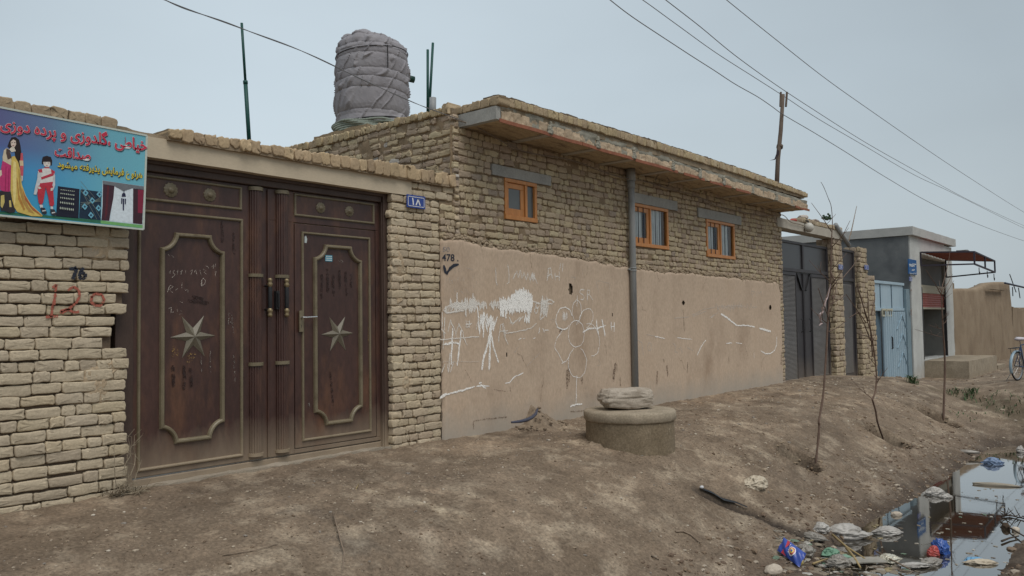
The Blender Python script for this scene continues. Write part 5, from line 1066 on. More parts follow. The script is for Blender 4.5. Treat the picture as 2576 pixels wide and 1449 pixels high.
a, b_ = Zr1(568, 575, WALL-.03), Zr1(598, 612, WALL-.03); plate('۱۷', a[0], b_[0], b_[1], a[1], WALL-.035, 'blue plate with two white numerals on the pillar between the black gate and small door')
a, b_ = Zr1(735, 578, WALL-.03), Zr1(763, 612, WALL-.03); plate('۱۶', a[0], b_[0], b_[1], a[1], WALL-.035, 'weathered blue number plate on the far pillar right of the small black door')
# ------------------------------------------------------------------ blue gate
def Zs(x, y, Y=6.7): return onY((3450+x/1.932)*.6289, (850+y/1.932)*.6289, Y)
m_lb = M('pale_blue_paint', (.31, .42, .50), (.37, .48, .55), 4, .5, .1, 30, fine=.1, stretch=(1, 1, .3), c3=(.26, .33, .38), s3=5, w3=(.6, .8), dust=(-.8, -.2, (.26, .23, .19)))
m_db = M('grey_blue_paint_and_shade', (.075, .115, .15), (.10, .15, .19), 4, .6, fine=.1)
bgt = thing('metal_gate', 'pale blue corrugated metal gate standing half open beside the grey shop', 'gate', (24.9, 6.8, -.6))
YB = 6.72
mb = MB(); mb.box(23.4, 26.42, YB-.05, YB+.05, 2.20, 2.28); mb.box(23.38, 23.46, YB-.03, YB+.05, -.6, 2.2); mb.box(23.46, 26.4, YB-.04, YB+.04, 1.44, 1.52); mb.mi = 1; mb.box(26.40, 26.85, YB-.1, YB+.1, -.8, 2.1)
mb.build('gate_frame', [m_lb, M('blue_grey_pilaster', (.16, .23, .27), (.20, .27, .31), 4, .8, .2, 30, fine=.1)], bgt, bevel=.008)
for a, b in ((23.47, 24.02), (24.04, 25.12), (25.15, 26.39)):
    mb = MB(); mb.box(a, b, YB-.01, YB+.01, 1.525, 2.195); mb.build('transom_panel', m_lb, bgt); mb = MB(); mb.box(b, b+.025, YB-.03, YB+.02, 1.525, 2.195); mb.build('glazing_bar', m_db, bgt)
mb = MB(); mb.box(23.47, 24.2, YB+.05, YB+.07, -.62, 1.43); mb.build('door_leaf', m_db, bgt)  # leaf standing in shadow: its shade is put into the darker blue
P = []
for k in range(181):
    x = 24.22+(26.38-24.22)*k/180; ph = (k % 18)/18; yv = YB-.02-.07*np.clip(1.6*math.sin(2*math.pi*ph), -1, 1); P.append((x, yv))
mb = MB(); mb.grid(np.array([[(x, y, z) for x, y in P] for z in (-.66, 1.42)]), None, True)
lf = mb.build('door_leaf', m_lb, bgt); lf['label'] = 'corrugated pale blue leaf'
mb = MB()
for z in (-.2, .35, .9):
    mb.bar((25.3, YB-.10, z), (25.85, YB-.10, z+.42), .022, .015); mb.bar((25.85, YB-.10, z+.42), (26.3, YB-.10, z), .022, .015)
mb.bar((24.3, YB-.10, -.55), (26.3, YB-.10, -.6), .05, .02); mb.build('diamond_strips', M('mid_blue_paint', (.25, .35, .42), rough=.5), lf)
mb = MB(); mb.tube([(24.72, YB-.07, .35), (24.72, YB-.12, .37), (24.72, YB-.12, .68), (24.72, YB-.07, .7)], .02, 8); mb.build('pull_handle', m_black, lf)
for a, b in ((24.0, 24.35), (24.42, 25.0)):
    mb = MB(); mb.box(a, b, YB-.075, YB-.045, 1.28, 1.5); mb.mi = 1
    for k in range(4): mb.box(a+(b-a)*(.14+.2*k), a+(b-a)*(.26+.2*k), YB-.078, YB-.0755, 1.33, 1.45)
    mb.build('vent', [M('cream_paint', (.45, .43, .33), rough=.6), m_dark], bgt)
# ------------------------------------------------------------------ the shop
m_white = M('whitewashed_wall', (.44, .45, .435), (.53, .54, .52), 2.2, .9, .25, 25, c3=(.42, .42, .40), s3=1.6, w3=(.52, .75), fine=.08, dust=(-.9, .5, (.38, .33, .27)))
m_grey = M('grey_render', (.125, .135, .14), (.165, .175, .178), 1.2, .92, .3, 25, c3=(.10, .108, .115), s3=1.1, w3=(.5, .7), fine=.1)
shop = thing('shop_building', 'small flat roofed shop with a whitewashed front, grey side wall and half raised shutter', 'shop', (29.5, 6.6, -.65))
SY = 6.58
mb = MB(); rough_box(mb, 26.84, 28.05, SY, SY+.4, -.75, 3.78, .3, .006); rough_box(mb, 31.35, 32.45, SY, SY+.4, -.75, 3.72, .3, .006, seed=2); rough_box(mb, 28.05, 31.35, SY+.003, SY+.4, 3.15, 3.75, .3, .005, seed=3); rough_box(mb, 28.05, 31.35, SY+.003, SY+.4, -.8, -.10, .3, .005, seed=4)
mb.build('front_wall', m_white, shop, smooth=False)
mb = MB(); rough_box(mb, 26.80, 26.95, SY+.035, 14.5, -.8, 3.80, .4, .006); mb.box(32.2, 32.40, SY+.4, 14.5, -.8, 3.7); mb.box(26.9, 32.3, 14.4, 14.5, -.8, 3.7); mb.build('side_wall', m_grey, shop)
mb = MB(); rough_box(mb, 26.74, 32.60, SY-.12, 14.6, 3.76, 4.02, .4, .008); mb.build('roof_slab', M('pale_concrete', (.38, .385, .37), (.46, .46, .44), 3, .9, .3, 30, fine=.1), shop, bevel=.02)
mb = MB(); mb.box(28.06, 28.10, SY+.4, SY+1.6, -.1, 3.2); mb.box(31.30, 31.34, SY+.02, SY+1.6, -.1, 3.2); mb.box(28.1, 31.3, SY+1.5, SY+1.6, -.1, 3.2); mb.box(28.1, 31.3, SY+.4, SY+1.5, -.13, -.101); mb.box(28.06, 31.34, SY+.4, SY+1.6, 3.2, 3.3); mb.build('interior', M('interior_plaster', (.17, .17, .16), (.21, .21, .195), 3, .9, fine=.08), shop)
mb = MB(); mb.box(28.06, 31.34, SY+.10, SY+.30, 2.2, 3.14); mb.build('shutter_box', m_grey, shop)
mb = MB(); n = 9
P = [(SY+.06-.012*math.sin(math.pi*2*k/6), 1.55+(2.2-1.55)*k/(n*6)) for k in range(n*6+1)]
A = np.array([[(x, y, z) for y, z in P] for x in (28.07, 31.33)]); mb.grid(A); mb.build('roller_shutter', M('red_shutter', (.30, .075, .06), (.37, .10, .08), 4, .5, fine=.1), shop)
mb = MB(); mb.box(28.07, 31.33, SY+.03, SY+.08, 2.02, 2.28); mb.box(28.07, 31.33, SY+.04, SY+.07, 1.50, 1.56); mb.build('shutter_band', M('beige_band', (.40, .37, .28), rough=.6), shop)
for x in (28.06, 31.26): mb = MB(); mb.box(x, x+.07, SY-.01, SY+.06, -.1, 2.2); mb.build('shutter_rail', m_black, shop)
dr = MB(); Yd = SY+.75
for q in ((28.12, 28.25, -.1, 1.9), (29.25, 29.42, -.1, 1.9), (28.25, 29.25, 1.78, 1.9), (28.25, 29.25, .55, .68), (28.25, 29.25, .85, .95), (28.25, 29.25, -.1, .05)): dr.box(q[0], q[1], Yd-.03, Yd+.03, q[2], q[3])
dr.mi = 1; dr.box(28.25, 29.25, Yd-.005, Yd+.005, .05, 1.78); dr.mi = 2; dr.box(29.42, 31.3, Yd-.02, Yd+.02, -.1, 1.95)
dr.build('inner_door', [M('cream_frame', (.42, .41, .31), rough=.5), flat('door_glass', (.02, .02, .02), .1, .6), M('grey_partition', (.23, .225, .21), (.28, .27, .255), 3, .8, fine=.08)], shop)
mb = MB(); mb.tube([(32.1, SY, 3.35), (32.1, SY-.9, 3.33)], .05, 10); mb.build('drain_spout', m_black, shop)
sg = thing('shop_sign', 'blue tin sign with white handwriting on the whitewashed shop pier', 'sign', (27.5, SY-.03, 2.4))
a, b_ = Zs(353, 358, SY-.04), Zs(418, 482, SY-.04); mb = MB(); mb.box(a[0], b_[0], SY-.05, SY-.025, b_[1], a[1]); mb.build('sign_plate', flat('sign_blue', (.02, .10, .27), .5), sg)
mb = MB(); rr = np.random.default_rng(130)
for row, (y0, x0, x1) in enumerate(((402, 360, 414), (412, 362, 400), (445, 380, 400), (470, 362, 414))):
    x = x0
    while x < x1:
        w = rr.uniform(4, 9); s = [(x, y0+rr.normal(0, 2)), (x+w*.3, y0+rr.uniform(-7, 4)), (x+w*.6, y0+rr.uniform(-2, 6)), (x+w, y0+rr.normal(0, 2))]
        ribbon(mb, [Zs(*q, SY-.05) for q in s], .035 if row < 3 else .015, lambda x_, z_: np.full_like(x_, SY-.0505)); x += w+rr.uniform(.5, 2)
mb.build('white_lettering', flat('sign_white', (.65, .7, .72), .6), sg)
a, b_ = Zs(360, 495, SY-.03), Zs(384, 532, SY-.03); plate('۱۵', a[0], b_[0], b_[1], a[1], SY-.03, 'small faded blue plate under the blue sign on the shop pier')
mb = MB()
for st in ([(368, 745), (380, 795)], [(380, 745), (370, 795)], [(372, 595), (379, 605)], [(379, 595), (373, 606)]): ribbon(mb, [Zs(*q, SY-.01) for q in st], .04, lambda x_, z_: np.full_like(x_, SY-.012))
for st in ([(645, 750), (650, 795), (644, 790)], [(655, 765), (662, 790), (655, 795)], [(665, 760), (668, 790)]): ribbon(mb, [Zs(*q, SY-.01) for q in st], .03, lambda x_, z_: np.full_like(x_, SY-.012))
mb.build('painted_marks', M('grey_marks', (.2, .14, .12), rough=.9), shop)
# awning
aw = thing('awning', 'red sheet awning on a dark steel frame over the shop door', 'awning', (29.7, SY, 3.2))
A0, A1 = (28.0, SY-.02, 3.30), (31.4, SY-.02, 3.22); B0, B1 = (28.35, 5.12, 3.24), (31.45, 5.08, 3.10)
mb = MB(); n = 24; P = np.zeros((n, 8, 3))
for i in range(n):
    for j in range(8):
        a, b = i/(n-1), j/7; P[i, j] = [(A0[q]*(1-a)+A1[q]*a)*(1-b)+(B0[q]*(1-a)+B1[q]*a)*b for q in range(3)]; P[i, j, 2] += .012*math.sin(i*2.1)
mb.grid(P); P2 = P.copy(); P2[..., 2] += .012; mb.grid(P2, None, True); mb.build('sheet', M('rusty_red_sheet', (.22, .055, .04), (.28, .085, .06), 4, .7, fine=.15), aw)
m_fr = flat('awning_frame', (.035, .03, .045), .6)
C0, C1 = (28.35, 5.12, 2.86), (31.45, 5.08, 2.72); D0, D1 = (28.0, SY-.02, 2.88), (31.4, SY-.02, 2.62)
for a, b in ((B0, B1), (C0, C1), (B0, C0), (B1, C1), (D0, C0), (D1, C1), (A0, D0), (A1, D1), (A0, B0), (A1, B1), ((29.9, 5.1, 2.79), (29.9, 5.1, 3.16))): mb = MB(); mb.bar(a, b, .045, .045); mb.build('frame_bar', m_fr, aw)
for x in (28.9, 30.2, 31.35): mb = MB(); mb.tube([(x, 5.1, 2.80-.045*(x-28.35)), (x, 5.1, 2.64-.045*(x-28.35)), (x+.05, 5.1, 2.58-.045*(x-28.35)), (x+.10, 5.1, 2.62-.045*(x-28.35)), (x+.1, 5.1, 2.67-.045*(x-28.35))], .012, 6); mb.build('hook', m_black, aw)
for i, (a, b, wh) in enumerate(((.40, .62, 'nearest, leftmost'), (.66, .66, 'middle'), (.92, .70, 'farthest, rightmost'))):
    p = [(A0[q]*(1-a)+A1[q]*a)*(1-b)+(B0[q]*(1-a)+B1[q]*a)*b for q in range(3)]; mb = MB(); rough_box(mb, p[0]-.28, p[0]+.28, p[1]-.14, p[1]+.14, p[2]+.03, p[2]+.17, .1, .02, seed=i); o = mb.build('brick_block', m_grey); tag(o, wh+' of the three dark blocks weighing down the red awning sheet', 'brick', 'blocks on the awning')
mb = MB(); q = Zs(98, 118, 9.0); rough_box(mb, q[0]-.4, q[0]+.4, 8.9, 9.2, 4.02, 4.16, .1, .02); o = mb.build('brick_block', m_grey); tag(o, 'dark block lying on the grey shop roof near its left end', 'brick')
mb = MB(); rough_box(mb, 28.05, 32.6, 5.32, SY-.01, -.95, -.13, .2, .012, seed=6); o = mb.build('concrete_platform', m_conc2, bevel=.02); tag(o, 'raised concrete platform in front of the shop door', 'platform')
mb = MB(); rough_box(mb, 33.0, 34.4, 5.35, 6.2, -1.0, -.50, .2, .01, seed=7); o = mb.build('concrete_step', m_conc2, bevel=.02); tag(o, 'low concrete step right of the shop platform by the mud wall', 'step')
# ------------------------------------------------------------------ mud walls
m_clay = M('clay_render', (.235, .175, .118), (.285, .22, .152), 1.4, .96, .6, 22, c3=(.20, .145, .097), s3=.9, w3=(.5, .72), fine=.15, fscale=35, dust=(-1, -.2, (.30, .245, .185)))
mw_ = thing('mud_wall', 'high smooth mud wall right of the shop, rounded on top, with a blocked doorway', 'wall', (38, 6.7, -.8))
def Zw(x, y, Y=6.55): return onY((3450+x/1.932)*.6289, (850+y/1.932)*.6289, Y)
top = [Zw(676, 590), Zw(720, 600), Zw(800, 597), Zw(900, 598), Zw(960, 575), Zw(1000, 552), Zw(1060, 545), Zw(1110, 545), Zw(1155, 552)]
xs = np.linspace(32.40, top[-1][0], 90); tz = np.interp(xs, [q[0] for q in top], [q[1] for q in top]); v = np.linspace(0, 1, 40)
A = np.repeat(xs[:, None], 40, 1); B = -1.1+(tz[:, None]+1.1)*v[None]; Y = 6.55+.10*(v[None]**3)+.05*fb(A*.8, B*.8, 0, 140, 3)+.008*fb(A*5, B*5, 0, 141, 2)
# round the top over
P = np.stack([A, Y, B], -1); cap = np.stack([np.stack([xs, Y[:, -1]+.08, tz+.06], -1), np.stack([xs, Y[:, -1]+.35, tz+.05], -1), np.stack([xs, Y[:, -1]+.45, tz-.3], -1), np.stack([xs, Y[:, -1]+.45, tz-3], -1)], 1)
mb = MB(); mb.grid(np.concatenate([P, cap], 1)); xe = top[-1][0]
E_ = P[-1]; mb.grid(np.stack([E_, E_+np.array((.05, .5, 0)), E_+np.array((.0, 1.5, 0))], 0)); mb.build('wall_face', m_clay, mw_, smooth=True)
mb = MB(); rr = np.random.default_rng(142)
for st, w in (([(985, 600), (992, 760), (1000, 900), (1015, 1050), (1030, 1110)], .06), ([(1058, 650), (1062, 760), (1068, 880), (1080, 1000)], .06), ([(1015, 640), (1020, 690)], .16), ([(968, 635), (970, 645)], .08), ([(1040, 1110), (1045, 1200)], .25), ([(1060, 1140), (1075, 1215)], .2), ([(760, 770), (764, 800)], .05), ([(880, 740), (884, 800)], .05), ([(945, 800), (950, 890)], .05), ([(820, 680), (822, 720)], .05), ([(865, 1060), (868, 1100)], .05), ([(795, 760), (798, 780)], .05), ([(1095, 1150), (1105, 1200), (1140, 1190)], .12)):
    ribbon(mb, [Zw(*q, 6.5) for q in st], w, lambda x, z: np.full_like(x, 6.47), rng=rr, wob=.02, sub=.12)
mb.build('crack', m_smear_shade, mw_)
a, b_ = Zw(985, 590, 6.45), Zw(1102, 604, 6.45); mb = MB(); mb.box(a[0], b_[0], 6.44, 6.6, b_[1], a[1]); mb.build('lintel', M('grey_timber', (.2, .19, .16), (.27, .25, .21), 6, .9, .3, 30, stretch=(.3, 3, 3)), mw_)
mb = MB(); rough_box(mb, 30.6, xe, 9.0, 9.6, -1, 2.95, .5, .12, .6, seed=9); o = mb.build('mud_wall', m_clay, smooth=True); tag(o, 'second mud wall set back behind and above the first, beside the shop', 'wall')
mb = MB(); rough_box(mb, xe+.1, 74, 6.6, 7.2, -1.2, 1.62, .5, .08, .7, seed=10); o = mb.build('mud_wall', m_clay, smooth=True); tag(o, 'lower mud wall running on to the right edge behind the bicycle', 'wall')
mb = MB(); rough_box(mb, 52, 80, 12, 22, -1, 2.6, 1.5, .1, .5, seed=11); o = mb.build('mud_house', M('dark_clay', (.20, .145, .10), (.26, .19, .135), 2, .95, fine=.15)); tag(o, 'far low mud house behind the lower wall at the right edge', 'house')
mb = MB(); a, b_ = P3(2528, 712, 6.4), P3(2640, 738, 6.4); mb.tube([a, b_], .045, 8); o = mb.build('iron_bar', flat('dark_blue_iron', (.03, .035, .06), .6)); tag(o, 'dark iron bar jutting out of the top corner of the mud wall', 'bar')
for i, (p0, p1, lab) in enumerate((((2556, 735), (2540, 690), 'leaning wire post behind the lower mud wall, tallest of the three'), ((2548, 745), (2547, 722), 'short left wire post behind the lower mud wall'), ((2566, 750), (2562, 724), 'short right wire post behind the lower mud wall'))):
    mb = MB(); mb.tube([P3(*p0, 9.5), P3(*p1, 9.5)], .03, 6); o = mb.build('fence_post', m_black); tag(o, lab, 'post')
# ------------------------------------------------------------------ well ring, slab
wx, wy, wr = 8.36, 5.21, .525
wl = thing('well', 'low round concrete well with a thick lid before the plastered wall', 'well', (wx, wy, gz(wx, wy)))
mb = MB(); k = 96; zs = np.linspace(-.62, .088, 20); a = np.linspace(0, 2*math.pi, k+1)
A, Zz = np.meshgrid(a, zs, indexing='ij'); Rr = wr+.005*fb(np.cos(A)*3, np.sin(A)*3, Zz*6, 150, 3)+.003*fb(np.cos(A)*14, np.sin(A)*14, Zz*14, 151, 2)
mb.grid(np.stack([wx+Rr*np.cos(A), wy+Rr*np.sin(A), Zz], -1)); mb.build('ring', M('dark_well_concrete', (.175, .135, .088), (.235, .185, .125), 4, .92, .8, 40, c3=(.30, .25, .18), s3=22, w3=(.6, .72), fine=.28, fscale=45), wl, smooth=True)
mb = MB(); pr = [(.50, .085), (.535, .090), (.546, .105), (.549, .15), (.545, .188), (.532, .205), (.40, .21), (.2, .212), (0.001, .212)]
P = np.array([[(wx+(r_+.006*float(fb(math.cos(t_)*3, math.sin(t_)*3, z*9, 152, 3)))*math.cos(t_), wy+(r_+.006*float(fb(math.cos(t_)*3, math.sin(t_)*3, z*9, 152, 3)))*math.sin(t_), z+.02*math.sin(t_-.6)*0+.004*float(fb(math.cos(t_)*r_*12, math.sin(t_)*r_*12, 0, 153, 2))) for r_, z in pr] for t_ in np.linspace(0, 2*math.pi, 97)])
mb.grid(P); mb.build('lid', m_conc2, wl, smooth=True)
def slab_rock(c, dims, rot, seed, mat, sub=5, layered=True):
    bm = bmesh.new(); bmesh.ops.create_cube(bm, size=2); bmesh.ops.subdivide_edges(bm, edges=bm.edges[:], cuts=26, use_grid_fill=True)
    V = np.array([v_.co[:] for v_ in bm.verts]); Fs = [[q.index for q in f.verts] for f in bm.faces]; bm.free()
    nn = V/np.maximum(np.linalg.norm(V, axis=1), .001)[:, None]; V = V*.46+nn*.66
    V += .20*np.stack([fb(V[:, 0]*1.3, V[:, 1]*1.3, V[:, 2]*1.3, seed+q_, 4) for q_ in range(3)], 1)
    V += nn*(.055*fb(V[:, 0]*4, V[:, 1]*4, V[:, 2]*6, seed+9, 4))[:, None]
    if layered:
        lay = V[:, 2]+.25*fb(V[:, 0]*1.6, V[:, 1]*1.6, 0, seed+5, 3); crack = np.exp(-((lay-.15)/.07)**2)+.7*np.exp(-((lay+.45)/.06)**2)+.5*np.exp(-((lay-.55)/.05)**2)
        hz = np.clip(1-np.abs(nn[:, 2])*1.1, 0, 1); V += nn*(hz*.06*fb(V[:, 0]*1.3, V[:, 1]*1.3, V[:, 2]*3.4+.8*fb(V[:, 0]*1.2, V[:, 1]*1.2, 0, seed+11, 2), seed+8, 3)-.08*hz*crack*np.clip(fb(V[:, 0]*1.6, V[:, 1]*1.6, V[:, 2], seed+7, 2)*3+.3, 0, 1))[:, None]
    V = V*np.array(dims); c_, s_ = math.cos(rot), math.sin(rot); V = np.stack([V[:, 0]*c_-V[:, 1]*s_, V[:, 0]*s_+V[:, 1]*c_, V[:, 2]], 1)
    V[:, 2] -= V[:, 2].min(); mb = MB(); mb.add(V+np.array(c), Fs); return mb
m_rock = M('weathered_rock', (.34, .29, .235), (.44, .385, .32), 5, .95, .9, 34, c3=(.26, .215, .17), s3=7, w3=(.52, .7), fine=.2)
o = slab_rock((wx-.01, wy+.04, .205), (.305, .185, .115), R_(-36), 3, m_rock).build('rock', m_rock, smooth=True); tag(o, 'big layered grey rock slab lying on the well lid', 'rock')
# heap at the foot of the wall, with a hose
q = hit(1345, 1062); hp = thing('rubble_heap', 'small heap of broken mud plaster against the wall foot left of the well', 'rubble', (q[0], 6.55, gz(q[0], 6.5)))
hx = onY(1345, 1040, 6.58)[0]; mb = MB(); n = 60; A, B = np.meshgrid(np.linspace(-.42, .62, n), np.linspace(0, .42, 30), indexing='ij')
hgt = .29*np.exp(-np.abs((A+.02)/np.where(A < -.02, .10, .17))**1.7)*np.exp(-((B-.02)/.20)**2)+.07*np.exp(-((A-.28)/.16)**2)*np.exp(-(B/.2)**2)+.05*np.exp(-(A/.45)**2)*np.exp(-(B/.26)**2); hgt = hgt*(1+.35*fb(A*9, B*9, 0, 160, 3))+.03*fb(A*20, B*20, 0, 161, 2)*sstep(.02, .1, hgt)-.015
mb.grid(np.stack([hx+A, 6.64-B, np.vectorize(lambda a_, b_: gz(a_, b_))(hx+A, 6.64-B)+hgt], -1))
for k in range(40): a_ = rng0.uniform(-.4, .5); b_ = abs(rng0.normal(.12, .12)); s = rng0.uniform(.008, .03); bm_blob(mb, (hx+a_, 6.6-b_, gz(hx+a_, 6.6-b_)+.02+.25*math.exp(-(a_/.17)**2)*math.exp(-(b_/.22)**2)), (s, s, s*.7), 1, .4, 2, k)
mb.build('rubble', M('broken_plaster', (.16, .12, .085), (.28, .22, .16), 14, .97, .9, 30, fine=.25), hp, smooth=True)
def Zq(x, y, Yh):
    q_ = onY((2000+x/3.4347)*.6289, (1500+y/3.4347)*.6289, Yh); return (q_[0], Yh, q_[1])
h1 = [Zq(160, 650, 6.06), Zq(270, 640, 6.08), Zq(370, 616, 6.12), Zq(440, 582, 6.18), Zq(490, 535, 6.26), Zq(515, 470, 6.34)]
mb = MB(); mb.tube(h1, [.012, .018, .022, .022, .020, .014], 10); o = mb.build('hose', flat('blue_grey_hose', (.06, .065, .095), .5), smooth=True); tag(o, 'blue grey length of hose coming out of the rubble heap at the wall foot', 'hose')
# ------------------------------------------------------------------ saplings planted in the pits
m_bark = M('sapling_bark', (.10, .065, .05), (.15, .10, .075), 12, .85, .3, 60, fine=.2, stretch=(1, 1, .4))
m_twig = M('pale_twig', (.20, .15, .11), (.26, .20, .15), 12, .85, fine=.15)
def sapling(label, base, stem, Yp, rads, twigs):
    p = base; t = thing('sapling', label, 'sapling', p, group='bare saplings along the street')
    P = [p]+[(lambda q: (q[0], Yp, q[1]))(onY(*s, Yp)) for s in stem]; C = []
    for i in range(len(P)-1):
        p0, p1, p2, p3 = (Vector(P[max(i-1, 0)]), Vector(P[i]), Vector(P[i+1]), Vector(P[min(i+2, len(P)-1)]))
        for k in range(5):
            u_ = k/5; C.append(.5*((2*p1)+(p2-p0)*u_+(2*p0-5*p1+4*p2-p3)*u_*u_+(3*p1-p0-3*p2+p3)*u_**3))
    C.append(Vector(P[-1])); n = len(C); rr = np.random.default_rng(len(stem)+int(p[0]*10))
    R = .95*np.interp(np.linspace(0, 1, n), np.linspace(0, 1, len(rads)), rads)*rr.uniform(.88, 1.14, n)
    C[0] = C[0]-Vector((0, 0, .15)); mb = MB(); mb.tube(C, R, 8); mb.build('trunk', m_bark, t, smooth=True)
    for k in range(7):       # fine side shoots
        i = int(n*rr.uniform(.38, .74)); a_ = C[i]; d = Vector((rr.normal(0, 1), rr.normal(0, .6), rr.uniform(.1, 1.1))).normalized(); l = rr.uniform(.15, .45)
        e_ = a_+d*l*.5+Vector((0, 0, .03)); f_ = e_+(d+Vector((rr.normal(0, .3), rr.normal(0, .3), .35)))*l*.5; mb = MB(); mb.tube([a_, e_, f_], [.0065, .005, .003], 5)
        for q_ in range(2): g_ = a_.lerp(e_, rr.uniform(.4, 1)); mb.tube([g_, g_+Vector((rr.normal(0, .1), rr.normal(0, .06), rr.uniform(.04, .16)))], [.004, .0025], 4)
        mb.build('branch', m_bark, t, smooth=True)
    for tw in twigs:
        r_ = .010; r1 = .005
        if isinstance(tw[0], (int, float)): r_, tw = tw[0]*1.5, tw[1:]
        Q = [(lambda q, y: (q[0], y, q[1]))(onY(*s, Yp+dy), Yp+dy) for s, dy in tw]; mb = MB(); mb.tube(Q, np.linspace(r_, r1, len(Q)), 6); mb.build('branch', m_bark, t, smooth=True)
def r1(x, y): return ((3000+x/1.61)*.6289, (700+y/1.61)*.6289)
b = hit(2052, 1166)
sapling('nearest bare sapling, bowed stem rising in front of the black gate pillar', (b[0], b[1], b[2]), [(2058, 1110), (2061, 1070), (2060, 1058), (2070, 1000), (2075, 940), (2079, 880), (2083, 800), (2088, 740), (2090, 690), (2091, 640), (2092, 600), (2094, 560), (2091, 520), (2083, 497), (2072, 470), (2065, 458)], b[1],
  [.017, .016, .016, .015, .014, .012, .009, .005, .004, .003], [[.006, (r1(520, 620), 0), (r1(545, 690), -.05), (r1(530, 780), -.05), (r1(528, 790), -.05)], [.006, (r1(519, 640), 0), (r1(550, 680), .05), (r1(600, 660), .15), (r1(660, 590), .3), (r1(720, 500), .4)], [.006, (r1(515, 880), 0), (r1(545, 770), 0), (r1(560, 690), .05)],
   [.005, (r1(508, 1010), 0), (r1(560, 985), .1), (r1(620, 940), .2)], [.005, (r1(518, 830), 0), (r1(580, 800), .1), (r1(620, 770), .2)], [.005, (r1(512, 940), 0), (r1(480, 850), -.1), (r1(440, 730), -.2)], [.004, (r1(520, 700), 0), (r1(500, 760), -.1), (r1(470, 850), -.2), (r1(450, 950), -.2)], [.005, (r1(528, 780), -.05), (r1(532, 800), -.05), (r1(536, 780), -.05)]])
q = hit(2052, 1166); P = [r1(520, 705), r1(500, 790), r1(485, 810), r1(480, 860), r1(465, 855), r1(470, 880), r1(450, 900), r1(455, 940), r1(462, 955), r1(445, 970)]
mb = MB(); mb.tube([(lambda a: (a[0], b[1]-.02, a[1]))(onY(*s, b[1]-.02)) for s in P], [.004, .006, .016, .007, .014, .012, .018, .010, .016, .004], 8); o = mb.build('cloth_strip', flat('pink_white_cloth', (.42, .33, .32), .95)); tag(o, 'pale pinkish knotted cloth strip hanging from the nearest sapling', 'cloth')
b = hit(2222, 1104)
sapling('second bare sapling with a kinked crooked stem, rooted in the round pit', (b[0], b[1], b[2]), [(2215, 1085), (2207, 1060), (2203, 1035), (2196, 1010), (2195, 1004), (2202, 985), (2205, 950), (2203, 920), (2198, 880), (2192, 840), (2186, 800), (2184, 760), (2182, 730)], b[1],
  [.016, .016, .015, .014, .012, .009, .006], [[(r1(790, 1170), 0), (r1(775, 1000), .05), (r1(740, 890), .05), (r1(720, 800), .1), (r1(690, 710), .1)], [(r1(775, 1060), 0), (r1(735, 960), 0), (r1(690, 870), -.1), (r1(620, 770), -.2)], [(r1(780, 900), 0), (r1(800, 820), .1), (r1(805, 760), .1)], [(r1(765, 1040), 0), (r1(700, 1025), -.1)], [(r1(760, 940), 0), (r1(700, 750), 0), (r1(690, 700), 0)], [(r1(745, 950), .02), (r1(700, 880), 0), (r1(640, 920), 0)]])
b = hit(2373, 1056)
sapling('third bare sapling, straight stem in front of the concrete platform', (b[0], b[1], b[2]), [(2375, 1000), (2377, 930), (2376, 880), (2373, 840), (2370, 780), (2369, 730), (2376, 700), (2386, 660), (2391, 622)], b[1],
  [.021, .020, .019, .016, .012, .009, .006, .003], [[((2370, 730), 0), ((2385, 712), .05), ((2396, 690), .1)], [((2370, 745), 0), ((2350, 710), -.05), ((2330, 680), -.1)]])
for p0, p1, Yq, lab in (((2166, 560), (2155, 520), 8.5, 'thin bare twig above the small black door, behind its top'),):
    a, c = P3(2132, 620, 7.6), P3(2155, 518, 7.6); mb = MB(); mb.tube([a, P3(2146, 560, 7.6), c], [.012, .01, .005], 6)
    for k in range(10): q0 = P3(2140+k*1.4, 592-k*7, 7.6); mb.tube([q0, (q0[0]+.12, q0[1], q0[2]+.12)], .004, 5)
    o = mb.build('dry_twig', m_twig); tag(o, lab, 'twig')
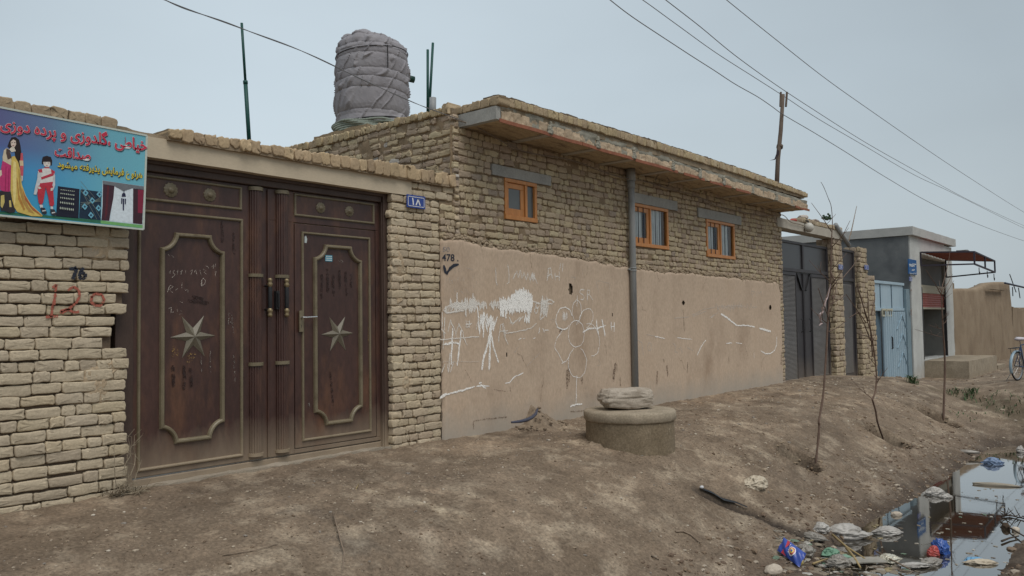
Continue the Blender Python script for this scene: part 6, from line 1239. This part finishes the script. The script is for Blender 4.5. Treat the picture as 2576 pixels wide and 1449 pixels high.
# ------------------------------------------------------------------ bicycle
B = hit(2560, 958); bk = thing('bicycle', 'bicycle with a whitish saddle and mudguard, half out of the frame at the right edge', 'bicycle', (B[0], B[1], gz(B[0], B[1])), R_(-13))
m_tyre = flat('tyre_rubber', (.02, .02, .02), .8); m_chrome = M('dull_chrome', (.4, .4, .4), rough=.35, metal=.8); m_bl = flat('pale_blue_enamel', (.28, .38, .45), .4, .5); m_fb = flat('blue_frame', (.03, .06, .14), .4, .5)
def wheel(x):
    mb = MB(); n = 48; P = []
    for k in range(n+1): a = 2*math.pi*k/n; P.append([(x+(.33+.018*math.cos(c))*math.cos(a), .018*math.sin(c), .348+(.33+.018*math.cos(c))*math.sin(a)) for c in np.linspace(0, 2*math.pi, 9)])
    mb.grid(np.array(P)); w = mb.build('wheel', m_tyre, bk, smooth=True, local=True)
    mb = MB(); P = [[(x+rr*math.cos(2*math.pi*k/n), yy, .348+rr*math.sin(2*math.pi*k/n)) for rr, yy in ((.312, -.014), (.30, -.012), (.30, .012), (.312, .014))] for k in range(n+1)]; mb.grid(np.array(P)); mb.build('rim', m_chrome, w, local=True)
    mb = MB(); mb.tube([(x, -.045, .348), (x, .045, .348)], .022, 10)
    for k in range(24): a = 2*math.pi*k/24; mb.tube([(x+.02*math.cos(a+.6), (-1)**k*.03, .348+.02*math.sin(a+.6)), (x+.302*math.cos(a), 0, .348+.302*math.sin(a))], .0022, 4, cap=False)
    mb.build('spokes', m_chrome, w, local=True)
    mb = MB(); P = [[(x+rr*math.cos(a), yy, .348+rr*math.sin(a)) for rr, yy in ((.355, -.034), (.372, -.018), (.374, .018), (.355, .034))] for a in np.linspace(R_(40), R_(205) if x < .5 else R_(150), 30)]; mb.grid(np.array(P)); mb.build('mudguard', m_bl, bk, smooth=True, local=True)
wheel(0); wheel(1.06)
mb = MB(); r_ = .015; st, bb, hd, hl = (.25, 0, .84), (.42, 0, .30), (.86, 0, .86), (.89, 0, .74)
for a, c in ((st, bb), (st, hd), (bb, hl), (hd, hl)): mb.tube([a, c], r_, 10)
for s in (-1, 1): mb.tube([(0, s*.05, .348), (.42, s*.03, .30)], .010, 8); mb.tube([(0, s*.05, .348), st], .009, 8); mb.tube([(.9, s*.045, .72), (1.06, s*.05, .348)], .011, 8)
mb.build('frame', m_fb, bk, smooth=True, local=True)
mb = MB(); mb.tube([st, (.215, 0, .95)], .013, 8); mb.build('seat_post', m_chrome, bk, local=True)
mb = MB(); bm_blob(mb, (.2, 0, .985), (.16, .10, .05), 3, .12, 1.5, 2); bm_blob(mb, (.36, 0, .985), (.12, .04, .035), 3, .1, 1.5, 3); mb.build('saddle', flat('whitish_saddle_cover', (.50, .47, .50), .8), bk, smooth=True, local=True)
mb = MB()
for y in (-.06, -.02, .02, .06): mb.tube([(-.28, y, .77), (.2, y, .79)], .006, 6)
for x in (-.28, -.1, .1): mb.tube([(x, -.07, .775), (x, .07, .775)], .006, 6)
for s in (-1, 1): mb.tube([(-.2, s*.06, .77), (0, s*.055, .348)], .006, 6)
mb.build('carrier_rack', m_black, bk, local=True)
mb = MB(); mb.tube([(.86, 0, .86), (.84, 0, .98)], .012, 8); mb.tube([(.72, -.28, 1.02), (.84, -.15, 1.0), (.86, 0, .99), (.84, .15, 1.0), (.72, .28, 1.02)], .011, 8); mb.build('handlebar', m_chrome, bk, smooth=True, local=True)
mb = MB(); mb.tube([(.42, -.06, .30), (.5, -.07, .16)], .009, 8); mb.tube([(.42, .06, .30), (.34, .07, .44)], .009, 8); mb.box(.46, .55, -.17, -.07, .145, .17); mb.box(.30, .39, .07, .17, .43, .455); mb.lathe([(.0, .0)], 0, 0, 3) if 0 else None
for k in range(2): mb.tube([(.42+.085*math.cos(a), -.045, .30+.085*math.sin(a)) for a in np.linspace(0, 6.28, 25)], .006, 6)
mb.build('crank', m_chrome, bk, local=True)
mb = MB(); mb.tube([(.02, .06, .33), (-.06, .22, .0)], .008, 6); mb.build('kickstand', m_chrome, bk, local=True)
# ------------------------------------------------------------------ stones, litter, plants
def place(px, py, dz=0.0):
    x, y, z = hit(px, py); return (x, y, gzf(x, y)+dz)
def wplace(px, py, dz=0.0):
    x, y, z = onwater(px, py); g_ = gzf(x, y); return (x, y, max(WATER, g_)+dz)
m_stone = M('pale_stone', (.42, .36, .29), (.52, .46, .38), 7, .9, .4, 40, fine=.15)
m_cream = M('cream_plastic', (.46, .395, .30), (.55, .48, .375), 5, .55, fine=.06)
m_bagw = M('white_film', (.33, .31, .285), (.44, .42, .39), 7, .35, .3, 30, fine=.08, spec=.5)
m_bagg = M('grey_film', (.19, .17, .145), (.27, .25, .22), 7, .35, .3, 30, fine=.1, spec=.5)
def crumple(mb, c, r, seed, rot, film):
    if not film: bm_blob(mb, c, r, 4, .30, 1.7, seed, rot); return
    bm = bmesh.new(); bmesh.ops.create_icosphere(bm, subdivisions=5, radius=1.0); V = np.array([v_.co[:] for v_ in bm.verts]); Fs = [[q_.index for q_ in f.verts] for f in bm.faces]; bm.free()
    s = seed*3.7; wx_ = fb(V[:, 0]*1.3+s, V[:, 1]*1.3, V[:, 2]*1.3, seed, 3); wy_ = fb(V[:, 0]*1.3, V[:, 1]*1.3+s, V[:, 2]*1.3, seed+1, 3)
    rd = 1-2*np.abs(fb(V[:, 0]*1.5+wx_*1.4+s, V[:, 1]*1.5+wy_*1.4, V[:, 2]*1.5, seed+2, 3)); rd2 = 1-2*np.abs(fb(V[:, 0]*4+wx_*2+s, V[:, 1]*4+wy_*2, V[:, 2]*4, seed+3, 3))
    V = V*(.72+.55*rd+.20*rd2+.25*wx_)[:, None]; tp = 1-.55*np.clip(np.abs(V[:, 0]), 0, 1.2)**2.2*.8; V[:, 1] *= tp+.08; V[:, 2] *= tp+.08; V[:, 1] += .5*wy_*V[:, 0]
    V = V*np.array(r); cr, sr = math.cos(rot), math.sin(rot); V = np.stack([V[:, 0]*cr-V[:, 1]*sr, V[:, 0]*sr+V[:, 1]*cr, V[:, 2]], 1); mb.add(V+np.array(c), Fs)
c = place(1903, 1222, .02); mb = MB(); crumple(mb, c, (.15, .09, .07), 5, R_(-20), True); o = mb.build('crumpled_bag', m_cream, smooth=True); tag(o, 'small cream crumpled bag lying alone on the dirt slope below the nearest sapling', 'bag')
def bag(px, py, w, d, h, rot, seed, mat, name, label, cat='bag', water=True, dz=0.0):
    c = (wplace if water else place)(px, py, h*.35+dz); mb = MB(); crumple(mb, c, (w, d, h), seed, rot, cat in ('bag', 'packet', 'paper', 'plastic')); o = mb.build(name, mat, smooth=True); tag(o, label, cat)
bag(2128, 1352, .21, .095, .075, R_(-55), 3, m_bagw, 'plastic_bag', 'largest pale grey plastic bag half floating at the near shore of the puddle')
bag(2232, 1343, .14, .06, .045, R_(-50), 8, m_bagw, 'plastic_bag', 'slim pale plastic bag floating just right of the largest bag')
bag(2068, 1361, .085, .06, .05, R_(-30), 12, m_bagw, 'plastic_bag', 'small rounded whitish bag on the mud left of the largest bag')
bag(2042, 1372, .15, .06, .035, R_(-100), 14, m_bagg, 'plastic_bag', 'limp brownish plastic film below the small rounded bag')
bag(2352, 1245, .12, .06, .06, R_(-60), 17, m_bagw, 'plastic_bag', 'white plastic scrap on the shore edge where the shop pier is mirrored')
bag(2382, 1252, .07, .03, .03, R_(-50), 19, m_bagw, 'plastic_bag', 'thin white film scrap floating beside the white scrap on the far shore')
bag(2497, 1167, .13, .06, .06, R_(-60), 21, flat('blue_film', (.16, .23, .36), .4, .5), 'plastic_bag', 'bluish plastic bag at the water edge far up the ditch')
bag(2430, 1150, .20, .035, .035, R_(-70), 23, m_bagg, 'plastic_bottle', 'grey brown plastic piece lying along the far shore', 'bottle')
bag(2568, 1137, .10, .05, .06, 0, 25, m_bagw, 'plastic_bag', 'white bag at the right edge of the frame by the far end of the puddle')
bag(2508, 1222, .30, .035, .03, R_(-75), 26, M('wet_timber', (.25, .22, .17), (.33, .29, .23), 5, .6), 'floating_board', 'long pale board floating at the right edge of the puddle', 'board')
bag(2365, 1391, .075, .06, .085, R_(20), 28, flat('blue_foil_pack', (.03, .09, .33), .3, .5), 'snack_packet', 'blue snack packet standing out of the water', 'packet')
bag(2348, 1396, .045, .05, .05, R_(60), 29, flat('red_foil_pack', (.40, .07, .06), .35, .5), 'snack_packet', 'red flap of packaging against the blue packet in the water', 'packet')
bag(2452, 1411, .09, .05, .02, R_(-40), 31, flat('sky_blue_film', (.14, .33, .52), .35, .5), 'plastic_bag', 'sky blue film floating in the water near the right bank')
bag(2468, 1418, .13, .035, .025, R_(-55), 33, m_cream, 'paper_scrap', 'cream paper strip floating below the sky blue film', 'paper')
bag(2238, 1413, .09, .065, .03, R_(-50), 35, M('silver_foil', (.55, .53, .45), (.62, .58, .46), 6, .3, fine=.1, metal=.3), 'foil_packet', 'silver and yellow foil packet on the litter raft', 'packet', dz=.02)
bag(2300, 1429, .13, .04, .02, R_(-48), 37, m_bagw, 'paper_scrap', 'white flat scrap on the litter raft near the lower edge', 'paper', dz=.02)
bag(2342, 1420, .13, .05, .03, R_(-25), 39, m_bagg, 'plastic_bag', 'grey plastic film afloat between the white scrap and the blue packet', dz=.01)
bag(2255, 1296, .07, .045, .035, R_(-40), 41, m_stone, 'stone', 'pale stone standing out of the water in the dark mirrored doorway', 'stone')
bag(2555, 1336, .05, .04, .035, R_(-10), 43, m_stone, 'stone', 'pale brown stone in the water beside the stick at the right bank', 'stone')
bag(2530, 1330, .05, .045, .05, R_(20), 45, flat('dark_clod', (.07, .05, .035), .95), 'mud_clod', 'dark mud clod in the water left of the pale brown stone', 'clod')
bag(2545, 1383, .06, .045, .02, R_(30), 47, flat('brown_clod', (.2, .15, .11), .95), 'mud_clod', 'flat brown clod in the bright water near the right bank', 'clod')
bag(2090, 1402, .09, .05, .045, R_(-30), 51, flat('green_film', (.14, .28, .19), .5, .5), 'plastic_bag', 'green plastic film caught in the litter raft', dz=.02)
bag(2128, 1414, .07, .04, .03, R_(-20), 52, flat('green_film_dull', (.18, .30, .22), .5, .5), 'plastic_bag', 'smaller dull green film right of the green film in the raft', dz=.02)
bag(2025, 1412, .10, .06, .05, R_(-30), 53, m_bagg, 'plastic_bag', 'wet grey plastic on the litter beside the blue and red packet', dz=.02)
bag(2110, 1425, .11, .07, .05, R_(-30), 54, m_bagg, 'plastic_bag', 'rounded grey bag in the middle of the litter raft', dz=.02)
bag(2010, 1435, .05, .035, .035, R_(-30), 56, flat('yellow_peel', (.50, .42, .16), .6), 'fruit_peel', 'yellowish peel in the litter below the blue and red packet', 'peel', dz=.02)
bag(1945, 1440, .10, .07, .055, R_(-10), 57, m_stone, 'stone', 'rounded tan stone at the left end of the litter near the lower edge', 'stone', water=False)
# flat board in the raft
c = wplace(2178, 1420, .035); mb = MB(); rough_box(mb, -.17, .17, -.09, .09, 0, .012, .04, .006); V = np.concatenate(mb.v); a = R_(-48); V = np.stack([c[0]+V[:, 0]*math.cos(a)-V[:, 1]*math.sin(a), c[1]+V[:, 0]*math.sin(a)+V[:, 1]*math.cos(a), c[2]+V[:, 2]], 1); m2 = MB(); m2.add(V, mb.f)
o = m2.build('cardboard_sheet', M('wet_cardboard', (.25, .24, .21), (.33, .31, .27), 6, .8, .3, 30)); tag(o, 'grey wet cardboard sheet on the litter raft', 'cardboard')
# the blue and red packet on the mud
c = place(1992, 1416, .02); pk = thing('snack_packet', 'bright blue and red snack packet with a round emblem lying on the mud', 'packet', c)
up_l = Vector((0, 0, 1)); ax_ = (Vector(place(2025, 1432))-Vector(place(1972, 1392))); ax_.z += .0; Ln = .28; ax_.normalize(); side = ax_.cross(Vector((0, 0, 1))).normalized(); side = side if side.dot(fw) > 0 else -side; side = (side*.72+Vector((0, 0, .75))).normalized(); nrm = ax_.cross(side)
if nrm.dot(fw) > 0: nrm = -nrm
def pk_pt(u_, v_, h=0): return Vector(c)+Vector((0, 0, .06))+ax_*(u_*Ln/2)+side*(v_*.075)+nrm*(.045*max(0, 1-abs(u_)**2.5)*max(0, 1-abs(v_)**2.2)+.006*math.sin(u_*9+v_*5)+h)
n = 26; mb = MB(); G_ = np.array([[pk_pt(-1+2*i/(n-1), -1+2*j/15) for j in range(16)] for i in range(n)]); Gb = np.array([[Vector(pk_pt(-1+2*i/(n-1), -1+2*j/15))-nrm*.09*max(0, 1-abs(-1+2*i/(n-1))**2.5)*max(0, 1-abs(-1+2*j/15)**2.2) for j in range(16)] for i in range(n)])
mb.grid(G_); mb.grid(Gb, None, True); mb.build('foil', flat('packet_blue', (.035, .075, .34), .3, .5), pk, smooth=True)
def pk_patch(name, col, fn, h):
    mb = MB(); P = [pk_pt(*q, h) for q in fn]; cc = pk_pt(sum(q_[0] for q_ in fn)/len(fn), sum(q_[1] for q_ in fn)/len(fn), h); mb.add([cc]+P, [(0, 1+k, 1+(k+1) % len(P)) for k in range(len(P))]); mb.build(name, flat(name+'_ink_%.2f' % col[0], col, .35, .5), pk)
pk_patch('red_end', (.50, .05, .07), [(-.62, -.95), (-.2, -.95), (-.35, -.2), (-.25, .5), (-.4, .95), (-.66, .95)], .004)
for rr_, col, h in ((.62, (.62, .64, .66), .007), (.48, (.5, .06, .06), .009), (.33, (.65, .5, .12), .011), (.16, (.05, .08, .35), .013)):
    pk_patch('emblem', col, [(.18+.42*rr_*math.cos(a), rr_*math.sin(a)) for a in np.linspace(0, 2*math.pi, 20)[:-1]], h)
for k in range(5): pk_patch('packet_lettering', (.7, .7, .7+.001*k), [(-.14+.02*k, .62-.24*k), (-.08+.02*k, .62-.24*k), (-.08+.02*k, .50-.24*k), (-.14+.02*k, .50-.24*k)], .015)
# sticks and twigs
def stick(label, pts, r_, mat, f=place, dz=.012, name='stick', twigs=0, seed=0):
    P = [f(*q) for q in pts]; P = [(x, y, z+dz) for x, y, z in P]; mb = MB(); mb.tube(P, np.linspace(r_, r_*.55, len(P)), 7); rr = np.random.default_rng(seed)
    for k in range(twigs):
        i = rr.integers(0, len(P)-1); a = Vector(P[i]).lerp(Vector(P[i+1]), rr.random()); d = Vector((rr.normal(0, 1), rr.normal(0, 1), abs(rr.normal(0, .6)))).normalized()*rr.uniform(.06, .16); mb.tube([a, a+d*.6, a+d+Vector((0, 0, .01))], [r_*.6, r_*.45, r_*.25], 5)
    o = mb.build(name, mat, smooth=True); tag(o, label, 'stick')
m_dkst = M('dark_wet_stick', (.05, .038, .028), (.08, .06, .045), 10, .8, fine=.2)
m_straw = M('yellow_reed', (.30, .22, .10), (.38, .29, .15), 10, .8, fine=.15)
stick('straight dark stick leaning into the water at the right bank', [(2518, 1320), (2540, 1334), (2580, 1362)], .013, m_dkst, wplace, .03)
stick('short dark stick in the water below the straight dark stick', [(2520, 1366), (2540, 1358), (2563, 1353)], .012, m_dkst, wplace, .02)
stick('spiny dark branch floating in the bright water near the right edge', [(2520, 1302), (2540, 1299), (2560, 1304), (2585, 1310)], .010, m_dkst, wplace, .015, 'branch', 16, 3)
stick('yellowish reed stem slanting across the litter raft', [(2095, 1366), (2130, 1388), (2176, 1418)], .014, m_straw, wplace, .05)
stick('second reed stem lower in the litter raft', [(2130, 1390), (2150, 1415), (2165, 1440)], .016, m_straw, wplace, .045)
stick('grey stick across the cardboard sheet in the raft', [(2205, 1400), (2250, 1425), (2290, 1445)], .010, m_twig, wplace, .05)
stick('pale short stick on the litter near the lower edge', [(2045, 1432), (2082, 1418)], .010, m_straw, wplace, .05)
stick('curved rope like twig on the dirt in the lower middle', [(1700, 1342), (1718, 1340), (1738, 1352), (1762, 1372)], .011, m_twig, place, .012)
stick('long thin dry stalk on the dirt in the foreground below the brown gate', [(838, 1304), (848, 1340), (860, 1380), (866, 1400), (862, 1450)], .0065, m_twig, place, .03)
stick('short pale straw on the dirt in front of the wicket door', [(896, 1234), (903, 1218)], .005, m_straw, place, .012)
stick('thin curved twig on the dirt near the lower left', [(560, 1402), (640, 1392), (700, 1376)], .004, m_twig, place, .01)
stick('small dark twig on the dirt right of the curved rope like twig', [(1638, 1404), (1658, 1413)], .006, m_dkst, place, .01)
# black strip in the drain, with a white tip
P = [place(*q) for q in ((1766, 1240), (1790, 1252), (1815, 1262), (1850, 1274), (1880, 1288))]; ds = thing('plastic_strip', 'black torn plastic strip in the small drain on the slope', 'plastic', P[0])
mb = MB(); L_ = [Vector(p)+Vector((0, 0, .03)) for p in P]; W_ = [.015, .04, .04, .02, .008]; V = []
for p, w in zip(L_, W_): V += [p+Vector((.3, .9, .2)).normalized()*w, p+Vector((0, 0, .012)), p-Vector((.3, .9, .3)).normalized()*w]
mb.add(V, [(3*i+a, 3*i+a+1, 3*i+a+4, 3*i+a+3) for i in range(4) for a in (0, 1)]); mb.build('strip', flat('black_plastic', (.012, .012, .014), .3, .5), ds, smooth=True)
mb = MB(); bm_blob(mb, Vector(P[0])+Vector((0, 0, .05)), (.03, .02, .018), 2, .3, 2, 4); mb.build('white_tip', flat('white_scrap', (.55, .55, .56), .6), ds, smooth=True)
# dry weed at the foot of the gate jamb
wb = place(318, 1246); wdp = thing('dry_weed', 'tangled dry weed at the foot of the wall beside the brown gate', 'weed', wb)
mb = MB(); rr = np.random.default_rng(170)
for k in range(95):
    a = rr.uniform(0, 2*math.pi); l = rr.uniform(.06, .24); p0 = Vector(wb)+Vector((rr.normal(0, .07), rr.normal(0, .03), .005)); d = Vector((math.cos(a), math.sin(a)*.5-.25, abs(rr.normal(.15, .35)))); p1 = p0+d*l*.5; p2 = p1+Vector((d.x+rr.normal(0, .5), d.y+rr.normal(0, .3), d.z*.3+rr.normal(0, .3)))*l*.4
    p2.z = max(p2.z, gzf(p2.x, p2.y)+.005); mb.tube([p0, p1, p2], [.0035, .003, .0015], 5, cap=False)
for k in range(5):
    x0 = wb[0]+rr.normal(0.02, .04); P = [Vector((x0, wb[1], wb[2]))]
    for i in range(6): P.append(P[-1]+Vector((rr.normal(0, .03), rr.normal(0, .015), .075)))
    mb.tube(P, np.linspace(.004, .0015, 7), 5, cap=False)
    for p in P[2:]: mb.tube([p, p+Vector((rr.normal(0, .06), rr.normal(0, .03), abs(rr.normal(.03, .03))))], .0015, 4, cap=False)
mb.build('stems', M('dry_stem', (.22, .18, .13), (.30, .25, .18), 10, .9), wdp)
# green tufts
def tuft(px, py, w, n, label, seed, h=.09):
    c = place(px, py); rr = np.random.default_rng(seed); mb = MB()
    for k in range(n):
        x, y = c[0]+rr.normal(0, w), c[1]+rr.normal(0, w*.5); z = gzf(x, y)-.01; a = rr.uniform(0, 6.28); l = rr.uniform(.4, 1)*h; wv = Vector((math.cos(a), math.sin(a), 0)); s_ = Vector((-wv.y, wv.x, 0))*rr.uniform(.006, .014)
        p0 = Vector((x, y, z)); p1 = p0+wv*l*.4+Vector((0, 0, l*.8)); p2 = p1+wv*l*.6+Vector((0, 0, l*.15)); mb.add([p0-s_*.4, p0+s_*.4, p1+s_, p1-s_, p2], [(0, 1, 2, 3), (3, 2, 4)])
    o = mb.build('plant_tuft', m_leaf); tag(o, label, 'plant', 'low green plants')
m_leaf = M('low_leaves', (.045, .085, .035), (.075, .12, .05), 20, .7, fine=.2)
tuft(2292, 964, .10, 60, 'small green tuft at the foot of the blue gate and shop corner', 1, .22)
tuft(2442, 996, .13, 70, 'dense dark green plant in the shallow ditch right of the third sapling', 2, .18)
tuft(2405, 986, .16, 50, 'sparse green plant in the shallow ditch just behind the third sapling', 3, .12)
tuft(2490, 1012, .22, 34, 'low green plant further right along the shallow ditch', 4, .12)
tuft(2545, 1028, .25, 40, 'green plant cover at the right end of the shallow ditch', 5, .12)
tuft(2420, 1048, .30, 24, 'thin weeds on the slope right of the third sapling foot', 6, .06)
# pebbles and clods: nobody could count them
rr = np.random.default_rng(180); mb = MB()
tmpl = []
for s in range(8):
    bm = bmesh.new(); bmesh.ops.create_icosphere(bm, subdivisions=1, radius=1); V = np.array([v_.co[:] for v_ in bm.verts]); Fs = [[q.index for q in f.verts] for f in bm.faces]; bm.free()
    V *= (1+.35*fb(V[:, 0]*2+s*5, V[:, 1]*2, V[:, 2]*2, s, 2))[:, None]; tmpl.append((V, Fs))
def scatter(mb, n, xr, yr, smin, smax, pal, dens=None):
    xs = rr.uniform(*xr, n); ys = rr.uniform(*yr, n)
    for x, y in zip(xs, ys):
        if dens is not None and rr.random() > dens(x, y): continue
        z = gzf(x, y)
        if z < WATER-.02: continue
        s = smin*(smax/smin)**(rr.random()**2.2); V, Fs = tmpl[rr.integers(0, 8)]; a = rr.uniform(0, 6.28); c_, s_ = math.cos(a), math.sin(a); k = np.array((s*rr.uniform(.8, 1.7), s*rr.uniform(.6, 1), s*rr.uniform(.35, .8)))
        Q = V*k; Q = np.stack([Q[:, 0]*c_-Q[:, 1]*s_, Q[:, 0]*s_+Q[:, 1]*c_, Q[:, 2]], 1)+np.array((x, y, z+s*.12)); mb.add(Q, Fs, pick(rr, pal))
pp = [(5, (.30, .235, .17)), (2, (.42, .35, .27)), (3, (.18, .13, .09)), (.6, (.54, .48, .40)), (1, (.26, .23, .20))]
dn = lambda x, y: .35+.65*float(np.clip(fb(x*1.6, y*1.6, 0, 181, 2)*1.6+.4, 0, 1))
scatter(mb, 7000, (1.5, 12), (3.0, 6.5), .0035, .018, pp, dn)
scatter(mb, 4200, (9, 19), (2.8, 6.5), .006, .03, pp, dn)
scatter(mb, 2200, (6, 17), (2.75, 3.7), .006, .035, [(3, (.20, .145, .10)), (2, (.15, .105, .075)), (1, (.40, .34, .27))], lambda x, y: .9)
scatter(mb, 1100, (6.5, 14), (.5, 1.55), .008, .05, [(3, (.18, .13, .09)), (2, (.12, .09, .065)), (1, (.36, .31, .25))], lambda x, y: .8)
scatter(mb, 1200, (14, 30), (2, 6), .01, .04, pp, dn)
scatter(mb, 9000, (1.5, 12), (3.2, 6.55), .003, .009, [(3, (.115, .085, .06)), (2, (.16, .115, .08)), (1, (.42, .35, .27))], dn)
for (cx, cy, r_, d_) in PITS: scatter(mb, 160, (cx-r_, cx+r_), (cy-r_, cy+r_), .008, .03, [(1, (.17, .12, .08)), (1, (.30, .23, .16))])
o = mb.build('pebbles', M('pebble', (.9, .9, .9), (1, 1, 1), 20, .95, attr=True, fine=.2), smooth=False); tag(o, 'scattered pebbles, clods and grit on the trodden dirt', 'pebbles', kind='stuff')
# the litter raft: crumbs of wet trash and reeds
mb = MB(); pl = [(3, (.14, .105, .075)), (3, (.22, .18, .13)), (2, (.32, .29, .24)), (1, (.42, .40, .36)), (1, (.30, .24, .13)), (.5, (.14, .20, .14))]
for k in range(430):
    px_q, py_q = rr.uniform(1950, 2340), 1372+abs(rr.normal(0, 1))*38+rr.uniform(0, 22)
    if py_q > 1500 or py_q < 1380+max(0, (px_q-2080))*.26: continue
    x, y, z = wplace(px_q, py_q, .004)
    if rr.random() < .45:
        a = rr.uniform(0, 3.14); l = rr.uniform(.03, .13); d = Vector((math.cos(a), math.sin(a), rr.normal(0, .12)))*l; mb.tube([Vector((x, y, z+.01))-d*.5, Vector((x, y, z+.016))+d*.5], rr.uniform(.002, .006), 5, pick(rr, pl))
    else:
        s = rr.uniform(.010, .042); bm_blob(mb, (x, y, z-.003), (s*rr.uniform(1, 2.2), s, s*rr.uniform(.15, .35)), 2, .7, 1.6, k, rr.uniform(0, 6), None, pick(rr, pl), ridge=True)
for k in range(130):    # specks adrift on the water
    x, y, z = wplace(rr.uniform(2150, 2560), rr.uniform(1220, 1430), .002)
    if gzf(x, y) < WATER: s = rr.uniform(.004, .02); bm_blob(mb, (x, y, z), (s*1.7, s, s*.35), 1, .4, 2, k, rr.uniform(0, 6), None, pick(rr, pl))
o = mb.build('litter_debris', M('wet_litter', (.9, .9, .9), (1, 1, 1), 12, .6, .3, 40, attr=True, fine=.2, spec=.5), smooth=False); tag(o, 'wet mass of reeds, film and mud crumbs at the near end of the puddle', 'litter', kind='stuff')
